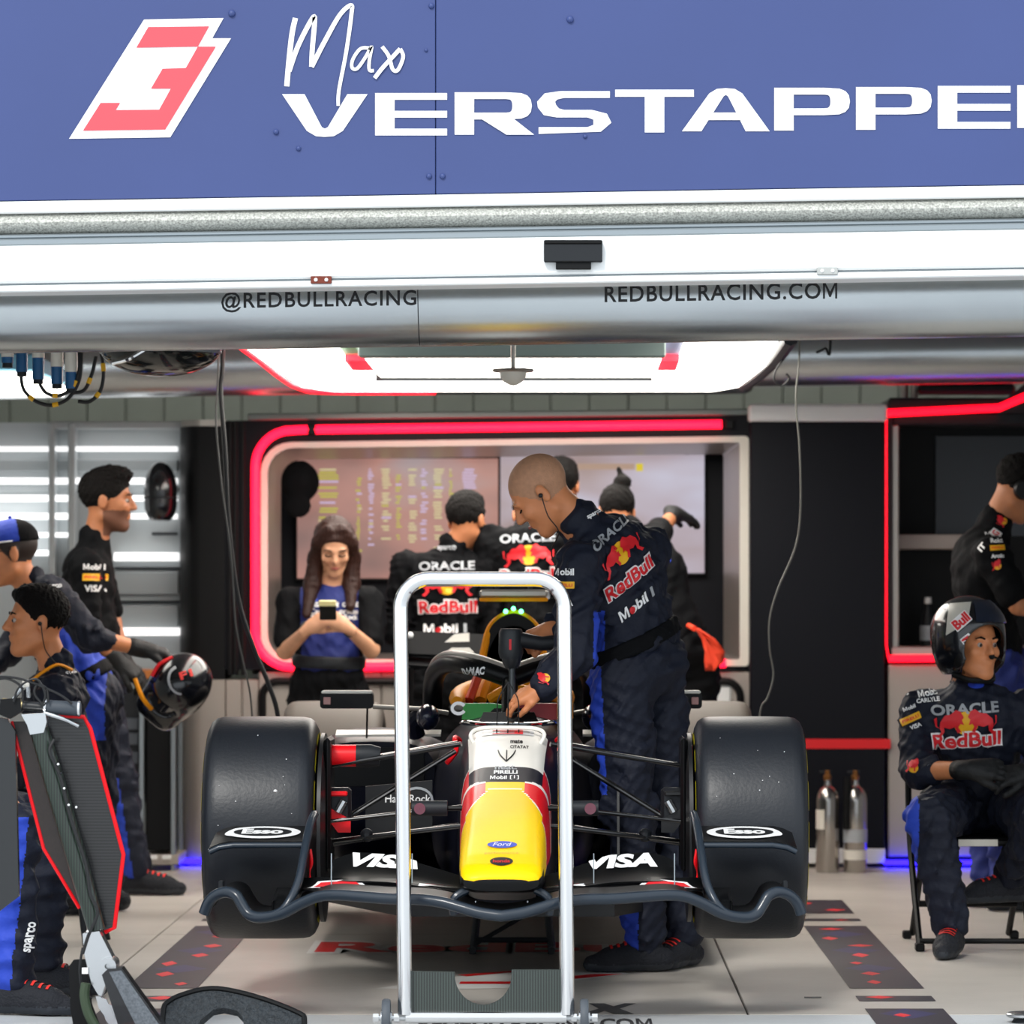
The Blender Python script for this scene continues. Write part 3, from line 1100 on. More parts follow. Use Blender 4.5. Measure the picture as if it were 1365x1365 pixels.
# ------------------------------------------------------------------ dark column and right-hand booth
colm = thing('partition_column', 'tall black partition column with a cream cap and a red stripe', 'column', (bx(1090), YB - .1, 0))
YC = YB - .12
MB().box(at(1000, 0, YC).x, at(1180, 0, YC).x, YC, YC + .5, .07, at(0, 562, YC).z, .006).build('shaft', M_navy, colm)
MB().box(at(998, 0, YC).x, at(1182, 0, YC).x, YC - .03, YC + .5, at(0, 562, YC).z, at(0, 539, YC).z, .01).build('cap', M_white, colm)
MB().box(at(1000, 0, YC).x, at(1187, 0, YC).x, YC - .006, YC + .02, at(0, 998, YC).z, at(0, 985, YC).z).build('red_stripe', M_red, colm)
MB().box(at(1001, 0, YC).x, at(1180, 0, YC).x, YC - .01, YC + .5, .02, .09, .004).build('white_plinth', M_white, colm)

YR = YB - .1
def ry(px): return at(px, 0, YR).x
def rz(py): return at(0, py, YR).z
rb = thing('side_booth', 'dark glazed side booth outlined by a red neon line at the right', 'booth', (2.1, YR, 0))
MB().box(ry(1184), 3.55, YR, YR + .5, rz(548), rz(530), .01).build('header', M_dark, rb)
MB().prism([(ry(1330), rz(552)), (3.55, rz(545)), (3.55, rz(470)), (ry(1365), rz(512)), (ry(1330), rz(540))], (0, YR - .02, 0), (1, 0, 0), (0, 0, 1), (0, .4, 0)).build('sloping_header', M_dark, rb)
MB().box(ry(1182), ry(1190), YR, YR + .4, rz(880), rz(548), .004).build('jamb_panel', M_dark, rb)
MB().box(ry(1189), ry(1199), YR + .02, YR + .4, rz(870), rz(566), .006).build('silver_jamb', M_silver, rb)
MB().box(ry(1190), 3.55, YR + .02, YR + .35, rz(566), rz(551), .006).build('soffit', M_dark, rb)
MB().box(ry(1184), 3.55, YR + .6, YR + .65, rz(890), rz(540)).build('back_panel', M_black, rb)
MB().box(ry(1262), 3.55, YR + .56, YR + .6, rz(712), rz(575)).build('dark_screen', mat('off_screen', 0x1a1f28, .3), rb)
MB().box(ry(1198), ry(1330), YR + .3, YR + .56, rz(731), rz(711), .004).build('shelf', M_taupe, rb)
MB().box(ry(1184), 3.55, YR, YR + .6, rz(878), rz(862), .006).build('sill', M_silver, rb)
MB().box(ry(1184), 3.55, YR + .0, YR + .5, .05, rz(886), .006).build('lower_cabinet', M_taupe, rb)
MB().box(ry(1184), 3.55, YR + .03, YR + .5, 0, .05).build('plinth', M_black, rb)
MB().box(ry(1178), 3.55, YR - .05, YR - .0, .015, .035).build('blue_glow_strip', M_led_blue, rb)
def rp_(px, py): return V((ry(px), YR - .02, rz(py)))
MB().tube([rp_(1183, 551), rp_(1331, 544), rp_(1366, 529), rp_(1420, 508)], .019, 12).build('neon_tube_top', M_neon2, rb)
MB().tube([rp_(1181, 553), rp_(1181, 860), rp_(1184, 878)], .004, 8).build('neon_line_side', M_neon2, rb)
MB().tube([rp_(1184, 878), rp_(1500, 876)], .017, 12).build('neon_tube_sill', M_neon2, rb)
hs = thing('ceiling_speaker_bar', 'slim black bar under the rear duct at the right', 'bar', at(1280, 528, 6.2))
a, q = at(1222, 526, 6.2), at(1352, 512, 6.2)
MB().box(a.x, q.x, 6.13, 6.27, a.z, q.z, .015).build('bar_body', M_black, hs)
MB().tube([(a.x + .1, 6.2, q.z), (a.x + .1, 6.2, 2.9)], .012, 6).build('hanger', M_dark, hs)
MB().tube([(q.x - .1, 6.2, q.z), (q.x - .1, 6.2, 2.9)], .012, 6).build('hanger', M_dark, hs)
for px in (1206, 1219):
    ps = MB().tube([at(px, 530, 6.6), V((at(px, 0, 6.6).x, 6.6, 2.9))], .02, 8).build('support_pole', M_silver)
    tag(ps, 'short silver post above the side booth, %s of the pair' % ('left' if px == 1206 else 'right'), 'post', 'short silver posts above the side booth')
bt = thing('drinks_bottle', 'small dark drinks bottle with a white cap on the side booth shelf', 'bottle', at(1237, 862, YR + .3))
c = at(1237, 862, YR + .3)
MB().lathe([(.001, 0), (.035, 0), (.038, .02), (.036, .09), (.03, .14), (.018, .18), (.015, .21), (.001, .21)], c, (0, 0, 1), 20).build('bottle_body', M_dark, bt)
MB().lathe([(.001, .235), (.016, .235), (.017, .205), (.001, .205)], c, (0, 0, 1), 16).build('cap', M_white, bt)
MB().lathe([(.0385, .03), (.0385, .1)], c, (0, 0, 1), 20).build('label_band', M_text_g, bt)

# ------------------------------------------------------------------ slatted storage wall at the left
YW = 6.45
sw = thing('storage_wall', 'pale grey slatted storage wall with white rails at the left', 'storage wall', (at(110, 0, YW).x, YW, 0))
def wx(px): return at(px, 0, YW).x
def wz(py): return at(0, py, YW).z
MB().box(-3.28, wx(244), YW + .1, YW + .16, 0, wz(562)).build('back_sheet', M_lightgrey, sw)
MB().box(wx(66), wx(250), YW - .02, YW + .06, wz(572), wz(562), .006).build('top_rail', M_lightgrey, sw)
for px, w in ((66, 8), (92, 9)):
    MB().box(wx(px), wx(px + w), YW - .04, YW + .1, 0, wz(564), .006).build('post', M_lightgrey, sw)
slw = mat('self_glowing_white_slat', 0xffffff, .25, emit=0xffffff, es=.75)  # brightness put into the white slats as their own glow; nothing lights them from behind
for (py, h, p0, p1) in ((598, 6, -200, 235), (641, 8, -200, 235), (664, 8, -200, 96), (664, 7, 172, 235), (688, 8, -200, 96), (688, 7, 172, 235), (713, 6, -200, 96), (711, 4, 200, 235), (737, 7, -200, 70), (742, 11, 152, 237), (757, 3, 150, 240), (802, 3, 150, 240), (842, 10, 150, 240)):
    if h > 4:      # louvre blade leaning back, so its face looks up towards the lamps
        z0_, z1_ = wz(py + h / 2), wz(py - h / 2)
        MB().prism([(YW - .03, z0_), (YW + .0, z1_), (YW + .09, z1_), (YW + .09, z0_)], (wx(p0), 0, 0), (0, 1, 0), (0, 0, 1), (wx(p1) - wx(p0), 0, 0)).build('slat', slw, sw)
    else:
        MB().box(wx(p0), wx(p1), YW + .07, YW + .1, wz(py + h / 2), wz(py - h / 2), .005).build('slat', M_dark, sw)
for (p0, p1, py, h) in ((-200, 235, 620, 16), (-200, 235, 652, 8), (150, 236, 777, 30), (150, 236, 822, 30)):
    MB().box(wx(p0), wx(p1), YW + .06, YW + .1, wz(py + h / 2), wz(py - h / 2), .004).build('backing_board', mat('mid_grey_board', 0x8a9092, .5), sw)

# equipment rack below
rk = thing('equipment_rack', 'black equipment rack on silver legs beside the rounded cabinet', 'rack', (at(210, 0, 6.0).x, 6.1, 0))
def kx(px): return at(px, 0, 6.0).x
def kz(py): return at(0, py, 6.0).z
MB().box(kx(150), kx(236), 5.95, 6.35, kz(905), kz(893), .004).build('wood_shelf', mat('orange_wood', 0xb36a2c, .5), rk)
for px in (187, 229):
    MB().box(kx(px), kx(px + 6), 5.95, 5.98, .0, kz(905), .003).build('leg', M_ridge, rk)
    MB().box(kx(px), kx(px + 6), 6.3, 6.33, .0, kz(905), .003).build('leg', M_ridge, rk)
MB().box(kx(194), kx(228), 6.0, 6.3, .09, kz(908), .006).build('black_case', M_black, rk)
MB().box(kx(150), kx(186), 6.0, 6.3, .3, kz(920), .006).build('grey_drawer_unit', M_dark, rk)
for py in (965, 985, 1010, 1040):
    MB().box(kx(152), kx(185), 5.985, 6.0, kz(py + 8), kz(py - 8), .003).build('drawer', mat('slate_plastic', 0x4a5058, .5), rk)
MB().box(kx(190), kx(240), 5.93, 6.35, .03, .075, .004).build('bottom_shelf', M_taupe, rk)
for px in (200, 218):
    MB().box(kx(px), kx(px + 12), 5.92, 5.96, .055, .075, .003).build('white_tag', M_white, rk)

# ================================================================== THE CAR
LIFT = 0.18
M_tyre = mat('slick_tyre_rubber', 0x171b22, 0.42, bump=.05, bs=90, var=.12, vs=5, spec=.45)
M_ty_side = mat('tyre_sidewall', 0x0b0b0d, 0.35)
M_ty_y = mat('yellow_sidewall_print', 0xd8c81e, .5)
M_carb = mat('gloss_carbon', 0x08090b, 0.4, coat=.05, spec=.18)
M_carb_m = mat('matt_carbon', 0x101114, 0.4, var=.15, vs=60)
M_wing_edge = mat('blue_grey_carbon_lacquer', 0x222c37, 0.3, coat=.2, spec=.4)
M_car_navy = mat('car_navy_gloss', 0x0a0d1e, 0.42, coat=.05, spec=.15)
M_car_yel = mat('car_yellow', 0xffcc00, 0.4, coat=.05, spec=.15)
M_car_red = mat('car_red', 0xe8101c, 0.35, coat=.08, spec=.25)
M_car_white = mat('car_cream_white', 0xf3efe6, 0.35, spec=.3)
M_orange = mat('headrest_orange', 0xffa010, .5, spec=.2)
M_green = mat('green_panel', 0x1f9a34, .45)
M_rtyre = mat('rear_tyre_taupe', 0x4e4740, .6, var=.06)  # plain taupe tone for the rear tyres
M_alu = mat('machined_aluminium', 0xc9ccce, 0.25, 0.95)
M_led_g = mat('green_led', 0x30ff80, .4, emit=0x50ff90, es=6)

car = thing('racing_car', 'open-wheel racing car with yellow nose and navy body raised on a stand', 'racing car', (0, 1.2, LIFT))
car['label'] = 'open-wheel racing car with yellow nose raised in the middle of the garage'


def tyre_parts(cx, cy, R, w, mt, name, nose_side, marks=True):
    """slick tyre around the X axis; parts of the car"""
    hw = w / 2
    z = LIFT + R
    prof = [(R * .66, -hw * .78), (R * .74, -hw * .94), (R * .82, -hw), (R * .9, -hw * .975), (R * .955, -hw * .92), (R * .985, -hw * .84), (R * .996, -hw * .72), (R, -hw * .4), (R * 1.001, 0)]
    prof = prof + [(r, -h) for r, h in reversed(prof[:-1])]
    t = MB().lathe(prof, (cx, cy, z), (1, 0, 0), 96).build(name, mt, car, smooth=60)
    rim = MB()
    rim.lathe([(R * .66, -hw * .78), (R * .64, -hw * .7), (R * .5, -hw * .55), (R * .12, -hw * .6), (.001, -hw * .6)], (cx, cy, z), (1, 0, 0), 48)
    rim.lathe([(R * .66, hw * .78), (R * .64, hw * .7), (R * .5, hw * .55), (R * .12, hw * .6), (.001, hw * .6)], (cx, cy, z), (1, 0, 0), 48)
    rim.build('rim_cover', M_carb, t)
    if marks:
        for sd in (-1, 1):
            for k in range(14):
                a0 = 2 * PI * k / 14; a1 = a0 + 2 * PI / 14 * (.72 if k % 7 else .3)
                pr = [(R * .79, sd * (hw * .985 + .002)), (R * .82, sd * (hw + .0012)), (R * .855, sd * (hw * .99 + .0012))]
                MB().lathe(pr, (cx, cy, z), (1, 0, 0), 8, a0, a1).build('sidewall_mark', M_ty_y, t)
    return t


FT = []
for sd in (-1, 1):
    FT.append(tyre_parts(sd * .768, 0, .352, .35, M_tyre, 'front_tyre', sd))
    tyre_parts(sd * .735, 3.4, .335, .40, M_rtyre, 'rear_tyre', sd, False)
# rubber marbles stuck on the treads
mb_rng = random.Random(3)
for k, sd in enumerate((-1, 1)):
    for i in range(9):
        a = mb_rng.uniform(.0, 1.1); x = sd * .768 + mb_rng.uniform(-.12, .12)
        r = mb_rng.choice((.001, .0013, .0016))
        if sd < 0 and i == 0: a, x, r = .38, -.71, .0045
        c = V((x, -math.cos(a) * .3525, LIFT + .352 + math.sin(a) * .3525))
        MB().ball(c, (r * 1.3, r, r), 6, 4).build('tyre_speck', M_text_w, FT[k])


# ---- nose and monocoque: superellipse sections
def section(Y, z0, z1, hw, p=3.0, n=40, top=1.0):
    out = []
    zc = (z0 + z1) / 2; hh = (z1 - z0) / 2
    for i in range(n):
        a = 2 * PI * i / n - PI / 2
        c, s_ = math.cos(a), math.sin(a)
        x = hw * abs(c) ** (2 / p) * (1 if c >= 0 else -1)
        z = hh * abs(s_) ** (2 / p) * (1 if s_ >= 0 else -1)
        f = 1 - (1 - top) * max(0, z / hh)
        out.append(V((x * f, Y, zc + z)))
    return out


NS = [(-1.075, .425, .44, .08), (-1.07, .405, .458, .11), (-1.04, .398, .478, .12), (-.95, .392, .507, .124), (-.8, .378, .545, .128), (-.6, .36, .595, .132), (-.4, .33, .642, .137), (-.2, .32, .69, .142), (0, .31, .74, .147), (.2, .30, .787, .153), (.4, .29, .832, .162)]


def interp(T, Y):
    for a, b in zip(T, T[1:]):
        if a[0] <= Y <= b[0]:
            t = (Y - a[0]) / (b[0] - a[0])
            return [a[i] + (b[i] - a[i]) * t for i in range(1, len(a))]
    return list((T[0] if Y < T[0][0] else T[-1])[1:])


rings = []; Yl = [-1.075, -1.07, -1.055, -1.04, -1.02] + [-1.0 + .009 * i for i in range(156)]
for Y in Yl:
    z0, z1, hw = interp(NS, Y)
    rings.append(section(Y, z0, z1, hw, 4.4 if Y > -1.03 else 3.0, 144, .96))
nb_ = MB().loft(rings)
vs = np.array(nb_.v)
mi = []
for f in nb_.f:
    if len(f) > 4: mi.append(4); continue
    c = vs[list(f)].mean(0)
    z0, z1, hw = interp(NS, c[1])
    h = (c[2] - z0) / (z1 - z0); ax_ = abs(c[0]) / hw; Y = c[1]
    if h < .42 - .25 * min(1, max(0, (-.9 - Y) / .15)) * 0: m = 4
    elif h < .62 and Y < -.95: m = 4
    else:
        yb = -.29 - .38 * max(0, ax_ - .35)
        if h < .90: yb = min(yb, -.55 - (.90 - h) * .3)
        if Y < yb - .012: m = 0
        elif Y < yb: m = 3
        elif Y < -.215 + .06 * max(0, ax_ - .4) and (ax_ > .45 or h < .93): m = 1 if Y < -.225 else 3
        elif Y < -.215: m = 0 if ax_ < .45 else 1
        elif ax_ > .80 and h < .985 and -.205 < Y < .02 - .3 * (.985 - h): m = 1 if Y < .005 - .3 * (.985 - h) else 3
        elif Y < -.055: m = 2
        elif ax_ < .8 and h > .9: m = 3
        else: m = 2
    mi.append(m)
nose = mkobj('nose_cone', nb_.v, nb_.f, [M_car_yel, M_car_red, M_car_navy, M_car_white, M_carb], car, mi, 60)
nose_t = bvh_of(nose)


def on_nose(name, shape, Y, m, x=0.0, h=.05, dense=.01, off=.0012):
    """print on the top of the nose; text reads from the front: right is +X, up is +Y (away)"""
    z0, z1, hw = interp(NS, Y)
    return decal(name, shape, (x, Y, z1 + .1), (1, 0, 0), (0, 1, .22), nose_t, m, nose, off=off, D=(0, 0, -1), mx=dense)


ell = lambda rx, ry, n=28: poly2d([(rx * math.cos(2 * PI * i / n), ry * math.sin(2 * PI * i / n)) for i in range(n)])
on_nose('blue_oval', ell(.044, .033), -.87, M_text_b)
on_nose('white_script', fit(text2d('Ford', .0, .3), .056, .036), -.872, M_text_w, off=.002)
on_nose('small_caption', fit(text2d('performance', 0), .10, .02), -.95, mat('amber_print', 0xc08a20, .5))
on_nose('black_oval', ell(.034, .032), -1.012, M_text_k)
on_nose('red_script', fit(text2d('honda', .01), .05, .024), -1.014, M_text_r, off=.002)
on_nose('sponsor_text', fit(text2d('Mobil', .03), .052, .04), -.175, M_text_w, x=-.022)
on_nose('sponsor_box', fit(text2d('[1]', .01), .028, .045), -.175, M_text_w, x=.028)
on_nose('sponsor_text', fit(text2d('PIRELLI', .04), .075, .04), -.118, M_text_w)
on_nose('sponsor_text', fit(text2d('neat.', .02), .07, .045), -.068, M_text_g)
on_nose('sponsor_text', fit(text2d('CITATAT', .02), .06, .035), .17, M_text_k, x=.04)
on_nose('sponsor_text', fit(text2d('mate', .03), .04, .045), .235, M_text_k, x=.03)
pn = on_nose('number_panel', poly2d(rrect(-.085, .085, -.03, .03, .005)), .345, mat('silver_print', 0xc5c9cc, .35))
on_nose('race_number', fit(poly2d([(-1, -1), (1, -1), (1, 1), (-1, 1), (-1, .6), (.45, .6), (.45, .2), (-.5, .2), (-.5, -.2), (.45, -.2), (.45, -.6), (-1, -.6)]), .10, .05), .345, M_text_r, off=.002)

# monocoque behind the nose up to the cockpit
MS = [(.405, .26, .825, .165), (.55, .25, .842, .19), (.75, .24, .85, .225), (.95, .24, .86, .255), (1.3, .24, .85, .28), (1.8, .24, .83, .30)]
rings = [section(Y, *interp(MS, Y), 3.6, 56, .86) for Y in np.linspace(.4, 1.8, 24)]
mc = MB().loft(rings).build('monocoque', M_car_navy, car, 60)
mono_t = bvh_of(mc)
# cockpit opening rim, headrest and coloured side pads
rim = smooth_path([(0, 1.0, .87), (-.14, 1.05, .875), (-.19, 1.3, .875), (-.19, 1.65, .875), (0, 1.9, .89), (.19, 1.65, .875), (.19, 1.3, .875), (.14, 1.05, .875)], 6, True)
MB().tube(rim, .018, 8, closed=True).build('cockpit_rim', M_carb, car)
MB().prism([(p.x, p.y) for p in rim], (0, 0, .865), (1, 0, 0), (0, 1, 0), (0, 0, .006)).build('cockpit_opening', M_black, car)
hr = MB()
pth = smooth_path([(-.19, 1.30, .90), (-.18, 1.6, .915), (-.1, 1.84, .935), (0, 1.88, .94), (.1, 1.84, .935), (.18, 1.6, .915), (.19, 1.30, .90)], 6)
MB().tube(pth, [.018 + .026 * math.sin(PI * i / (len(pth) - 1)) ** .5 for i in range(len(pth))], 12).build('headrest', M_orange, car)
MB().tube(smooth_path([(-.11, 1.45, .90), (-.095, 1.5, .95), (-.075, 1.56, .985)], 5), .02, 10).build('harness_strap', M_orange, car)
MB().tube(smooth_path([(-.15, 1.38, .90), (-.125, 1.45, .97), (-.115, 1.48, 1.0)], 5), .016, 10).build('harness_strap', mat('harness_red', 0xe8401c, .5), car)
MB().tube(smooth_path([(-.075, 1.35, .905), (-.02, 1.33, .935), (.05, 1.33, .935), (.1, 1.36, .905)], 6), .02, 10).build('seat_lip', M_orange, car)
for sd, m, nm in ((-1, M_green, 'green_side_pad'), (1, mat('dark_red_panel', 0x9a1420, .45), 'red_side_pad')):
    MB().prism([(0, 0), (sd * .135, 0), (sd * .13, .055), (sd * .03, .055), (0, .05)], (sd * .03, .98, .845), (1, 0, 0), (0, .25, 1), (0, .05, 0)).build(nm, m, car)
MB().prism([(-.03, 0), (.04, 0), (.04, .03), (-.03, .03)], (0, .93, .845), (1, 0, 0), (0, .3, 1), (0, .03, 0)).build('blue_switch_panel', M_text_b, car)
MB().box(.16, .215, .95, 1.0, .84, .92, .01).build('orange_tab', M_orange, car)
flat('round_badge', stroke2d([(.022 * math.cos(a), .018 * math.sin(a)) for a in np.linspace(.5, 5.8, 14)], .011, False, 0), (-.175, .93, .885), (1, 0, 0), (0, .25, 1), M_text_w, car)

# front deflector loop and camera spike ahead of the cockpit
lp = smooth_path([(-.11, .62, .84), (-.155, .60, .845), (-.14, .55, .85), (-.09, .52, .845), (0, .5, .845), (.09, .52, .845), (.14, .55, .85), (.155, .60, .845), (.11, .62, .84)], 5)
MB().tube(lp, .006, 8).build('deflector_loop', M_chrome, car)
MB().prism([(-.1, 0), (.1, 0), (.085, .035), (-.085, .035)], (0, .63, .845), (1, 0, 0), (0, .4, 1), (0, .012, 0)).build('windscreen_deflector', M_carb, car)
MB().tube(smooth_path([(-.105, .30, .78), (-.12, .30, .815), (-.09, .33, .835), (0, .34, .838), (.09, .33, .835), (.12, .30, .815), (.095, .26, .77)], 5), .0065, 8).build('white_hatch_seal', M_car_white, car)
for dx in (-.035, 0, .035):
    MB().tube(smooth_path([(0, .46, .985), (dx * .9, .44, .93), (dx * 1.0, .40, .88), (dx, .3, .80), (dx * .7, .1, .765), (0, .0, .742)], 6), .0022, 6).build('antenna_wire', M_cable, car)
MB().tube([(0, .45, .82), (0, .46, .985)], .003, 6).build('antenna_spike', M_cable, car)
for sd in (-1, 1):
    MB().tube(smooth_path([(sd * .16, .5, .79), (sd * .175, .46, .80), (sd * .17, .4, .76), (sd * .2, .42, .72)], 5), .009, 8).build('red_wiring', M_car_red, car)

# camera pods on the nose sides
for sd in (-1, 1):
    c = V((sd * .235, -.25, .605))
    MB().tube([c - V((sd * .055, 0, 0)), c + V((sd * .055, 0, 0))], .024, 20).build('camera_pod', M_dark, car)
    MB().tube([(sd * .13, -.25, .605), c - V((sd * .05, 0, 0))], .008, 8).build('camera_pod_stalk', M_carb, car)
    MB().lathe([(.001, .0), (.018, 0), (.018, .004), (.001, .004)], c + V((sd * .03, -.023, 0)), (0, -1, 0), 14).build('camera_pod_lens', mat('lens_pink', 0x6a3a48, .2), car)

# ---- front wing
def wy(px, py, Y): return at(px, py, Y)


LE = [(272, 1218), (278, 1203), (288, 1193), (302, 1189), (315, 1194), (323, 1207), (332, 1219), (348, 1223), (375, 1218), (400, 1205), (425, 1195), (450, 1193), (480, 1195), (520, 1198), (560, 1199), (590, 1203), (615, 1210), (640, 1217), (670, 1221)]
Wc = at(672, 0, -1.0)
wing_pts = []
for px, py in LE:
    t = (672 - px) / 400.0
    Y = -1.10 + .32 * t ** 1.5 if t > 0 else -1.10
    p = at(px, py, Y)
    wing_pts.append(V((min(p.x - .0, 0), p.y, p.z)))
wing_pts[-1].x = 0
half = smooth_path(wing_pts, 4)
full = half + [V((-p.x, p.y, p.z)) for p in reversed(half[:-1])]
wing = MB().tube(full, [.017] * len(full), 12, flat=1.0).build('front_wing', M_wing_edge, car, 60)
# the main plane: a curved plate behind the leading edge between the endplates
inn = [p for p in full if abs(p.x) < .60]
rows = []
for j in range(7):
    t = j / 6
    rows.append([V((p.x, p.y + .15 * t, p.z + .008 + .012 * t)) for p in inn])
MB().sheet(rows, .008).build('main_plane', M_carb, wing, 60)
# footplate strakes behind the outer scroll
for sd in (-1, 1):
    out_ = [p for p in full if p.x * sd > .60]
    rows = [[V((p.x, p.y + .42 * t, p.z + .0 * t)) for p in out_] for t in (0, .25, .5, .75, 1)]
    MB().sheet(rows, .007).build('footplate', M_carb_m, wing, 60)
# flaps
def flap(name, topE, botE, m, th=.006):
    for sd in (-1, 1):
        T = smooth_path([(0, y, z) and V((x * 1.0, y, z)) for x, y, z in topE], 5); B_ = smooth_path([V(p) for p in botE], 5)
        rows = []
        for j in range(6):
            t = j / 5
            rows.append([V((sd * abs(a.x + (b.x - a.x) * t), a.y + (b.y - a.y) * t, a.z + (b.z - a.z) * t + .012 * math.sin(PI * t) * -1)) for a, b in zip(B_, T)])
        yield MB().sheet(rows, th).build(name, m, wing, 60)


up_top = [(-.512, -.66, .468), (-.47, -.64, .483), (-.43, -.63, .488), (-.37, -.635, .485), (-.315, -.65, .476), (-.225, -.70, .453), (-.131, -.75, .428), (-.10, -.76, .42)]
up_bot = [(-.512, -.79, .412), (-.47, -.81, .414), (-.43, -.82, .415), (-.37, -.83, .414), (-.315, -.84, .411), (-.225, -.86, .40), (-.131, -.88, .388), (-.10, -.885, .384)]
uf = list(flap('upper_flap', up_top, up_bot, M_carb))
lo_top = [(-.595, -.74, .42), (-.55, -.76, .422), (-.45, -.78, .42), (-.33, -.81, .415), (-.20, -.85, .402), (-.1, -.86, .395)]
lo_bot = [(-.595, -.84, .392), (-.55, -.88, .394), (-.45, -.92, .394), (-.33, -.94, .39), (-.20, -.96, .372), (-.1, -.97, .362)]
lf = list(flap('lower_flap', lo_top, lo_bot, M_carb))
for k, sd in enumerate((-1, 1)):
    tg = bvh_of(uf[k])
    decal('sponsor_lettering', fit(text2d('VISA', .05, .25), .21, .092), (sd * .355, -.742, .6), (1, .06 * sd, .09 * sd), (0, .6, .8), tg, M_text_w, uf[k], D=(0, .45, -1), off=.0025, mx=.02)
    tl = bvh_of(lf[k])
    for (x0, x1, inv) in ((.40, .58, 0), (.12, .25, 1)):
        a = sd * x0; c = sd * x1
        s1 = poly2d([(min(a, c), -.032), (max(a, c), -.032), (max(a, c) - .03, .03), (min(a, c) + .03, .036)])
        s2 = poly2d([(min(a, c) + .02, -.022), (max(a, c) - .02, -.022), (max(a, c) - .04, .016), (min(a, c) + .04, .02)])
        decal('white_flash', s1, (0, -.88, .6), (1, 0, 0), (0, .8, .6), tl, M_text_w, lf[k], D=(0, .3, -1), off=.002, mx=.03)
        decal('red_flash', s2, (0, -.88, .6), (1, 0, 0), (0, .8, .6), tl, M_text_r, lf[k], D=(0, .3, -1), off=.0032, mx=.03)
    # vertical slot strakes on the flaps
    for x in (.51, .27):
        MB().prism([(0, 0), (.012, 0), (.02, .10), (.008, .115)], (sd * x, -.83, .385), (0, 1, 0), (0, 0, 1), (.003, 0, 0)).build('slot_strake', M_ridge, wing)
    for x in (.075,):
        MB().tube([(sd * x, -1.02, .33), (sd * x, -.99, .37)], .003, 6).build('slot_pin', M_alu, wing)
    # endplate: thin board with a curled outer edge rising to the rear
    ep = [V((sd * .68, -.885, .322)), V((sd * .65, -.897, .336)), V((sd * .622, -.885, .375)), V((sd * .602, -.84, .43)), V((sd * .592, -.74, .51)), V((sd * .584, -.62, .575)), V((sd * .575, -.52, .605))]
    epp = smooth_path(ep, 5)
    rows = [[p for p in epp], [V((p.x, p.y + (.012 if i == 0 else .03), max(.36, p.z - .05))) for i, p in enumerate(epp)], [V((p.x + sd * .006, max(p.y + .05, -.6), max(.36, .38))) for p in epp]]
    MB().sheet(rows, .006).build('endplate', M_carb, wing, 60)
    MB().tube(epp, [.013] * (len(epp) - 1) + [.006], 10).build('endplate_edge', M_wing_edge, wing, 60)
    # canard with the oval logo
    zc_ = lambda t: .522 + .032 * t
    pts = []
    for j in range(5):
        t = j / 4
        pts.append([V((sd * (.595 + .285 * u), -.72 + .26 * t, zc_(t) + .004 - .02 * max(0, u - .85) / .15)) for u in (0, .2, .4, .6, .8, .9, 1.0)])
    cn = MB().sheet(pts, .008).build('canard', M_carb, wing, 60)
    MB().tube([V((sd * (.595 + .285 * u), -.72, zc_(0) - .004 - .02 * max(0, u - .85) / .15)) for u in (0, .25, .5, .75, .9, 1.0)], .009, 8).build('canard_lip', M_wing_edge, wing, 60)
    tc_ = bvh_of(cn)
    oc = V((sd * .73, -.585, .7))
    o1 = decal('oval_logo', ell(.115, .10), oc, (1, 0, 0), (0, 1, 0), tc_, M_text_w, cn, D=(0, 0, -1), off=.0015, mx=.03)
    decal('oval_logo_core', ell(.088, .066), oc, (1, 0, 0), (0, 1, 0), tc_, M_text_k, cn, D=(0, 0, -1), off=.0023, mx=.03)
    decal('oval_logo_text', fit(text2d('Esso', .05), .125, .085), oc, (1, 0, 0), (0, 1, 0), tc_, M_text_w, cn, D=(0, 0, -1), off=.0031, mx=.03)
    MB().tube(smooth_path([(sd * .585, -.60, .40), (sd * .59, -.6, .43), (sd * .58, -.62, .46), (sd * .585, -.62, .5)], 5), .006, 6).build('red_endplate_mark', M_car_red, wing)
    MB().box(sd * .84, sd * .855, -.70, -.66, .37, .41, .003).build('footplate_sensor', M_dark, wing)
    # nose pylon
    MB().tube(smooth_path([(sd * .10, -1.02, .405), (sd * .132, -1.03, .388), (sd * .143, -1.03, .365), (sd * .14, -1.02, .335)], 5), .012, 10).build('nose_pylon', M_wing_edge, wing)
for x in (-.6, -.45, -.3):
    pass

# ---- suspension (left measured, mirrored)
M_arm = mat('suspension_arm_gloss', 0x101114, .22, coat=.4)


def arm(name, a, b, r=.016, m=M_arm):
    for sd in (-1, 1):
        A, B_ = V((sd * a[0], a[1], a[2])), V((sd * b[0], b[1], b[2]))
        o = MB().tube([A, A.lerp(B_, .5), B_], [r * .85, r, r * .9], 12, flat=.55, upv=(0, 0, 1)).build(name, m, car)


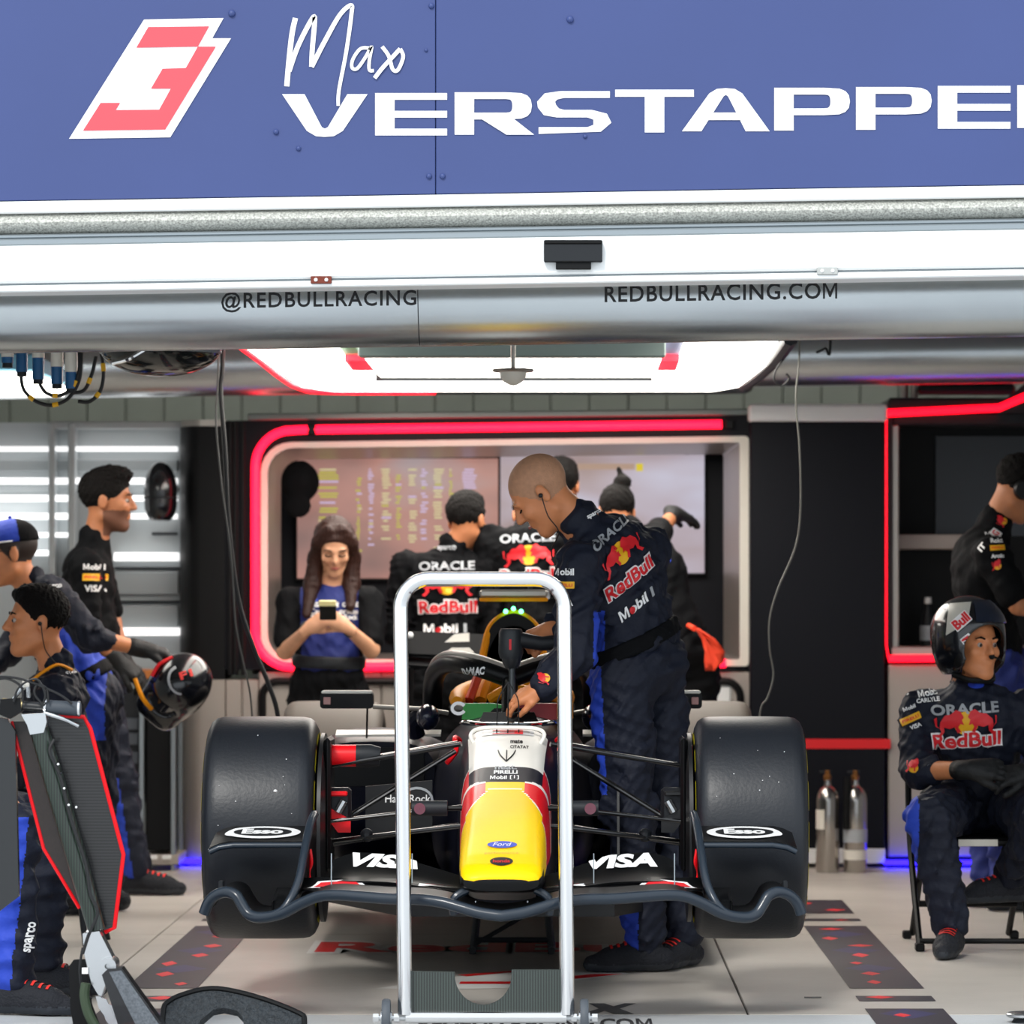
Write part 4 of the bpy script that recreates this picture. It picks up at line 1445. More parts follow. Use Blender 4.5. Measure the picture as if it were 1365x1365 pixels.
arm('upper_wishbone', (.575, -.02, .725), (.14, -.10, .80))
arm('upper_wishbone', (.575, .02, .725), (.17, .42, .785))
arm('push_rod', (.50, .02, .565), (.165, .10, .77), .017)
arm('track_rod', (.56, -.12, .557), (.13, -.12, .605), .013)
arm('lower_wishbone', (.575, -.02, .487), (.13, -.14, .545), .015)
arm('lower_wishbone', (.575, .02, .475), (.15, .40, .52), .016)
for sd in (-1, 1):
    MB().lathe([(.30, 0), (.30, .012), (.22, .02), (.05, .02), (.05, 0)], (sd * .585, 0, LIFT + .352), (-sd, 0, 0), 40).build('wheel_drum', M_carb_m, car)
    MB().box(sd * .55, sd * .57, -.14, .1, .40, .82, .01).build('wheel_winglet', M_carb, car)
    MB().tube([(sd * .59, -.02, .76), (sd * (.475 if sd < 0 else .565), -.02, .76)], .035, 18).build('red_duct_cover', M_car_red, car)
    if sd < 0: MB().tube([(sd * .475, -.02, .76), (sd * .43, -.02, .76), (sd * .40, -.02, .757)], [.036, .036, .03], 18).build('duct_plug', M_dark, car)
    MB().box(sd * .49, sd * .56, -.06, .0, .555, .66, .01).build('upright', mat('upright_grey', 0x24262a, .4, .5), car)
    MB().prism([(.49, .56), (.56, .60), (.56, .56), (.53, .52), (.49, .52)], (0, -.08, 0), (sd, 0, 0), (0, 0, 1), (0, .02, 0)).build('caliper_tab', M_car_red if sd < 0 else M_carb_m, car)
    MB().box(sd * .50, sd * .558, -.09, -.02, .635, .65, .004).build('caliper_tab', M_car_red if sd < 0 else M_carb_m, car)
    MB().tube([(sd * .53, -.08, .585), (sd * .51, -.08, .62)], .014, 10).build('bleed_nipple', M_alu, car)
    MB().ball((sd * .44, -.05, .51), .022, 10, 8).build('joint_boot', M_dark, car)

# ---- floor, sidepods, engine cover
MB().box(-.72, .72, 1.3, 3.6, LIFT + .03, LIFT + .07, .01).build('floor_pan', M_carb_m, car)
MB().prism([(-.35, .5), (.35, .5), (.72, 1.35), (-.72, 1.35)], (0, 0, LIFT + .03), (1, 0, 0), (0, 1, 0), (0, 0, .04)).build('floor_leading_edge', M_carb_m, car)
for sd in (-1, 1):
    rg_ = []
    for (Y, x0, x1, z0, z1) in ((1.42, .27, .70, .50, .755), (1.5, .26, .72, .42, .775), (1.9, .24, .73, .30, .79), (2.5, .2, .66, .26, .74), (3.0, .1, .42, .25, .60), (3.5, .05, .2, .25, .45)):
        s_ = section(Y, z0, z1, (x1 - x0) / 2, 3.2, 32)
        rg_.append([V((sd * ((x0 + x1) / 2 + p.x), p.y, p.z)) for p in s_])
    sp_ = MB().loft(rg_).build('sidepod', M_car_navy, car, 60)
    MB().prism([(.31, .60), (.66, .60), (.66, .735), (.31, .735)], (0, 1.405, 0), (sd, 0, 0), (0, 0, 1), (0, .02, 0)).build('sidepod_inlet', M_black, sp_)
    MB().sheet([[(sd * x, 1.40 + .0 * x, .772 - .03 * (x - .3) ** 2 + .006) for x in (.25, .35, .45, .55, .62)], [(sd * x, 1.48, .785 + .006) for x in (.25, .35, .45, .55, .62)]], .008).build('cream_inlet_edge', M_car_white, sp_)
    MB().tube(smooth_path([(sd * .30, 1.3, .86), (sd * .34, 1.32, .83), (sd * .33, 1.35, .78)], 4), .03, 10).build('chassis_shoulder', M_car_navy, car)
    # chrome ducts near the cockpit
    MB().ball((sd * .285, 1.1, .85), (.04, .07, .045), 16, 10).build('cockpit_pod', mat('cockpit_side_gloss', 0x15182c, .2, coat=.4), car)
    # bargeboards
    MB().prism([(0, .28), (.55, .28), (.5, .5), (.1, .62)], (sd * .36, .55, 0), (0, 1, 0), (0, 0, 1), (.008, 0, 0)).build('bargeboard', M_carb_m, car)
hb_ = MB().prism([(.25, .50), (.47, .46), (.47, .64), (.25, .66)], (0, .48, 0), (-1, 0, 0), (0, 0, 1), (0, .008, 0)).build('turning_vane', M_carb_m, car)
flat('vane_lettering', fit(text2d('Hard Rock', .01), .15, .026), (-.33, .477, .60), (1, 0, 0), (0, 0, 1), M_text_w, hb_)
flat('vane_ring', stroke2d([(.05 * math.cos(a), .04 * math.sin(a)) for a in np.linspace(0, 2 * PI, 20)[:-1]], .008, True, 0), (-.30, .477, .595), (1, 0, 0), (0, 0, 1), M_text_g, hb_)
rings = [section(Y, z0, z1, hw, 2.6, 40, .8) for (Y, z0, z1, hw) in ((1.9, .5, 1.16, .13), (2.2, .4, 1.13, .17), (2.7, .35, 1.0, .16), (3.3, .3, .8, .1), (3.8, .3, .6, .05))]
MB().loft(rings).build('engine_cover', M_car_navy, car, 60)

# roll hoop with orange arch, airbox mouth, camera bar
arch = smooth_path([(-.118, 1.88, .98), (-.105, 1.9, 1.08), (-.075, 1.92, 1.165), (0, 1.93, 1.205), (.075, 1.92, 1.165), (.105, 1.9, 1.08), (.118, 1.88, .98)], 8)
rh = MB().tube(arch, .014, 10).build('roll_hoop_arch', M_orange, car)
MB().prism([(p.x, p.z) for p in arch], (0, 1.9, 0), (1, 0, 0), (0, 0, 1), (0, .03, 0)).build('airbox_mouth', M_black, rh)
MB().box(-.125, .125, 1.95, 2.02, 1.262, 1.292, .008).build('camera_bar', M_silver, car)
MB().box(-.125, .125, 1.95, 2.02, 1.248, 1.262, .003).build('camera_bar_stripe', M_orange, car)
MB().tube([(0, 1.985, 1.18), (0, 1.985, 1.265)], .008, 8).build('camera_mast', M_dark, car)
for x in (-.06, .06):
    MB().tube([(x, 1.985, 1.29), (x, 1.985, 1.31)], .008, 8).build('camera_bar_knob', M_dark, car)
for x, z in ((-.028, 1.212), (0, 1.222), (.028, 1.212)):
    MB().ball((x, 1.90, z), .0085, 10, 6).build('status_led', M_led_g, car)

# halo
for_ = [(0, .97, .985), (-.12, 1.03, 1.025), (-.21, 1.2, 1.035), (-.262, 1.45, 1.005), (-.285, 1.68, .95), (-.29, 1.82, .85)]
hl = smooth_path([V(p) for p in for_], 6)
hfull = list(reversed(hl)) + [V((-p.x, p.y, p.z)) for p in hl[1:]]
halo = MB().tube(hfull, .036, 16, flat=.9).build('halo', M_carb, car, 60)
MB().tube(smooth_path([(0, .98, .985), (0, .90, .94), (0, .82, .85)], 6), [.028] * 12 + [.022], 12).build('halo_pillar', M_carb, halo, 60)
# pale fairing on top of the halo
fair = []
for p in hfull[6:-6]:
    fair.append(p + V((0, .012, .03)))
MB().tube(fair, .024, 12, flat=.6).build('halo_pale_fairing', mat('pale_fairing', 0xa9a298, .4), halo, 60)
ht = bvh_of(halo)
decal('halo_lettering', fit(text2d('DAMAC', .05, .2), .105, .026), (-.165, .9, 1.02), (.93, -.37, .03), (0, 0, 1), ht, M_text_w, halo, D=(.35, .93, -.1), off=.002, mx=.02)

# mirrors
for sd in (-1, 1):
    c = V((sd * .57, 1.2, .905))
    m_ = MB().prism(rrect(-.092, .092, -.028, .028, .012), c + V((0, -.0, 0)), (1, 0, 0), (0, 0, 1), (0, .08, 0)).build('mirror', M_carb, car)
    MB().box(c.x - .088, c.x + .088, 1.195, 1.285, c.z + .024, c.z + .034, .004).build('mirror_cream_top', M_car_white, m_)
    MB().box(c.x + sd * .055, c.x + sd * .08, 1.19, 1.2, c.z - .014, c.z + .012, .002).build('mirror_badge', mat('pink_badge', 0xb98a86, .5), m_)
    MB().tube([(c.x - sd * .09, 1.22, c.z - .022), (sd * .3, 1.22, .875), (sd * .22, 1.25, .86)], .008, 8).build('mirror_stalk', M_silver, m_)
    MB().tube([(c.x - sd * .07, 1.24, c.z - .025), (c.x - sd * .06, 1.4, .77)], .004, 6).build('mirror_stay', M_carb, m_)

# rear wing
M_rw = mat('rear_wing_black', 0x0b0c0e, .8, spec=.05)
rw = MB().sheet([[(x, 3.7 + .25 * t, 1.03 + .09 * t - .02 * (1 - abs(x) / .45)) for x in np.linspace(-.46, .46, 11)] for t in (0, .35, .7, 1)], .012).build('rear_wing', M_rw, car, 60)
MB().sheet([[(x, 3.62 + .18 * t, .985 + .03 * t - .03 * (1 - abs(x) / .45)) for x in np.linspace(-.46, .46, 11)] for t in (0, .5, 1)], .012).build('rear_wing_lower_plane', M_rw, rw, 60)
for sd in (-1, 1):
    MB().prism([(3.55, .98), (4.0, 1.0), (4.0, 1.13), (3.65, 1.12)], (sd * .47, 0, 0), (0, 1, 0), (0, 0, 1), (.008, 0, 0)).build('rear_wing_endplate', M_rw, rw)
    MB().prism([(3.6, .5), (4.0, .5), (4.0, 1.0), (3.55, .98)], (sd * .44, 0, 0), (0, 1, 0), (0, 0, 1), (.02 * sd, 0, 0)).build('rear_wing_leg', M_rw, rw)
    MB().prism([(.18, 1.04), (.30, 1.04), (.27, 1.06), (.2, 1.06)], (0, 3.60, 0), (sd, 0, 0), (0, 0, 1), (0, .02, 0)).build('cream_flash', M_car_white, rw)
    MB().prism([(.20, 1.085), (.30, 1.082), (.26, 1.115), (.2, 1.12)], (0, 3.62, 0), (sd, 0, 0), (0, 0, 1), (0, .02, 0)).build('cream_flash', M_car_white, rw)
    MB().ball((sd * .44, 3.62, 1.11), .014, 10, 6).build('wing_light', M_white, rw)

# trestle under the car
st = thing('car_stand', 'black trestle stand on the floor under the middle of the car', 'stand', (0, 1.5, 0))
for sd in (-1, 1):
    for y in (1.5, 1.8):
        MB().tube([(sd * .14, y, 0.0), (sd * .12, y, .195)], .012, 8).build('leg', M_dark, st)
    MB().tube([(sd * .14, 1.48, .015), (sd * .14, 1.82, .015)], .013, 8).build('foot_bar', M_dark, st)
MB().tube([(-.14, 1.5, .05), (.14, 1.5, .05)], .01, 8).build('cross_bar', M_dark, st)
MB().box(-.15, .15, 1.47, 1.83, .19, .208, .006).build('top_plate', M_black, st)
for z in (1,):
    MB().tube([(-.14, 1.5, .03), (.12, 1.5, .18)], .008, 8).build('brace', M_dark, st)

# ================================================================== PEOPLE
M_skin = mat('skin', 0xd6895a, .5, var=.06, vs=30)
M_skin2 = mat('skin_tan', 0xb4734c, .5, var=.06, vs=30)
M_skin_w = mat('skin_light', 0xd09a78, .5, var=.05, vs=30)
M_suit = mat('navy_race_suit', 0x0f1526, .7, spec=.35, bump=.5, bs=18, var=.1, vs=12)
M_suitk = mat('black_team_fabric', 0x07080b, .8, bump=.2, bs=30, spec=.15)
M_blue = mat('royal_blue_fabric', 0x1d3fb4, .7, bump=.25, bs=28)
M_blue_d = mat('deep_blue_fabric', 0x15256e, .7, bump=.2, bs=28)
M_hair_k = mat('black_hair', 0x080504, .75, bump=.6, bs=120, spec=.2)
M_hair_b = mat('brown_hair', 0x2e1710, .5, spec=.3, bump=.5, bs=90, stretch=(1, 1, .15))
M_stubble = mat('cropped_fair_hair', 0xbb8a6a, .7, bump=.2, bs=200, var=.1, vs=60)
M_shoe = mat('knit_shoe', 0x11141d, .8, bump=.4, bs=120)
M_sole = mat('shoe_sole', 0x232830, .6)
M_glove = mat('black_glove', 0x0b0c0e, .65, bump=.2, bs=60)
M_eye = mat('eye_white', 0xb3a69d, .3)
M_iris = mat('eye_dark', 0x1c120c, .3)
M_lip = mat('lips', 0xa85a50, .5)
M_helm = mat('helmet_black', 0x101217, .2, coat=.5)
M_lace = mat('red_lace', 0xe03028, .6)


def axes(f, u):
    f = unit(f); u = V(u); u = unit(u - f * u.dot(f)); r = f.cross(u)
    return f, u, r


def head_prims(c, f, u, k=1.0, fem=False):
    c = V(c); f, u, r = axes(f, u)
    A = (tuple(r), tuple(f), tuple(u))
    P = lambda a, b, d: c + r * (a * k) + f * (b * k) + u * (d * k)
    j = .9 if fem else 1.0
    L = [('e', P(0, -.012, .036), (.076 * k, .097 * k, .086 * k), A, .02 * k),
         ('e', P(0, .028, -.03), (.06 * j * k, .066 * k, .086 * k), A, .03 * k),
         ('c', P(0, .068, -.098), P(0, .05, -.09), .022 * j * k, .03 * k, .025 * k),
         ('c', P(-.046 * j, .0, -.062), P(-.012, .066, -.097), .022 * k, .02 * k, .02 * k),
         ('c', P(.046 * j, .0, -.062), P(.012, .066, -.097), .022 * k, .02 * k, .02 * k),
         ('c', P(-.036, .083, .024), P(.036, .083, .024), .011 * k, .011 * k, .012 * k),
         ('e', P(-.04, .07, -.022), (.02 * k, .02 * k, .02 * k), A, .02 * k),
         ('e', P(.04, .07, -.022), (.02 * k, .02 * k, .02 * k), A, .02 * k),
         ('c', P(0, .092, .016), P(0, .112, -.022), .008 * k, .0125 * k, .012 * k),
         ('c', P(-.011, .1, -.026), P(.011, .1, -.026), .008 * k, .008 * k, .008 * k),
         ('e', P(0, .089, -.053), (.025 * k, .011 * k, .006 * k), A, .006 * k),
         ('e', P(0, .087, -.065), (.021 * k, .011 * k, .0065 * k), A, .006 * k),
         ('se', P(-.031, .099, .006), (.016 * k, .012 * k, .010 * k), A, .012 * k),
         ('se', P(.031, .099, .006), (.016 * k, .012 * k, .010 * k), A, .012 * k)]
    for s in (-1, 1):
        L.append(('e', P(s * .078, -.006, -.006), (.009 * k, .019 * k, .032 * k), A, .006 * k))
        L.append(('se', P(s * .09, .0, -.004), (.007 * k, .008 * k, .014 * k), A, .005 * k))
    return L, P, A, (f, u, r)


def hand_prims(w, d, n, side, curl=.5, k=1.0, fat=0.0, spread=1.0, thumb=.6):
    """w wrist, d pointing to fingers, n = back of the hand; side +1: thumb on +(d x n)"""
    w = V(w); d = unit(d); n = V(n); n = unit(n - d * n.dot(d)); t = d.cross(n) * side
    P = lambda a, b, c: w + d * (a * k) + t * (b * k) + n * (c * k)
    g = fat
    L = [('c', P(-.03, 0, 0), P(.03, 0, 0), .026 * k + g, .026 * k + g, .01),
         ('c', P(.02, .018, 0), P(.08, .027, 0), .019 * k + g, .015 * k + g, .015),
         ('c', P(.02, -.0, 0), P(.085, .002, 0), .019 * k + g, .015 * k + g, .015),
         ('c', P(.02, -.016, 0), P(.078, -.025, 0), .019 * k + g, .014 * k + g, .015)]
    for i, (b, ln) in enumerate(((.03, .066), (.0105, .074), (-.0095, .069), (-.028, .054))):
        p = P(.086 - .004 * abs(i - 1), b, 0)
        a = 0.0
        dirn = unit(d + t * (.5 - i / 3.) * .22 * spread)
        seg = [ln * .45 * k, ln * .32 * k, ln * .25 * k]
        for q, l in enumerate(seg):
            a += curl * (1.0 if q else .8) * (1 + .06 * i)
            dd = dirn * math.cos(a) - n * math.sin(a)
            e = p + dd * l
            L.append(('c', p, e, (.0092 - .0007 * q) * k + g, (.0086 - .0008 * q) * k + g, .003))
            p = e
    p = P(.02, .026, -.006); a = thumb
    for q, l in enumerate((.036 * k, .032 * k, .026 * k)):
        dd = unit(d * math.cos(a - q * .25) + t * math.sin(a - q * .25) * .9 - n * (.25 + .35 * curl * q))
        e = p + dd * l
        L.append(('c', p, e, (.0125 - .001 * q) * k + g, (.011 - .001 * q) * k + g, .006))
        p = e
    return L


def shoe(p, name, an, toe, z0, lace=True, blue=False):
    an = V(an); t = V(toe); t.z = 0; t = unit(t)
    base = V((an.x, an.y, z0))
    up = V((0, 0, 1))
    heel = base - t * .055; ball_ = base + t * .125; tip = base + t * .185
    L = [('c', heel + up * .04, base + t * .06 + up * .045, .04, .043, .02), ('c', base + t * .06 + up * .04, ball_ + up * .032, .043, .042, .02),
         ('c', ball_ + up * .03, tip + up * .026, .042, .03, .02), ('c', base - t * .015 + up * .05, base - t * .01 + up * .105, .042, .04, .02),
         ('c', base + t * .02 + up * .07, ball_ + up * .045, .034, .03, .03),
         ('cut', (0, 0, 1), z0 + .001), ('fold', .0018, .03, 4)]
    o = sdf_obj(name, L, .006, [M_shoe, M_sole], p, zone=lambda c: (c[:, 2] < z0 + .026) * 1)
    tg = bvh_of(o)
    if lace:
        r = t.cross(up)
        for i in range(4):
            q = base + t * (.05 + .024 * i) + up * (.2)
            decal('lace', poly2d([(-.028, -.004), (.028, -.004), (.028, .004), (-.028, .004)]), q, r, t, tg, M_lace, o, D=(0, 0, -1), off=.002, mx=.01)
    return o


def limb(pts, rad, k=.02):
    return [('c', a, b, r0, r1, k) for a, b, r0, r1 in zip(pts, pts[1:], rad, rad[1:])]


def person(label, base, head, neck, chest, pelvis, arms, legs, skin, top='suit', hair='short', hair_m=None, m=1.0, fem=False,
           vox=.008, cloth=None, trouser=None, sleeve_zone=None, top_zone=None, leg_zone=None, body_hands=True, seed=1, eyes=True, group=None, belt=None, hk=1.0, tuck=.0, beard=None):
    """head=(centre, forward, up, size); arms=[(shoulder, elbow, wrist, hand)], first is the person's left; legs=[(hip, knee, ankle, toe)]"""
    p = thing('person', label, 'person', base, group)
    hc, hf, hu, hs = head
    HL, HP, HA, (f, u, r) = head_prims(hc, hf, hu, hs, fem)
    neck = V(neck); chest = V(chest); pelvis = V(pelvis)
    shL, shR = V(arms[0][0]), V(arms[1][0])
    S = unit(shR - shL); up = unit(neck - pelvis); fw = unit(up.cross(S)); S = fw.cross(up)
    TA = (tuple(S), tuple(fw), tuple(up))
    # ---- body: one continuous skin mesh
    B = list(HL)
    B += [('c', HP(0, -.022, -.05), neck + up * .0, .05 * hs * (.85 if fem else 1), .056 * m * (.8 if fem else 1), .025), ('c', neck, chest, .055 * m, .08 * m, .03), ('c', chest, pelvis, .08 * m, .09 * m, .03), ('c', shL, shR, .04 * m, .04 * m, .03)]
    for (sh, el, wr, hd) in arms:
        B += limb([V(sh), V(el), V(wr)], [.045 * m, .038 * m, .026 * m], .015)
        if hd is not None and not hd.get('glove'):
            B += hand_prims(wr, hd['d'], hd['n'], hd['side'], hd.get('curl', .5), hd.get('k', 1) * (.92 if fem else 1), thumb=hd.get('thumb', .6))
    for (hp, kn, an, toe) in legs:
        B += limb([pelvis.lerp(V(hp), .8), V(kn), V(an)], [.06 * m, .045 * m, .035 * m], .02)
    def bz(c):
        q = c - np.array(HP(0, 0, 0))
        a_, b_, d_ = q @ np.array(r) / hs, q @ np.array(f) / hs, q @ np.array(u) / hs
        out = np.zeros(len(c))
        if hair == 'cropped':
            out = np.where((d_ * .6 - b_ * .8 > -.022 - .05 * np.clip(d_, 0, .1)) & (d_ > -.035) & (np.abs(a_) < .0795) & (d_ < .2), 1, out)
        if beard is not None:
            out = np.where((d_ < -.035) & (d_ > -.14) & (b_ > -.005) & (b_ < .105) & ~((np.abs(a_) < .02) & (d_ > -.07) & (d_ < -.05)) & (d_ < -.03 - .25 * np.clip(b_ - .06, 0, 1)), 2, out)
        return out
    body = sdf_obj('body', B, vox * .75, [skin, hair_m or M_stubble, beard or skin], p, zone=bz if (beard or hair == 'cropped') else None, iters=1)
    if eyes == 'down':
        for s in (-1, 1):
            MB().tube([HP(s * .017, .088, .0), HP(s * .031, .0915, -.003), HP(s * .046, .083, .001)], .0028, 6).build('eyelash', M_hair_k, body)
            MB().tube([HP(s * .016, .094, .025), HP(s * .032, .094, .031), HP(s * .05, .083, .026)], [.0025, .003, .002], 6).build('eyebrow', hair_m or M_hair_k, body)
        MB().tube([HP(-.018, .098, -.058), HP(0, .103, -.0575), HP(.018, .098, -.058)], [.003, .006, .003], 6).build('lips', M_lip, body)
    elif eyes:
        for s in (-1, 1):
            e = MB().ball(HP(s * .031, .083, .004), .0098 * hs, 12, 8).build('eye', M_eye, body)
            MB().ball(HP(s * .031, .0935, .004), (.0058 * hs, .0058 * hs, .0058 * hs), 10, 6).build('iris', M_iris, body) if False else None
            MB().ball(HP(s * .031, .0885, .003), .0066 * hs, 10, 6).build('iris', M_iris, body)
            br = [HP(s * .016, .094, .025), HP(s * .032, .094, .031), HP(s * .05, .083, .026)]
            MB().tube(br, [.0035, .004, .002], 6).build('eyebrow', hair_m or M_hair_k, body)
    # ---- hair
    if hair and hair != 'cropped':
        cut_n = unit(u * .6 - f * .8); cc = HP(0, -.012, .036)
        if hair == 'short':
            L = [('e', HP(0, -.014, .042), (.082 * hs, .102 * hs, .09 * hs), HA, .01), ('e', HP(0, .02, .095), (.06 * hs, .07 * hs, .035 * hs), HA, .03),
                 ('fold', .004, .025, seed), ('cut', cut_n, cut_n.dot(HP(0, -.012, .0)) - .030 * hs), ('cut', u, u.dot(HP(0, 0, -.062)))]
            for s in (-1, 1):
                L.insert(2, ('se', HP(s * .09, .0, -.03), (.03 * hs, .035 * hs, .045 * hs), HA, .005))
        elif hair == 'messy':
            L = [('e', HP(0, -.016, .045), (.084 * hs, .105 * hs, .092 * hs), HA, .01), ('e', HP(0, .03, .11), (.06 * hs, .07 * hs, .035 * hs), HA, .03)]
            rs = random.Random(seed)
            for i in range(40):
                a = rs.uniform(0, 6.28); t = rs.uniform(.0, 1.0)
                q = HP(.06 * math.cos(a) * t, .01 + .085 * math.sin(a) * t, .12 - .045 * t * t)
                L.append(('c', q, q + (q - cc).normalized() * .022 + r * rs.uniform(-.02, .02) + f * rs.uniform(-.01, .02), .012, .004, .008))
            L += [('fold', .004, .022, seed), ('cut', cut_n, cut_n.dot(HP(0, -.012, .0)) - .040 * hs), ('cut', u, u.dot(HP(0, 0, -.07)))]
            for s in (-1, 1):
                L.insert(2, ('se', HP(s * .09, .0, -.03), (.03 * hs, .03 * hs, .045 * hs), HA, .005))
        elif hair == 'cropped':
            L = [('e', HP(0, -.012, .037), (.0775 * hs, .0985 * hs, .0872 * hs), HA, .01),
                 ('cut', cut_n, cut_n.dot(HP(0, -.012, .0)) - .012 * hs), ('cut', u, u.dot(HP(0, 0, -.03)))]
        elif hair == 'long':
            L = [('e', HP(0, -.016, .04), (.086 * hs, .106 * hs, .093 * hs), HA, .01), ('cut', cut_n, cut_n.dot(HP(0, -.012, .0)) - .035 * hs)]
            dn = V((0, 0, -1))
            L2 = []
            for s in (-1, 1):
                a0 = HP(s * .072, .02, .03); a1 = HP(s * .082, .0, -.06)
                a2 = V(neck) + r * (s * .085) + fw * .03 + V((0, 0, -.02)); a3 = chest + r * (s * .095) + fw * .12 + V((0, 0, .06 if s < 0 else .03))
                L2 += limb([HP(s * .03, .045, .11), a0, a1, a2, a3], [.02, .028, .034, .038, .02], .02)
                L2 += limb([HP(s * .04, -.06, .03), HP(s * .05, -.07, -.08), neck - fw * .05 + r * (s * .05)], [.05, .05, .04], .02)
            L = L + L2 + [('fold', .0015, .02, seed)]
        elif hair == 'bun':
            L = [('e', HP(0, -.014, .04), (.082 * hs, .101 * hs, .089 * hs), HA, .01), ('cut', cut_n, cut_n.dot(HP(0, -.012, .0)) - .03 * hs), ('cut', u, u.dot(HP(0, 0, -.06))),
                 ('e', HP(.02, -.06, .125), (.04, .04, .034), HA, .01), ('c', HP(.02, -.06, .14), HP(.0, -.08, .185), .016, .008, .01), ('fold', .003, .025, seed)]
        sdf_obj('hair', L, .006, hair_m or M_hair_k, p, iters=1)
    # ---- top garment
    cloth = cloth or M_suit
    T = [('e', chest, (.165 * m, .112 * m, .19 * m), TA, .04), ('c', shL - up * .01, shR - up * .01, .062 * m, .062 * m, .05),
         ('e', chest.lerp(pelvis, .55), (.15 * m, .112 * m, .17 * m), TA, .04), ('e', pelvis + up * .06, (.158 * m, .118 * m, .09 * m), TA, .04),
         ('c', chest + up * .08, neck - up * (.055 if fem else .02), .10 * m, (.05 if fem else .062) * m, .04)]
    if not fem:
        T.append(('c', neck - up * .02 , neck + (V(hc) - neck) * .16 - fw * .01, .066 * m, .064 * m, .012))
    for (sh, el, wr, hd) in arms:
        sh, el, wr = V(sh), V(el), V(wr)
        cutk = (hd or {}).get('sleeve', .93 if top == 'suit' else None)
        if top == 'suit':
            we = el.lerp(wr, cutk)
            T += limb([sh, el, we], [.068 * m, .056 * m, .046 * m], .025)
        else:
            T += limb([sh, sh.lerp(el, .78)], [.066 * m, .06 * m], .025)
    if not fem or top == 'suit':
        pass
    T += [('fold', .010 if top == 'suit' else .006, .09, seed + 20)]
    T += [('cut', up, up.dot(pelvis) - .05)]
    tops = [cloth, M_blue, M_suitk] if not fem else [cloth, M_suitk, M_suitk]
    gar = sdf_obj('race_suit_top' if top == 'suit' else 'team_shirt', T, vox, tops, p, zone=top_zone, iters=2)
    # ---- trousers
    W = [('e', pelvis - up * .01, (.165 * m, .125 * m, .12 * m), TA, .05)]
    for (hp, kn, an, toe) in legs:
        hp, kn, an = V(hp), V(kn), V(an)
        W += limb([hp, kn, an + (kn - an) * .06], [.098 * m, .076 * m, .062 * m], .035)
    W += [('fold', .011, .10, seed + 40)]
    zf = min(V(l[2]).z for l in legs)
    tr = sdf_obj('trousers', W, vox, [trouser or cloth, M_blue], p, zone=leg_zone, iters=2)
    # ---- belt
    if belt:
        e_ = .007
        c = pelvis + up * .07
        sdf_obj('belt', [('e', chest.lerp(pelvis, .55), (.15 * m + e_, .112 * m + e_, .17 * m + e_), TA, .04), ('e', pelvis + up * .06, (.158 * m + e_, .118 * m + e_, .09 * m + e_), TA, .04), ('e', pelvis - up * .01, (.165 * m + e_, .125 * m + e_, .12 * m + e_), TA, .04),
                         ('fold', .003, .08, seed), ('cut', up, up.dot(c) - .028), ('cut', -up, -up.dot(c) - .028)], vox, belt, p, iters=1)
    for i, (hp, kn, an, toe) in enumerate(legs):
        if toe is not None:
            shoe(p, 'shoe', an, toe, V(an).z - .095)
    for (sh, el, wr, hd) in arms:
        if hd is not None and hd.get('glove'):
            sdf_obj('glove', hand_prims(wr, hd['d'], hd['n'], hd['side'], hd.get('curl', .5), hd.get('k', 1.0), .003, thumb=hd.get('thumb', .6)) + [('c', V(wr), V(wr) + (V(el) - V(wr)).normalized() * .05, .034, .036, .01)], .005, M_glove, p)
    return dict(root=p, top=gar, trousers=tr, body=body, HP=HP, HA=HA, f=f, u=u, r=r, S=S, up=up, fw=fw, chest=chest, pelvis=pelvis, neck=neck, tgt=bvh_of(gar))


BULL = [(-1.0, .30), (-.97, .05), (-.86, -.02), (-.83, .2), (-.66, .40), (-.46, .42), (-.30, .56), (-.16, .50), (-.06, .30), (-.13, .22), (-.07, .06), (-.18, .10), (-.25, 0), (-.17, -.16), (-.28, -.2), (-.37, .02), (-.55, -.04), (-.7, .02), (-.70, -.14), (-.86, -.32), (-.98, -.28), (-.82, -.12), (-.88, .02), (-.93, .08), (-.93, .32)]


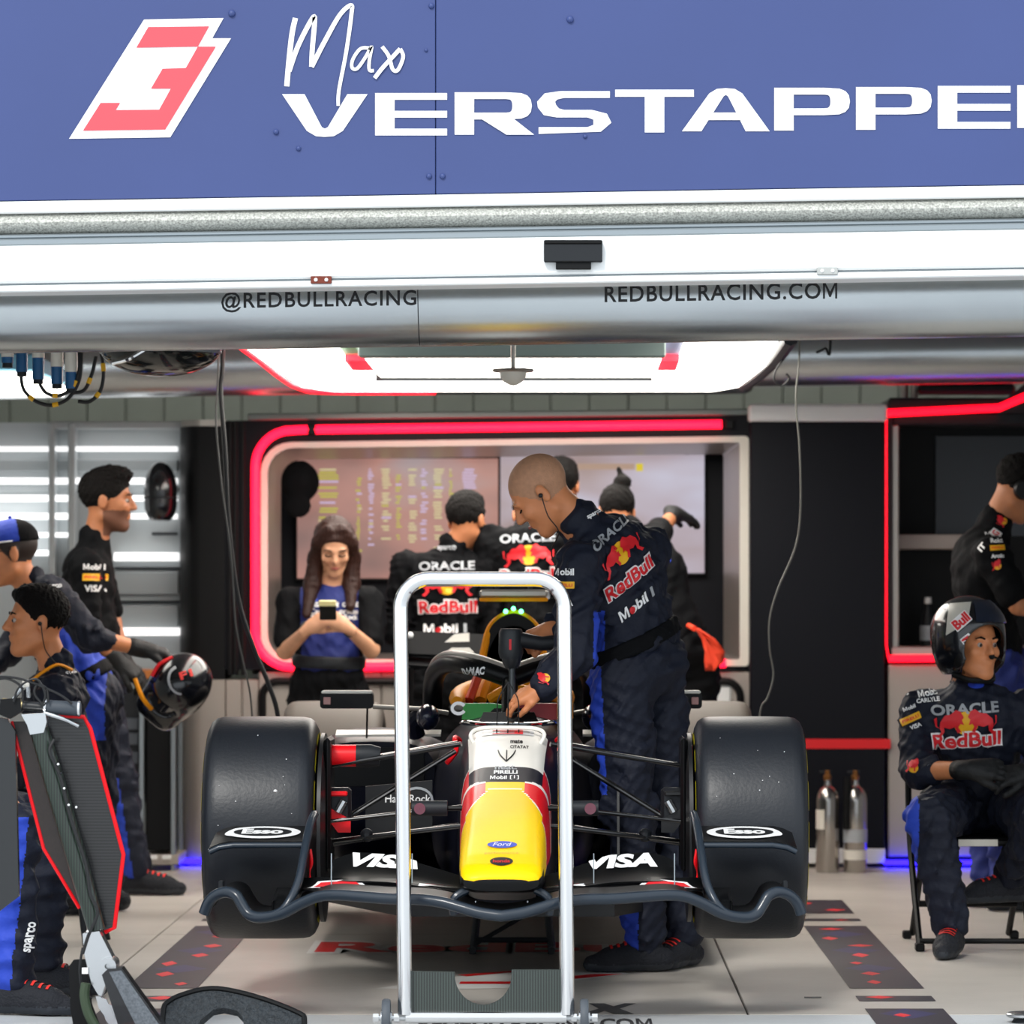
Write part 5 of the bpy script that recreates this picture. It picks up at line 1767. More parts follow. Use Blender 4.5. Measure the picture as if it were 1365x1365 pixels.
def prints(P, O, U, W, D, s=1.0, rows=('oracle', 'bull', 'redbull', 'mobil'), tgt=None, par=None, skew=0.0, gap=1.2, ymin=-99):
    """the sponsor block of the team kit; s = width of the word block in metres; O is its centre"""
    tgt = tgt or P['tgt']; par = par or P['top']
    O = V(O); U = unit(U); W = V(W); W = unit(W - U * W.dot(U))
    def dd(name, sh, y, m, off=.003):
        y = y * gap
        v, f = sh
        sh = (np.stack([v[:, 0] + skew * (v[:, 1] + y), v[:, 1]], 1), f)
        decal(name, sh, O + W * y, U, W, tgt, m, par, off=off, D=D, mx=.02, ymin=ymin)
    if 'sparco' in rows: dd('collar_text', fit(text2d('sparco', .03), s * .3, s * .09), s * .66, M_text_g)
    if 'oracle' in rows: dd('sponsor_text', fit(text2d('ORACLE', .03), s * .92, s * .15), s * .42, M_text_g)
    if 'bull' in rows:
        dd('sun_disc', fit(poly2d([(math.cos(a), math.sin(a)) for a in np.linspace(0, 2 * PI, 25)[:-1]]), s * .33), s * .16, M_text_y)
        for sg in (-1, 1):
            sh = poly2d([(x * -sg * .42 * s, y * .42 * s - .03 * s) for x, y in BULL])
            dd('bull_emblem', sh, s * .14, M_text_r, .0045)
    if 'redbull' in rows:
        dd('word_outline', fit(text2d('RedBull', .085), s * .98, s * .25), -s * .14, M_text_w)
        dd('word_red', fit(text2d('RedBull', .03), s * .94, s * .205), -s * .14, M_text_r, .0045)
    if 'mobil' in rows:
        t = text2d('Mobil', .035); dd('sponsor_text', fit(t, s * .56, s * .16, -s * .12), -s * .44, M_text_w)
        dd('red_letter', fit(ell(1, 1), s * .1, s * .10, -s * .16), -s * .455, M_text_r, .0045)
        dd('sponsor_number', fit(text2d('1', .03), s * .05, s * .15, s * .28), -s * .44, M_text_g)


def patch(P, O, U, W, D, kind, s, par=None, tgt=None):
    tgt = tgt or P['tgt']; par = par or P['top']
    if kind == 'tyre':
        decal('yellow_patch', poly2d(rrect(-s / 2, s / 2, -s * .17, s * .17, s * .03)), O, U, W, tgt, M_text_y, par, D=D, off=.0025, mx=.02)
        decal('patch_text', fit(text2d('PIRELLI', .02), s * .8, s * .14), O, U, W, tgt, M_text_r, par, D=D, off=.004, mx=.02)
    elif kind == 'bull':
        decal('sun_disc', fit(ell(1, 1), s * .5), O, U, W, tgt, M_text_y, par, D=D, off=.0025, mx=.02)
        decal('bull_emblem', poly2d([(x * s * .6 + s * .25, y * s * .9) for x, y in BULL]), O, U, W, tgt, M_text_r, par, D=D, off=.004, mx=.02)
    elif kind == 'nine':
        decal('white_patch', poly2d(rrect(-s * .4, s * .4, -s * .6, s * .6, s * .1)), O, U, W, tgt, M_text_w, par, D=D, off=.0025, mx=.02)
        decal('red_figure', fit(text2d('G', .03), s * .5, s * .85), O, U, W, tgt, M_text_r, par, D=D, off=.004, mx=.02)
    elif kind == 'oval':
        decal('blue_oval', fit(ell(1, 1), s, s * .42), O, U, W, tgt, M_text_b, par, D=D, off=.0025, mx=.02)
    else:
        decal('sponsor_text', fit(text2d(kind, .035), s), O, U, W, tgt, M_text_w, par, D=D, off=.0025, mx=.02)


Z1 = V((0, 0, 1))
# ------------------------------------------------------------------ 1. bald mechanic at the car
Yc = .86
anL, anR = at(862, 1258, .80), at(912, 1252, .98)
anL.z = .098; anR.z = .098
m1 = person('bald mechanic in navy race suit bending over the car with a power drill', (at(860, 1290, .86).x, .86, 0),
            (at(722, 657, .84), (-.74, .06, -.67), (-.67, 0, .74), 1.06), at(776, 701, .86), at(826, 766, .90), at(854, 882, .90),
            [(at(772, 752, .69), at(768, 868, .60), at(724, 917, .56), dict(d=(-1, .15, -.40), n=(-.35, -.5, .8), side=-1, curl=.35, thumb=.5)),
             (at(862, 732, 1.0), at(806, 850, 1.02), at(737, 838, .86), dict(d=(-1, -.35, -.38), n=(-.2, -.5, .85), side=-1, curl=.95, thumb=.45))],
            [(at(828, 915, .80), at(838, 1080, .78), anL, (-1, -.12, 0)), (at(872, 915, .98), at(890, 1085, .98), anR, (-.55, -.85, 0))],
            M_skin, eyes='down', hair='cropped', hair_m=M_stubble, m=1.12, vox=.007, seed=3,
            leg_zone=lambda c: ((c[:, 2] > .60) & (c[:, 0] < at(803, 0, .8).x - (c[:, 2] - .9) * .05) & (c[:, 0] > at(766, 0, .8).x) | ((c[:, 2] < .34) & (c[:, 0] < at(850, 0, .8).x))) * 1,
            top_zone=lambda c: (((c[:, 0] < at(806, 0, .7).x) & (c[:, 0] > at(791, 0, .7).x) & (c[:, 2] < at(0, 815, .7).z) & (c[:, 1] < .85))) * 1, belt=M_suitk)
Uo = unit(V((.80, -.12, .58)))
prints(m1, at(848, 754, .5), (.79, 0, .61), (-.61, 0, .79), (-.12, 1, 0), .215, ('oracle', 'bull', 'redbull', 'mobil'), skew=.30, gap=1.32)
patch(m1, at(806, 683, .5), (.86, 0, .42), (-.3, 0, .95), (-.1, 1, 0), 'sparco', .06)
patch(m1, at(751, 762, .5), (1, 0, 0), Z1, (0, 1, 0), 'Mobil', .07)
patch(m1, at(752, 780, .5), (1, 0, 0), Z1, (0, 1, 0), 'tyre', .07)
patch(m1, at(752, 803, .5), (1, 0, 0), Z1, (0, 1, 0), 'VISA', .06)
patch(m1, at(727, 905, .4), (.3, 0, 1), (-1, 0, .3), (0, 1, 0), 'bull', .06)
# ear piece and cord
HP = m1['HP']
MB().ball(HP(-.087, .004, -.006), .008, 8, 6).build('earpiece', M_cable, m1['root'])
MB().tube(smooth_path([HP(-.09, .004, -.012), HP(-.088, .03, -.07), HP(-.075, .04, -.13), at(735, 735, .66), at(742, 760, .62)], 6), .0022, 6).build('earpiece_cord', M_cable, m1['root'])

dr = thing('power_drill', 'dark grey cordless drill held upright over the nose of the car', 'drill', at(681, 930, .78))
D0 = at(680, 862, .78)
def dv(px, py): return at(px, py, .78)
MB().tube([dv(681, 838), dv(681, 842), dv(681, 870), dv(681, 878)], [.034, .04, .042, .036], 20).build('motor_housing', mat('drill_grey', 0x24282c, .5), dr)
MB().tube([dv(682, 878), dv(682, 884), dv(682.5, 891)], [.033, .03, .02], 20).build('chuck', mat('drill_chuck', 0x3d4043, .35, .6), dr)
MB().tube([dv(682.5, 890), dv(683, 932)], .011, 12).build('drive_shaft', mat('shaft_steel', 0x55585a, .35, .8), dr)
MB().tube([dv(694, 853), dv(722, 858), dv(748, 856)], [.026, .024, .027], 16).build('handle', M_dark, dr)
MB().box(dv(748, 0).x, dv(760, 0).x, .73, .83, dv(0, 866).z, dv(0, 846).z, .008).build('battery', M_dark, dr)
MB().box(dv(679, 0).x, dv(682, 0).x, .735, .745, dv(0, 866).z, dv(0, 852).z).build('red_badge', M_text_r, dr)

# ------------------------------------------------------------------ 2. woman with phone
m2 = person('woman with long brown hair in black and blue team shirt looking at her phone', (at(440, 0, 4.85).x, 4.85, 0),
            (at(446, 728, 4.82), (.08, -.86, -.5), (.05, -.5, .86), .98), at(443, 772, 4.88), at(440, 826, 4.9), at(438, 903, 4.9),
            [(at(492, 800, 4.88), at(495, 866, 4.8), at(462, 836, 4.6), dict(d=(-.75, -.2, .5), n=(.35, -.8, -.1), side=-1, curl=.75, thumb=.7)),
             (at(388, 800, 4.88), at(380, 868, 4.8), at(411, 838, 4.6), dict(d=(.75, -.2, .5), n=(-.35, -.8, -.1), side=1, curl=.75, thumb=.7))],
            [(at(462, 925, 4.9), at(465, 1030, 4.88), V((at(468, 0, 4.9).x, 4.9, .098)), (.1, -1, 0)), (at(412, 925, 4.9), at(408, 1030, 4.88), V((at(405, 0, 4.9).x, 4.9, .098)), (-.1, -1, 0))],
            M_skin_w, eyes='down', top='tee', hair='long', hair_m=M_hair_b, m=.94, fem=True, vox=.009, cloth=M_blue_d, trouser=M_suitk, seed=5,
            top_zone=lambda c: ((np.abs(c[:, 0] - at(441, 0, 4.9).x) > .125)) * 1, belt=M_dark)
patch(m2, at(412, 800, 4.5), (1, 0, 0), Z1, (0, 1, 0), 'oval', .04)
for k, py in enumerate((806, 815, 823)):
    patch(m2, at(440, py, 4.5), (1, 0, 0), Z1, (0, 1, 0), ('VISA  Mobil  GATE', 'Castore  oracle', 'TAG  Hard Rock')[k], .21)
for el_, px in ((0, 466), (1, 408)):
    w = at(px, 839, 4.62)
    MB().tube([w + V((.028 * math.cos(a) * .8, .02 * math.cos(a), .03 * math.sin(a))) for a in np.linspace(0, 2 * PI, 17)[:-1]], .006, 8, closed=True).build('wristband', M_dark, m2['root'])
ph = thing('phone', 'black phone with a pale yellow top held by the woman', 'phone', at(437, 822, 4.5))
pc = at(437, 812, 4.5)
MB().prism(rrect(-.036, .036, -.05, .04, .008), pc, (1, 0, 0), (0, -.5, .86), (0, -.008, -.004)).build('phone_body', M_black, ph)
MB().prism(rrect(-.037, .037, .02, .044, .006), pc + V((0, -.006, 0)), (1, 0, 0), (0, -.5, .86), (0, -.008, -.004)).build('phone_top_edge', mat('pale_yellow', 0xe6dca0, .5), ph)


def back_man(label, px, sh_y, head_px, Y, hf, seed, hs=1.0, hair='short', pr=True, m=1.0, w=54, pel=905, lean=0):
    L = at(px - w, sh_y + 6, Y); Rr = at(px + w, sh_y + 6, Y)
    P = person(label, (at(px, 0, Y).x, Y, 0), (at(head_px[0], head_px[1], Y + lean), hf, (0, .1, 1), hs), at(px + (head_px[0] - px) * .3, sh_y - 14, Y + lean * .4), at(px, sh_y + 42, Y), at(px, pel, Y),
               [(L, at(px - w - 10, sh_y + 95, Y), at(px - w + 12, sh_y + 130, Y + .24), None), (Rr, at(px + w + 10, sh_y + 95, Y), at(px + w - 12, sh_y + 130, Y + .24), None)],
               [(at(px - 24, 925, Y), at(px - 26, 1030, Y), V((at(px - 28, 0, Y).x, Y, .098)), (-.1, 1, 0)), (at(px + 24, 925, Y), at(px + 26, 1030, Y), V((at(px + 28, 0, Y).x, Y, .098)), (.1, 1, 0))],
               M_skin2, hair=hair, vox=.010, cloth=M_suitk, seed=seed, m=m, eyes=False)
    return P


b1 = back_man('dark-haired man seen from behind in black kit facing the timing screen', 594, 748, (622, 694), 5.0, (.45, .88, -.1), 11)
prints(b1, at(592, 795, 4.4), (1, 0, .02), Z1, (0, 1, 0), .265, ('sparco', 'oracle', 'bull', 'redbull', 'mobil'))
b2 = back_man('crew member seen from behind, head hidden behind the bald mechanic', 706, 714, (708, 688), 5.0, (-.1, .8, -.6), 12, lean=.16)
prints(b2, at(704, 753, 4.4), (1, 0, .05), Z1, (0, 1, 0), .265, gap=1.1)
b3 = back_man('tall crew member mostly hidden, dark hair showing above the bald head', 752, 735, (748, 648), 5.62, (.2, .95, -.1), 13, w=48)

# ------------------------------------------------------------------ 5. crew member pointing at the screen
Y5 = 4.95
m5 = person('crew member with a hair bun reaching a gloved hand to the track screen', (at(900, 0, Y5).x, Y5, 0),
            (at(822, 683, Y5 + .15), (-.1, .9, -.35), (0, .35, .93), .97), at(842, 712, Y5 + .08), at(868, 770, Y5), at(902, 868, Y5 - .05),
            [(at(822, 735, Y5), at(812, 800, Y5), at(822, 850, Y5 + .15), None),
             (at(868, 722, Y5 + .05), at(884, 703, Y5 + .22), at(899, 684, Y5 + .36), dict(d=(.7, .6, -.25), n=(.3, .1, .9), side=-1, curl=.2, glove=True))],
            [(at(890, 900, Y5), at(890, 1020, Y5), V((at(890, 0, Y5).x, Y5, .098)), (-.1, 1, 0)), (at(930, 895, Y5), at(932, 1020, Y5), V((at(935, 0, Y5).x, Y5, .098)), (.1, 1, 0))],
            M_skin2, top='tee', hair='bun', vox=.010, cloth=M_suitk, seed=15, eyes=False, hair_m=M_hair_k)
patch(m5, at(888, 745, 4.5), (.9, 0, -.1), Z1, (0, 1, 0), 'oval', .06)
patch(m5, at(884, 730, 4.5), (.9, 0, -.1), Z1, (0, 1, 0), 'HPE', .045)
patch(m5, at(866, 690, 4.5), (1, 0, 0), Z1, (0, 1, 0), 'bull', .06)
rag = thing('orange_cloth', 'bright orange cloth hanging from the pocket of the pointing crew member', 'cloth', at(945, 892, 4.72))
MB().sheet([[at(x + 4 * math.sin(k * 1.3 + j), y, 4.70 + .012 * math.sin(j * 2.1 + k)) for j, x in enumerate(np.linspace(x0, x1, 6))] for k, (y, x0, x1) in enumerate(((838, 926, 934), (852, 932, 953), (868, 938, 962), (882, 942, 962), (894, 944, 952)))], .006).build('cloth_sheet', mat('orange_cloth', 0xe8401c, .7), rag, 180)
MB().tube([at(926, 838, 4.72), at(918, 834, 4.82)], .012, 8).build('knot', mat('orange_cloth', 0xe8401c, .7), rag)

# ------------------------------------------------------------------ 6. dark-haired man in profile at the left
Y6 = 4.5
m6 = person('bearded man with tousled dark hair in profile before the slatted wall', (at(130, 0, Y6).x, Y6, 0),
            (at(143, 668, Y6), (1, -.06, -.04), (0, 0, 1), 1.06), at(126, 724, Y6), at(118, 782, Y6), at(130, 900, Y6),
            [(at(128, 748, Y6 + .19), at(150, 830, Y6 + .2), at(168, 886, Y6 + .1), dict(d=(.6, -.2, -.6), n=(.5, -.5, .5), side=1, curl=.5, glove=True)),
             (at(113, 752, Y6 - .19), at(118, 838, Y6 - .21), at(160, 884, Y6 - .15), dict(d=(.8, 0, -.5), n=(.4, -.6, .6), side=1, curl=.6, glove=True))],
            [(at(132, 920, Y6 + .09), at(150, 1040, Y6 + .1), V((at(140, 0, Y6 + .1).x, Y6 + .1, .098)), (1, -.1, 0)), (at(132, 920, Y6 - .09), at(160, 1040, Y6 - .1), V((at(186, 0, Y6).x, Y6 - .1, .098)), (1, -.15, 0))],
            M_skin2, beard=mat('beard_stubble', 0x6c4430, .7), top='tee', hair='messy', vox=.009, cloth=M_suitk, trouser=M_suit, seed=21,
            leg_zone=lambda c: ((c[:, 2] < .5) & (c[:, 1] < Y6 - .08) & (c[:, 0] < at(168, 0, Y6).x + (.4 - c[:, 2]) * .15)) * 1)
patch(m6, at(114, 755, 4.0), (1, 0, 0), Z1, (0, 1, 0), 'Mobil', .075)
patch(m6, at(115, 769, 4.0), (1, 0, 0), Z1, (0, 1, 0), 'tyre', .088)
patch(m6, at(116, 784, 4.0), (1, 0, 0), Z1, (0, 1, 0), 'VISA', .075)
HP6 = m6['HP']

# ------------------------------------------------------------------ 7. capped man
Y7 = 3.4
m7 = person('man in blue cap and glasses leaning left, holding a helmet behind his back', (at(110, 0, Y7).x, Y7, 0),
            (at(14, 738, Y7 - .02), (-.96, -.22, -.1), (-.1, 0, 1), 1.04), at(42, 786, Y7), at(68, 838, Y7), at(120, 925, Y7 + .02),
            [(at(66, 788, Y7 - .2), at(120, 848, Y7 - .27), at(192, 866, Y7 - .16), dict(d=(.9, .2, -.15), n=(0, -.3, .95), side=1, curl=.6, glove=True, sleeve=.28)),
             (at(58, 800, Y7 + .2), at(10, 870, Y7 + .15), at(-30, 900, Y7), None)],
            [(at(122, 940, Y7 - .1), at(112, 1060, Y7 - .1), V((at(118, 0, Y7).x, Y7 - .1, .098)), (-1, -.1, 0)), (at(128, 940, Y7 + .1), at(128, 1060, Y7 + .1), V((at(140, 0, Y7).x, Y7 + .1, .098)), (-1, .1, 0))],
            M_skin, hair='cropped', vox=.009, cloth=M_suit, seed=25, hair_m=mat('dark_brown_hair', 0x2a1d16, .6),
            top_zone=lambda c: ((c[:, 2] < at(0, 800, Y7).z) & (c[:, 0] > at(78, 0, Y7).x) & (c[:, 1] > Y7 - .19) & (c[:, 1] < Y7 + .1)) * 1,
            leg_zone=lambda c: ((c[:, 2] > at(0, 985, Y7).z) & (c[:, 0] > at(108, 0, Y7).x) & (c[:, 0] < at(146, 0, Y7).x) & (c[:, 1] < Y7 - .05)) * 1, belt=M_suitk)
HP7 = m7['HP']; f7, u7, r7 = m7['f'], m7['u'], m7['r']
cp = sdf_obj('cap', [('e', HP7(0, -.012, .05), (.088, .108, .088), m7['HA'], .005), ('cut', u7, u7.dot(HP7(0, 0, .042)))], .006, [M_blue, M_suitk], m7['root'], zone=lambda c: ((c - np.array(HP7(0, -.03, 0))) @ np.array(f7) < 0) * 1)
MB().sheet([[HP7(x, .085 + .07 * t * (1 - (x / .08) ** 2), .045 - .02 * t - .03 * (x / .08) ** 2) for x in np.linspace(-.075, .075, 9)] for t in (0, .4, .8, 1.1)], .005).build('cap_brim', M_blue, cp, 60)
MB().tube([HP7(.0885 * math.sin(a), -.012 + .1085 * math.cos(a), .045) for a in np.linspace(-1.5, 1.5, 21)], .003, 6).build('cap_white_band', M_text_w, cp)
MB().ball(HP7(0, -.012, .139), .008, 8, 6).build('cap_button', M_blue, cp)
decal('cap_emblem', fit(text2d('N', .05), .035, .04), HP7(-.2, .06, .085), f7 * -1, u7, bvh_of(cp), M_text_w, cp, D=r7, off=.002)
for s in (-1, 1):
    MB().tube([HP7(s * .031 + .024 * math.cos(a), .105, .006 + .02 * math.sin(a)) for a in np.linspace(0, 2 * PI, 17)[:-1]], .0025, 6, closed=True).build('glasses_rim', M_cable, m7['root'])
    MB().tube([HP7(s * .055, .104, .01), HP7(s * .08, .0, .012)], .0025, 6).build('glasses_temple', M_cable, m7['root'])
for (px, py, kd, s_, ang) in ((76, 757, 'oval', .05, -.6), (98, 778, 'bull', .06, -.7), (111, 802, 'nine', .055, .5), (127, 830, 'G', .03, .4)):
    patch(m7, at(px, py, 2.6), (math.cos(ang), 0, -math.sin(ang)), (math.sin(ang), 0, math.cos(ang)), (0, 1, 0), kd, s_)
patch(m7, at(144, 852, 2.6), (.6, 0, -.7), (.7, 0, .6), (0, 1, 0), 'bull', .075)
patch(m7, at(46, 782, 2.6), (1, 0, .05), Z1, (0, 1, 0), 'sparco', .07)


def helmet(name, label, c, f, u, s, shell, zone=None, open_face=True, visor=None):
    h = thing(name, label, 'helmet', (c[0], c[1], c[2] - .14)) if not isinstance(name, tuple) else name[0]
    f, u, r = axes(f, u); c = V(c)
    P = lambda a, b, d: c + r * (a * s) + f * (b * s) + u * (d * s)
    A = (tuple(r), tuple(f), tuple(u))
    L = [('e', P(0, -.01, .03), (.128 * s, .15 * s, .13 * s), A, .02), ('e', P(0, .0, -.05), (.12 * s, .14 * s, .11 * s), A, .04)]
    if open_face:
        L += [('se', P(0, -.005, .01), (.108 * s, .125 * s, .11 * s), A, .003), ('sc', P(0, .04, -.03), P(0, .25, -.045), .082 * s, .09 * s, .01), ('sc', P(0, .10, -.12), P(0, .2, -.16), .08 * s, .09 * s, .02)]
        L += [('cut', u, u.dot(P(0, 0, -.125)))]
    else:
        L += [('c', P(-.05, .10, -.095), P(.05, .10, -.095), .045 * s, .045 * s, .05), ('se', P(0, .15, .005), (.098 * s, .06 * s, .042 * s), A, .006), ('cut', u, u.dot(P(0, 0, -.14)))]
    o = sdf_obj('helmet_shell', L, .006, shell if isinstance(shell, list) else [shell], h, zone=zone)
    return h, o, P, A, (f, u, r)


hm, ho, hP, hA, (hf_, hu_, hr_) = helmet('held_helmet', 'black full-face helmet held in gloved hands beside the rounded cabinet', at(236, 918, 3.28), (-.5, -.6, -.55), (.62, -.35, .7), .92, M_helm, open_face=False)
MB().sheet([[hP(.10 * math.sin(a), .138 * math.cos(a) - .006, z) for a in np.linspace(-1.15, 1.15, 13)] for z in (-.035, 0, .04)], .004).build('visor', mat('smoked_visor', 0x24262b, .08, coat=.6), hm, 60)
decal('helmet_number', fit(text2d('F1', .04), .05, .03), at(243, 900, 3.0), (1, 0, .35), (-.35, 0, 1), bvh_of(ho), M_lace, ho, D=(0, 1, 0), off=.002)
decal('silver_crescent', stroke2d([(.045 * math.cos(a), .055 * math.sin(a)) for a in np.linspace(1.6, 4.4, 9)], (.012, .008)), at(236, 908, 3.0), (1, 0, .35), (-.35, 0, 1), bvh_of(ho), M_text_g, ho, D=(0, 1, 0), off=.002)
MB().tube(smooth_path([hP(.1, -.03, .11), hP(.12, .03, .09), hP(.11, .08, .06)], 5), .008, 8).build('red_trim', M_red, hm)
MB().tube(smooth_path([at(180, 905, 3.2), at(190, 930, 3.17), at(202, 945, 3.2)], 5), .009, 8).build('orange_strap', M_orange, hm)

# ------------------------------------------------------------------ 8. seated young man, profile left
Y8 = 1.9
m8 = person('seated young man with short black hair and earpiece, in profile at the left', (at(80, 0, 2.0).x, 2.0, 0),
            (at(50, 829, Y8), (-.95, -.26, .02), (-.02, 0, 1), 1.04), at(76, 896, Y8 + .03), at(74, 955, Y8 + .05), at(82, 1062, 2.0),
            [(at(76, 925, Y8 - .16), at(50, 1010, Y8 - .2), at(-5, 1050, Y8 - .1), dict(d=(-.9, -.2, -.2), n=(0, -.5, .8), side=1, curl=.4)),
             (at(92, 920, Y8 + .22), at(60, 1010, Y8 + .2), at(0, 1050, Y8 + .1), None)],
            [(at(70, 1080, Y8), at(-50, 1085, Y8 - .1), V((at(-50, 0, 1.8).x, 1.8, .098)), (-1, -.1, 0)), (at(75, 1080, Y8 + .2), at(-40, 1085, Y8 + .2), V((at(-40, 0, 2.1).x, 2.1, .098)), (-1, .1, 0))],
            M_skin, hair='short', vox=.008, seed=31, hair_m=M_hair_k)
HP8 = m8['HP']
MB().ball(HP8(-.087, .004, -.006), .008, 8, 6).build('earpiece', M_cable, m8['root'])
MB().tube(smooth_path([HP8(-.09, 0, -.012), HP8(-.085, -.01, -.07), HP8(-.05, -.03, -.11), at(82, 892, Y8 - .09)], 6), .002, 6).build('earpiece_cord', M_cable, m8['root'])
MB().tube(smooth_path([at(43, 907, Y8 - .13), at(60, 894, Y8 - .12), at(78, 886, Y8 - .08), at(96, 893, Y8 - .02)], 6), .006, 6).build('collar_piping', M_orange, m8['root'])
patch(m8, at(70, 900, 1.2), (.95, 0, .3), (-.3, 0, .95), (0, 1, 0), 'sparco', .07)
patch(m8, at(100, 905, 1.2), (.9, 0, -.3), (.3, 0, .9), (0, 1, 0), 'FORD', .05)


def stool(label, x, y, z):
    t = thing('stool', label, 'stool', (x, y, 0))
    MB().lathe([(.001, z), (.15, z), (.17, z - .015), (.16, z - .05), (.001, z - .05)], (x, y, 0), (0, 0, 1), 24).build('seat', M_black, t)
    for a in range(4):
        q = a * PI / 2 + .6
        MB().tube([(x + .1 * math.cos(q), y + .1 * math.sin(q), z - .05), (x + .19 * math.cos(q), y + .19 * math.sin(q), 0)], .012, 8).build('leg', M_dark, t)
    MB().tube([(x + .15 * math.cos(a), y + .15 * math.sin(a), .18) for a in np.linspace(0, 2 * PI, 17)[:-1]], .008, 6, closed=True).build('foot_ring', M_dark, t)


stool('round black stool under the seated young man at the left', m8['pelvis'].x, 2.0, m8['pelvis'].z - .13)

# ------------------------------------------------------------------ 9. man with headset at the right edge
Y9 = 3.6
m9 = person('man in black team shirt with headset leaning over at the right edge', (at(1335, 0, Y9).x, Y9, 0),
            (at(1358, 650, Y9), (.85, .15, -.5), (.5, 0, .85), 1.04), at(1325, 700, Y9), at(1308, 768, Y9), at(1322, 880, Y9),
            [(at(1318, 735, Y9 + .2), at(1360, 800, Y9 + .2), at(1420, 820, Y9 + .1), None), (at(1322, 738, Y9 - .2), at(1358, 806, Y9 - .22), at(1425, 822, Y9 - .2), dict(d=(1, 0, -.1), n=(0, -.5, .8), side=1, curl=.4))],
            [(at(1325, 900, Y9 + .09), at(1320, 1050, Y9 + .09), V((at(1320, 0, Y9).x, Y9 + .1, .098)), (1, .1, 0)), (at(1330, 900, Y9 - .09), at(1340, 1050, Y9 - .09), V((at(1338, 0, Y9).x, Y9 - .1, .098)), (1, -.1, 0))],
            M_skin2, top='tee', hair='short', vox=.009, cloth=M_suitk, trouser=M_blue_d, seed=35, m=1.08)
HP9 = m9['HP']
MB().lathe([(.001, .02), (.035, .018), (.042, 0), (.04, -.015), (.001, -.015)], HP9(.09, 0, -.005), tuple(m9['r']), 20).build('headset_cup', M_black, m9['root'])
MB().lathe([(.001, .02), (.035, .018), (.042, 0), (.04, -.015), (.001, -.015)], HP9(-.09, 0, -.005), tuple(-m9['r']), 20).build('headset_cup', M_black, m9['root'])
MB().tube([HP9(.095 * math.cos(a), -.01, .02 + .115 * math.sin(a)) for a in np.linspace(0, PI, 15)], .009, 8).build('headset_band', M_black, m9['root'])
for (py, kd, s_) in ((709, 'Mobil', .065), (718, 'Rokt', .05), (728, 'tyre', .06), (739, 'Arctic', .05), (753, 'bull', .06)):
    patch(m9, at(1349, py, 2.8), (1, 0, .05), Z1, (0, 1, 0), kd, s_)
for (px, py, kd, s_) in ((1318, 657, 'oval', .045), (1303, 675, 'X', .03), (1288, 690, 'bull', .06), (1279, 707, 'nine', .035), (1272, 727, 'IT', .03)):
    patch(m9, at(px, py, 2.8), (.6, 0, .8), (-.8, 0, .6), (.3, 1, 0), kd, s_)

# ------------------------------------------------------------------ 10. seated helmeted man
Y10 = 1.75
an1 = V((at(1268, 0, 1.42).x, 1.42, .098))
m10 = person('crew member in open helmet and navy race suit sitting on a folding chair', (at(1295, 0, 1.85).x, 1.85, 0),
             (at(1298, 862, Y10 - .02), (.48, -.87, .03), (0, .03, 1), 1.0), at(1292, 916, Y10 + .02), at(1296, 975, Y10 + .03), at(1304, 1062, 1.9),
             [(at(1366, 945, Y10 + .02), at(1392, 1035, Y10 - .05), at(1372, 1030, 1.5), dict(d=(-.9, -.2, -.1), n=(0, -.7, .6), side=-1, curl=.5, glove=True)),
              (at(1224, 948, Y10 + .02), at(1222, 1028, Y10 - .1), at(1292, 1026, 1.48), dict(d=(1, -.1, .05), n=(.1, -.85, .5), side=1, curl=.4, glove=True, sleeve=.25))],
             [(at(1345, 1075, 1.8), at(1400, 1085, 1.35), V((at(1345, 0, 1.8).x, 1.75, .26)), (-.9, -.35, 0)), (at(1268, 1075, 1.8), at(1240, 1092, 1.38), an1, (-.25, -1, 0))],
             M_skin, hair=None, vox=.007, seed=41, m=1.05,
             leg_zone=lambda c: ((c[:, 0] < at(1222, 0, 1.4).x)) * 1)
hh, ho, hP, hA, (hf_, hu_, hr_) = helmet((m10['root'],), '', at(1292, 853, Y10 - .01), (.48, -.87, .03), (0, .03, 1), 1.0, [M_helm, mat('helmet_silver', 0xb9bcc0, .25, .6), M_text_w], zone=None)
tg = bvh_of(ho)
decal('helmet_panel', poly2d([(-.05, -.05), (.04, -.02), (.06, .05), (-.02, .06)]), at(1258, 826, 1.2), (1, 0, .2), (-.2, 0, 1), tg, mat('helmet_cream', 0xc9c6bc, .3), ho, D=(.2, 1, 0), off=.002)
decal('helmet_word_back', poly2d(rrect(-.035, .035, -.022, .022, .004)), at(1281, 829, 1.2), (.75, 0, .65), (-.65, 0, .75), tg, M_text_w, ho, D=(.1, 1, 0), off=.003)
decal('helmet_word', fit(text2d('Bull', .04), .062, .036), at(1281, 829, 1.2), (.75, 0, .65), (-.65, 0, .75), tg, M_text_r, ho, D=(.1, 1, 0), off=.0045)
decal('helmet_word_back', poly2d([(-.06, -.02), (.06, -.02), (.06, .02), (-.06, .02)]), at(1252, 868, 1.2), (.6, 0, -.8), (.8, 0, .6), tg, M_text_w, ho, D=(.4, 1, 0), off=.003)
decal('helmet_word', fit(text2d('RedBull', .04), .11, .034), at(1252, 868, 1.2), (.6, 0, -.8), (.8, 0, .6), tg, M_text_r, ho, D=(.4, 1, 0), off=.0045)
MB().sheet([[hP(.134 * math.sin(a) * math.cos(e), -.01 + .157 * math.cos(a) * math.cos(e), .03 + .136 * math.sin(e)) for a in np.linspace(-1.2, .45, 15)] for e in (.22, .4, .6, .8, .95)], .005).build('raised_visor', mat('navy_visor', 0x1b2232, .15, coat=.5), m10['root'], 60)
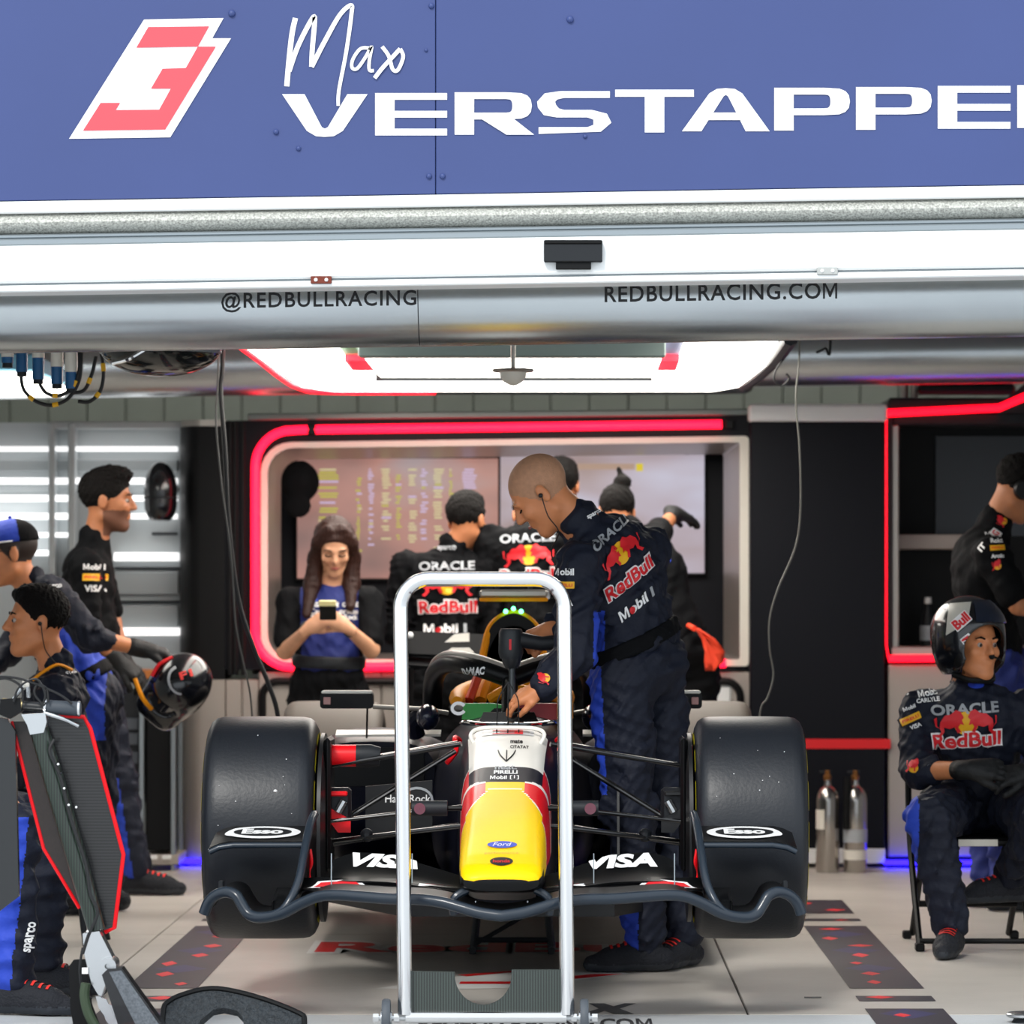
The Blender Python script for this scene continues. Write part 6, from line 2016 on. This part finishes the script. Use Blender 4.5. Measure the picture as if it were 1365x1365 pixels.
for s in (-1, 1):
    MB().ball(hP(s * .09, .05, -.055), (.018, .04, .05), 14, 10, (V(hA[0]), V(hA[1]), V(hA[2]))).build('cheek_pad', M_black, m10['root'])
MB().tube(smooth_path([hP(-.085, .02, -.125), hP(-.05, .07, -.145), hP(0, .085, -.148), hP(.05, .07, -.145), hP(.085, .02, -.125)], 5), .011, 8).build('chin_strap', M_black, m10['root'])
MB().tube(smooth_path([hP(-.08, .09, -.08), hP(-.05, .115, -.07), hP(-.015, .122, -.063)], 5), .004, 6).build('boom_microphone', M_black, m10['root'])
MB().ball(hP(-.012, .124, -.062), .011, 8, 6).build('microphone_foam', M_black, m10['root'])
prints(m10, at(1314, 984, 1.0), (1, 0, .07), Z1, (0, 1, 0), .26, ('oracle', 'bull', 'redbull'), gap=.76, ymin=1.58)
patch(m10, at(1262, 940, 1.0), (1, 0, .12), Z1, (0, 1, 0), 'CARLYLE', .085)
patch(m10, at(1262, 930, 1.0), (1, 0, .2), Z1, (0, 1, 0), 'Mobil', .07)
patch(m10, at(1328, 919, 1.0), (1, 0, 0), Z1, (0, 1, 0), 'oval', .06)
patch(m10, at(1225, 930, 1.0), (.9, 0, -.25), (.25, 0, .9), (0, 1, 0), 'sparco', .055)
patch(m10, at(1208, 951, 1.0), (.9, 0, .35), (-.35, 0, .9), (.1, 1, 0), 'Mobil', .045)
patch(m10, at(1210, 966, 1.0), (.9, 0, .42), (-.42, 0, .9), (.1, 1, 0), 'tyre', .075)
patch(m10, at(1217, 976, 1.0), (.9, 0, .35), (-.35, 0, .9), (.1, 1, 0), 'VISA', .04)
patch(m10, at(1226, 1033, 1.0), (.9, 0, -.2), (.2, 0, .9), (.05, 1, 0), 'bull', .07)

ch = thing('folding_chair', 'black folding chair under the helmeted crew member', 'chair', (at(1300, 0, 1.9).x, 1.9, 0))
x0, x1 = at(1226, 0, 1.62).x, at(1374, 0, 1.62).x
zs = m10['pelvis'].z - .135
MB().box(x0 + .03, x1 - .03, 1.62, 2.1, zs - .03, zs, .01).build('seat', M_black, ch)
for X in (x0, x1):
    MB().tube(smooth_path([(X, 2.12, zs + .42), (X, 2.05, zs), (X, 1.62, .02)], 4), .012, 8).build('front_leg', M_black, ch)
    MB().tube([(X + (.02 if X == x0 else -.02), 1.66, zs - .02), (X + (.02 if X == x0 else -.02), 2.16, .02)], .012, 8).build('rear_leg', M_black, ch)
    MB().box(X - .016, X + .016, 1.59, 1.65, 0, .03, .005).build('rubber_foot', M_black, ch)
    MB().box(X - .016, X + .016, 2.14, 2.19, 0, .03, .005).build('rubber_foot', M_black, ch)
MB().tube([(x0, 1.63, .035), (x1, 1.63, .035)], .010, 8).build('front_crossbar', M_black, ch)
MB().tube([(x0 + .02, 1.88, .15), (x1 - .02, 1.88, .15)], .012, 8).build('mid_crossbar', M_black, ch)
MB().box(x0, x1, 2.1, 2.13, zs + .22, zs + .42, .01).build('backrest', M_black, ch)
MB().box((x0 + x1) / 2 - .06, (x0 + x1) / 2 + .08, 1.615, 1.622, zs - .028, zs - .004).build('paper_label', M_cream, ch)

# ------------------------------------------------------------------ 11. person at the left edge, only the legs in frame
a1 = V((at(16, 0, -.62).x, -.62, .098)); a2 = V((at(56, 0, -.02).x, -.02, .098))
m11 = person('seated crew member at the left edge, only blue and navy legs in view', (at(-110, 0, -.3).x, -.3, 0),
             (at(-150, 800, -.3), (1, -.1, -.1), (0, 0, 1), 1.05), at(-152, 868, -.3), at(-155, 935, -.3), at(-140, 1062, -.3),
             [(at(-150, 900, -.1), at(-120, 990, -.05), at(-50, 1040, -.1), None), (at(-150, 900, -.5), at(-100, 1000, -.55), at(-30, 1060, -.5), dict(d=(1, 0, -.1), n=(0, -.4, .9), side=1, curl=.4))],
             [(at(-120, 1080, -.15), at(58, 1098, -.04), a2, (1, -.15, 0)), (at(-120, 1085, -.45), at(18, 1105, -.6), a1, (1, -.25, 0))],
             M_skin, hair='short', vox=.008, seed=51, m=1.05, leg_zone=lambda c: ((c[:, 1] < -.45) & (c[:, 2] < .60) & (c[:, 0] < at(20, 0, -.62).x + (c[:, 2] - .15) * .11)) * 1)
stool('round black stool at the left edge under the seated crew member with blue legs', m11['pelvis'].x, -.3, m11['pelvis'].z - .13)
tt = bvh_of(m11['trousers'])
decal('leg_print', fit(text2d('sparco', .03), .09, .03), at(8, 1270, -1.2), (.15, 0, 1), (-1, 0, .15), tt, M_text_w, m11['trousers'], D=(0, 1, 0), off=.002)

# ================================================================== PROPS AND FLOOR MARKINGS
M_ribbed = carbon_mat('ribbed_carbon_plate', 0x1d2420, 0x39423e, 40, axis='X')
M_rib_h = carbon_mat('ribbed_carbon_panel', 0x060607, 0x1e1e20, 36, axis='Z')
M_col = carbon_mat('green_black_carbon', 0x101a14, 0x26342b, 40, axis='X')
M_weave = mat('coarse_carbon_weave', 0x262c31, .55, bump=.8, bs=90, var=.35, vs=80)

# ---- chrome trolley in front of the nose
YT = -1.15
tr_ = thing('chrome_trolley', 'tall chrome tube trolley frame standing in front of the car nose', 'trolley', at(645, 1375, YT))
def tp(px, py): return at(px, py, YT)
pth = [tp(540, 1352), tp(534, 815)]
for i in range(9):
    a = PI + PI / 2 * i / 8
    pth.append(tp(572 + 38 * math.cos(a), 810 + 38 * math.sin(a)))
for i in range(9):
    a = 1.5 * PI + PI / 2 * i / 8
    pth.append(tp(714 + 38 * math.cos(a), 810 + 38 * math.sin(a)))
pth += [tp(756, 1352)]
MB().tube(pth, .0215, 20).build('tube_frame', mat('bright_chrome', 0xf0f0f0, .12, 1.0), tr_, 60)
MB().tube([tp(541, 1356), tp(755, 1356)], .017, 16).build('cross_bar', M_chrome, tr_)
MB().tube([tp(498, 1357), tp(795, 1357)], .008, 10).build('axle', M_alu, tr_)
for px in (515, 779):
    c = tp(px, 1357)
    MB().lathe([(.012, -.012), (.052, -.012), (.056, -.006), (.056, .006), (.052, .012), (.012, .012)], c, (1, 0, 0), 32).build('wheel', mat('grey_rubber', 0x4b5158, .6), tr_)
    MB().lathe([(.001, -.016), (.02, -.016), (.02, .016), (.001, .016)], c, (1, 0, 0), 16).build('hub', M_alu, tr_)
    for s in (-1, 1):
        MB().lathe([(.001, .008), (.013, .008), (.013, -.008), (.001, -.008)], c + V((s * .03, 0, 0)), (1, 0, 0), 6).build('nut', M_chrome, tr_)
pl = [(545, 1352), (545, 1295), (606, 1296)] + [(644 - 38 * math.cos(a), 1300 + 40 * math.sin(a)) for a in np.linspace(.0, PI, 17)] + [(682, 1293), (750, 1293), (750, 1352)]
MB().prism([((x - 645) / sc(YT), (1352 - y) / sc(YT)) for x, y in pl], tp(645, 1352) + V((0, .015, 0)), (1, 0, 0), (0, 0, 1), (0, .006, 0)).build('notched_carbon_plate', M_ribbed, tr_)

# ---- carbon jack at the left
YJ = -1.5
jk = thing('carbon_lift_jack', 'carbon fibre lifting jack with handlebar and red-edged panels in the left foreground', 'jack', at(130, 1395, YJ))
def jp(px, py, dy=0.0):
    p = at(px, py, YJ); p.y += dy
    return p
def jprism(name, pts, m, th=.006, dy=0.0):
    O = jp(0, 1395, dy); k = 1 / sc(YJ)
    return MB().prism([(x * k, (1395 - y) * k) for x, y in pts], O, (1, 0, 0), (0, 0, 1), (0, th, 0)).build(name, m, jk)
MB().tube([jp(-60, 928), jp(0, 938), jp(62, 943)], .013, 14).build('handlebar', mat('bar_black', 0x16181b, .35), jk)
MB().tube([jp(60, 942), jp(64, 942.5), jp(105, 945), jp(108, 945)], [.019, .02, .0205, .018], 20).build('rubber_grip', mat('grip_grey', 0x3c434b, .6), jk)
MB().tube([jp(104, 945), jp(107, 945)], .0225, 20).build('grip_end_ring', M_chrome, jk)
MB().tube([jp(59, 942), jp(62, 942.3)], .0215, 20).build('grip_collar', M_chrome, jk)
for px in (3, 25):
    MB().tube([jp(px, 938.5 + px * .06), jp(px + 5, 939 + px * .06)], .018, 16).build('brass_collar', mat('brass', 0xb7a77c, .35, .8), jk)
MB().tube(smooth_path([jp(18, 932), jp(28, 918), jp(34, 908), jp(37, 914), jp(38, 930)], 5), .006, 8).build('cable_clamp', M_alu, jk)
MB().tube([jp(34, 906), jp(35, 916)], .010, 10).build('pale_connector', M_cream, jk)
for k, P_ in enumerate(([(-20, 905), (10, 902), (40, 908), (80, 925), (98, 938)], [(-20, 912), (8, 904), (30, 915), (32, 935)], [(20, 935), (28, 915), (50, 905), (62, 925), (58, 940)], [(60, 940), (48, 925), (52, 912), (64, 918), (66, 936)])):
    MB().tube(smooth_path([jp(x, y, -.03) for x, y in P_], 6), .0035, 6).build('brake_cable', M_cable, jk)
MB().prism([(x / sc(YJ), (1395 - y) / sc(YJ)) for x, y in ((2, 932), (28, 930), (30, 948), (14, 958), (0, 952))], jp(0, 1395, -.02), (1, 0, 0), (0, 0, 1), (0, .05, 0)).build('lever_clamp', M_black, jk)
MB().tube(smooth_path([jp(60, 950, -.02), jp(85, 958, -.02), jp(105, 968, -.01)], 5), [.006] * 6 + [.005] * 5, 8).build('brake_lever', M_alu, jk)
jprism('head_block', [(30, 952), (62, 950), (64, 962), (60, 976), (42, 979), (38, 966)], M_alu, .06, -.03)
MB().tube([jp(52, 972), jp(74, 1048), jp(108, 1165), jp(129, 1240)], [.027, .030, .029, .025], 20).build('main_column', M_col, jk, 60)
pr_ = jprism('side_panel', [(64, 955), (112, 957), (120, 975), (163, 1140), (150, 1240), (138, 1243), (120, 1210), (85, 1085), (62, 985)], M_rib_h, .006, .03)
MB().tube([jp(x, y, .03) for x, y in ((72, 954), (110, 956), (119, 972), (163, 1140), (151, 1238), (138, 1244))], .006, 8).build('red_panel_edge', M_car_red, pr_)
pl_ = jprism('side_panel', [(13, 962), (40, 962), (70, 1060), (112, 1205), (104, 1212), (56, 1132)], mat('brown_carbon', 0x231a17, .4, var=.2, vs=100), .006, .035)
MB().tube([jp(x, y, .035) for x, y in ((13, 962), (56, 1132), (104, 1212))], .005, 8).build('red_panel_edge', M_car_red, pl_)
jprism('dark_fairing', [(-60, 948), (10, 958), (20, 975), (25, 1195), (-10, 1222), (-60, 1235)], mat('fairing_gloss', 0x1a1d20, .25, coat=.3), .03, .0)
MB().tube(smooth_path([jp(74, 985, -.03), jp(68, 1000, -.035), (jp(76, 1020, -.035)), jp(84, 1040, -.035), jp(96, 1090, -.035), jp(116, 1150, -.035), jp(122, 1190, -.035), jp(132, 1215, -.035), jp(120, 1245, -.035), jp(112, 1270, -.035)], 6), .005, 8).build('hydraulic_hose', M_cable, jk)
for (x, y) in ((80, 1018), (84, 1030), (88, 1050), (94, 1072), (104, 1075), (119, 1240)):
    MB().ball(jp(x, y, -.042), .0035, 8, 6).build('hose_clip', M_white if x != 84 else M_dark, jk)
jprism('pivot_casting', [(112, 1243), (134, 1240), (148, 1268), (158, 1288), (146, 1300), (136, 1330), (124, 1310), (114, 1270)], M_alu, .07, -.035)
MB().lathe([(.008, -.05), (.024, -.05), (.027, 0), (.024, .05), (.008, .05)], jp(146, 1286), (0, 1, 0), 24).build('pivot_boss', M_alu, jk)
jprism('black_foot_plate', [(90, 1290), (96, 1281), (112, 1280), (120, 1340), (140, 1395), (100, 1395), (92, 1345)], M_black, .02, .03)
bm_ = MB()
O = jp(0, 1395, -.08)
k = 1 / sc(YJ)
bm_.prism([(x * k, (1395 - y) * k) for x, y in ((140, 1296), (148, 1288), (166, 1287), (240, 1390), (240, 1395), (172, 1395))], O, (1, 0, 0), (0, 0, 1), (0, .07, 0)).build('carbon_beam', mat('beam_carbon', 0x14161a, .3, coat=.4, var=.2, vs=90), jk)
jprism('beam_face', [(150, 1292), (166, 1290), (236, 1390), (200, 1392)], mat('beam_grey', 0x6a7076, .4, .5, var=.3, vs=150), .004, -.0845)
MB().tube(smooth_path([jp(118, 1308, -.06), jp(116, 1325, -.06), jp(122, 1350, -.06), jp(140, 1380, -.06)], 6), .014, 10).build('green_hose', mat('hose_green', 0x34442f, .6), jk)
rgj = random.Random(2)
for i in range(7):
    x = 128 + i * 7 + rgj.uniform(-3, 3); y = 1325 + i * 8
    jprism('alloy_linkage', [(x, y), (x + 14, y + 4), (x + 26, y + 30), (x + 16, y + 32), (x + 4, y + 16)], M_alu, .012, -.06 + .004 * i)
MB().tube(smooth_path([jp(112, 1262, -.03), jp(108, 1290, -.03), jp(112, 1320, -.03), jp(124, 1330, -.03)], 5), .004, 6).build('sensor_wire', M_cable, jk)
MB().box(jp(112, 0).x, jp(120, 0).x, YJ - .05, YJ - .04, jp(0, 1296).z, jp(0, 1288).z).build('white_connector', M_white, jk)
MB().box(jp(80, 0).x, jp(240, 0).x, YJ - .09, YJ + .1, 0, .012, .003).build('ground_skid', M_black, jk)

# ---- carbon cradle on the floor
YD = -1.2
cr = thing('carbon_cradle', 'black woven carbon cradle with a cut-out lying on the floor at lower left', 'cradle', at(310, 1385, YD))
k = 1 / sc(YD); fy = 800 + CZ * sc(YD)
out = [(216, fy), (216, 1340), (222, 1330), (236, 1321), (268, 1311), (300, 1312), (350, 1326), (398, 1347), (405, 1357), (405, fy), (328, fy), (322, 1352), (314, 1343), (296, 1339), (282, 1342), (266, 1358), (256, fy)]
O = at(0, fy, YD)
plt_ = MB().prism([(x * k, (fy - y) * k) for x, y in out], O, (1, 0, 0), (0, .55, .84), (0, .03, -.02)).build('woven_plate', M_weave, cr)
U, W_ = V((1, 0, 0)), V((0, .55, .84))
edge = [O + U * (x * k) + W_ * ((fy - y) * k) for x, y in out[:10]]
MB().tube(smooth_path(edge, 3), .008, 8).build('rim_bead', M_black, cr)

# ---- round steel plate at the lower right corner
dk = thing('steel_disc', 'round steel plate on the floor at the lower right corner', 'disc', (at(1368, 0, -.85).x, -.85, 0))
c = V((at(1366, 0, -.85).x, -.85, 0))
MB().lathe([(.001, .03), (.05, .03), (.056, .026), (.056, .02), (.05, .016), (.001, .016)], c, (0, 0, 1), 32).build('disc_top', M_alu, dk)
MB().lathe([(.001, .016), (.03, .016), (.04, 0), (.001, 0)], c, (0, 0, 1), 24).build('disc_foot', M_dark, dk)

# ---- floor markings
def fl(px, py):
    Y = FPX * CZ / (py - 800.0) - 13
    return V((CX + (px - 750) * (Y + 13) / FPX, Y, 0.0))


M_strip = mat('floor_vinyl_dark', 0x2b2833, .45, var=.15, vs=4)
M_dia_b = mat('floor_vinyl_blue', 0x2b2c58, .45)
rgf = random.Random(8)
for sd, (x0, x1) in (('l', (-1.232, -1.0)), ('r', (1.105, 1.345))):
    for (y0, y1) in ((3.37, 4.1), (2.98, 3.10), (.207, 2.74), (-.213, -.043), (-2.8, -.447)):
        st_ = flat('floor_stripe', poly2d([(x0, y0), (x1, y0), (x1, y1), (x0, y1)]), (0, 0, .0015), (1, 0, 0), (0, 1, 0), M_strip, floor)
        n = max(1, int((y1 - y0) / .35))
        for i in range(n):
            y = y0 + (i + .5) * (y1 - y0) / n + rgf.uniform(-.05, .05); x = rgf.uniform(x0 + .04, x1 - .04)
            w = min(rgf.uniform(.02, .05), x - x0, x1 - x); h = min(rgf.uniform(.05, .1), y - y0 - .002, y1 - y - .002)
            if h < .01: continue
            flat('red_diamond', poly2d([(x - w, y), (x, y - h), (x + w, y), (x, y + h)]), (0, 0, .0024), (1, 0, 0), (0, 1, 0), M_text_r, st_)
            if (y1 - y0) > 1 and i % 2:
                x = (x0 + x1) / 2; yy = min(y + .2, y1 - .16)
                flat('blue_diamond', poly2d([(x - .09, yy), (x, yy - .15), (x + .09, yy), (x, yy + .15)]), (0, 0, .002), (1, 0, 0), (0, 1, 0), M_dia_b, st_)
t = fit(text2d('RedBull', .03), 1.35, .44)
flat('floor_word_outline', fit(text2d('RedBull', .085), 1.40, .58), (-.03, 1.78, .0012), (1, 0, 0), (0, 1, 0), mat('floor_white', 0xd6d4d0, .5), floor)
flat('floor_word', t, (-.03, 1.78, .002), (1, 0, 0), (0, 1, 0), M_red, floor)


def fpoly(name, pts, m, z):
    P = [fl(x, y) for x, y in pts]
    return flat(name, poly2d([(p.x, p.y) for p in P]), (0, 0, z), (1, 0, 0), (0, 1, 0), m, floor)


fpoly('floor_emblem_white', [(500, 1318), (610, 1302), (700, 1293), (800, 1294), (840, 1298), (760, 1308), (690, 1317), (600, 1319)], MATS['floor_white'], .001)
fpoly('floor_emblem_red', [(612, 1312), (700, 1312), (700, 1315), (760, 1306), (830, 1299), (790, 1299), (740, 1304), (690, 1309), (614, 1309)], M_red, .0018)
fpoly('floor_emblem_red', [(610, 1300), (690, 1294), (690, 1296), (622, 1302)], M_red, .0018)
M_ftext = mat('floor_black_print', 0x2a2c30, .6)
fpoly('floor_cross', [(785, 1338), (806, 1338), (818, 1342), (832, 1338), (848, 1338), (826, 1345), (845, 1352), (818, 1352), (806, 1348), (795, 1352), (775, 1352), (798, 1345)], M_ftext, .0015)
a, b_ = fl(560, 1358), fl(868, 1358)
flat('floor_web_text', fit(text2d('REDBULLRACING.COM', .03), b_.x - a.x, .28), ((a.x + b_.x) / 2, a.y - .14, .0015), (1, 0, 0), (0, 1, 0), M_ftext, floor)
fpoly('floor_drain_slot', [(1072, 1329), (1095, 1329), (1095, 1331), (1072, 1331)], M_ftext, .0012)

# ---- hanging cables
def cable(name, label, pts, Y, r, m):
    P = [at(x, y, Y) for x, y in pts]
    o = MB().tube(smooth_path(P, 6), r, 8).build(name, m)
    return tag(o, label, 'cable')


cable('hanging_cable', 'thick black cable hanging in front of the rounded pillar at the left', [(299, 224), (297, 470), (294, 520), (300, 600), (305, 700), (318, 800), (340, 868), (358, 912), (371, 958), (376, 1050), (380, 1150), (384, 1230)], 2.6, .009, M_cable)
cable('hanging_cable', 'thin twisted wire hanging beside the thick cable at the left', [(293, 224), (291, 480), (288, 560), (296, 650), (308, 740), (314, 830), (326, 890), (334, 930), (337, 990), (338, 1100), (340, 1230)], 2.55, .0035, mat('grey_wire', 0x4a4a48, .5))
cable('hanging_cable', 'thin grey wire hanging in front of the black column at the right', [(1066, 224), (1066, 455), (1061, 530), (1066, 600), (1067, 680), (1060, 730), (1037, 785), (1026, 825), (1026, 865), (1031, 900), (1023, 930), (1013, 952), (1008, 1050), (1005, 1230)], 2.6, .0035, mat('pale_wire', 0x77756e, .5))
cable('hanging_cable', 'short black wire loop dangling beside the right end of the ceiling light', [(1052, 238), (1050, 450), (1046, 475), (1036, 490), (1032, 505), (1042, 514), (1052, 505), (1048, 498)], 3.0, .004, M_cable)
cable('hanging_cable', 'short black lead with a plug hanging over the rear duct at the right', [(1107, 238), (1107, 455), (1100, 464), (1088, 470)], 3.0, .005, M_cable)

# ---- air couplings and dome under the duct at the left
cp_ = thing('air_coupling_rack', 'row of blue and white air couplings with looping hoses at the upper left', 'couplings', at(65, 525, 1.5))
MB().box(at(-40, 0, 1.5).x, at(112, 0, 1.5).x, 1.45, 1.6, at(0, 462, 1.5).z, at(0, 450, 1.5).z, .005).build('mounting_rail', M_dark, cp_)
MB().tube([(at(40, 0, 1.5).x, 1.55, at(0, 455, 1.5).z), (at(40, 0, 1.5).x, 1.55, 2.92)], .012, 8).build('rail_hanger', M_dark, cp_)
for i, (px, y0, y1, y2) in enumerate(((29, 462, 468, 502), (51, 463, 477, 512), (76, 470, 489, 518), (95, 474, 496, 524), (10, 468, 476, 490))):
    Yk = 1.5 - .03 * i
    MB().tube([at(px, 455, Yk), at(px, y1, Yk)], .022, 16).build('white_collar', M_cream, cp_)
    MB().tube([at(px, y1, Yk), at(px, y2 - 6, Yk)], .021, 16).build('blue_body', mat('coupling_blue', 0x1e5f92, .35), cp_)
    MB().tube([at(px, y2 - 6, Yk), at(px, y2, Yk)], .018, 16).build('grey_nozzle', M_dark, cp_)
for k_, P_ in enumerate(([(28, 502), (32, 520), (48, 535), (70, 540), (92, 530), (106, 505), (109, 470)], [(53, 512), (62, 524), (80, 527), (98, 515), (106, 490), (105, 465)], [(104, 535), (120, 535), (134, 520), (138, 495), (134, 465)], [(96, 524), (112, 520), (122, 500), (128, 475)])):
    h_ = MB().tube(smooth_path([at(x, y, 1.4) for x, y in P_], 6), .0065, 8).build('air_hose', M_cable, cp_)
    q = smooth_path([at(x, y, 1.4) for x, y in P_], 6)
    for i in (9, 18):
        if i + 2 < len(q):
            MB().tube(q[i:i + 3], .0085, 8).build('yellow_band', M_text_y, h_)
dmn = thing('dome_lamp', 'dark glass dome lamp with a chrome strip under the front duct', 'lamp', at(212, 503, 1.3))
c = at(214, 462, 1.3)
MB().ball(c, (.215, .2, .105), 32, 20).build('glass_bowl', mat('smoked_glass', 0x1c1f1e, .12, coat=.5), dmn, 180)
MB().tube(smooth_path([at(150, 484, 1.12), at(172, 478, 1.1), at(190, 468, 1.1), at(200, 462, 1.11)], 5), .008, 8).build('chrome_strip', M_chrome, dmn)
MB().tube([c + V((0, 0, .08)), V((c.x, c.y, 2.92))], .015, 8).build('stem', M_dark, dmn)
MB().tube([c + V((.208 * math.cos(a), .194 * math.sin(a), -.02)) for a in np.linspace(0, 2 * PI, 41)[:-1]], .006, 8, closed=True).build('dome_rim', M_ridge, dmn)

# ---- gas bottles
for i, (px, lab) in enumerate(((1103, 'polished steel gas bottle nearer the front tyre, brass valve'), (1140, 'polished steel gas bottle with black sleeve and paper label, beside the column'))):
    Yg = 5.85
    gb = thing('gas_bottle', lab, 'gas bottle', (at(px, 0, Yg).x, Yg, 0), 'steel gas bottles')
    c = V((at(px, 0, Yg).x, Yg, 0))
    MB().lathe([(.001, 0), (.05, 0), (.054, .008), (.054, .33), (.05, .36), (.036, .385), (.018, .4), (.014, .43), (.001, .43)], c, (0, 0, 1), 32).build('cylinder', mat('bottle_steel', 0xb9b4ae, .18, 1.0), gb)
    MB().lathe([(.016, .425), (.019, .43), (.019, .445), (.012, .45), (.012, .47), (.001, .47)], c, (0, 0, 1), 12).build('brass_valve', mat('valve_brass', 0x9a6a3a, .35, .8), gb)
    MB().tube([c + V((-.035, 0, .462)), c + V((.02, 0, .462))], .006, 8).build('valve_handle', M_dark, gb)
    if i:
        MB().lathe([(.0555, .14), (.0555, .20)], c, (0, 0, 1), 32).build('paper_label', M_text_g, gb)
        MB().lathe([(.0555, .06), (.0555, .105)], c, (0, 0, 1), 32).build('paper_label', M_cream, gb)
        MB().tube([c + V((-.035, -.03, .44)), c + V((-.045, -.04, .2))], .018, 8).build('black_sleeve', M_black, gb)
    else:
        MB().lathe([(.0555, .2), (.0555, .29)], c, (0, 0, 1), 32, 2.6, 3.6).build('paper_label', M_cream, gb)

# ---- cap and helmet hanging on the back panels
cpn = thing('baseball_cap', 'black cap hanging on the left side of the booth window', 'cap', at(398, 692, YB + .12))
c = at(400, 648, YB + .12); Ax = IDA
sdf_obj('crown', [('e', c + V((0, 0, .02)), (.09, .06, .10), Ax, .01), ('e', c + V((-.01, -.03, -.09)), (.065, .02, .06), Ax, .02), ('fold', .002, .05, 3)], .007, M_suitk, cpn)
MB().tube([c + V((0, .02, .1)), c + V((0, .1, .12))], .006, 6).build('hook', M_silver, cpn)
hh_ = thing('hanging_helmet', 'black round helmet hanging on the slatted wall beside the rounded pillar', 'helmet', at(214, 697, YB + .02))
c = at(214, 655, YB + .02)
sdf_obj('helmet_shell', [('e', c, (.078, .09, .142), IDA, .01), ('e', c + V((.0, 0, -.08)), (.07, .085, .07), IDA, .03), ('cut', (0, 0, 1), c.z - .14)], .007, M_helm, hh_)
MB().tube([c + V((.0775 * math.cos(a), .0895 * math.sin(a), -.03)) for a in np.linspace(0, 2 * PI, 25)[:-1]], .005, 6, closed=True).build('rim_line', M_dark, hh_)
MB().tube([c + V((0, .06, .08)), c + V((0, .14, .09))], .01, 8).build('hook', M_silver, hh_)
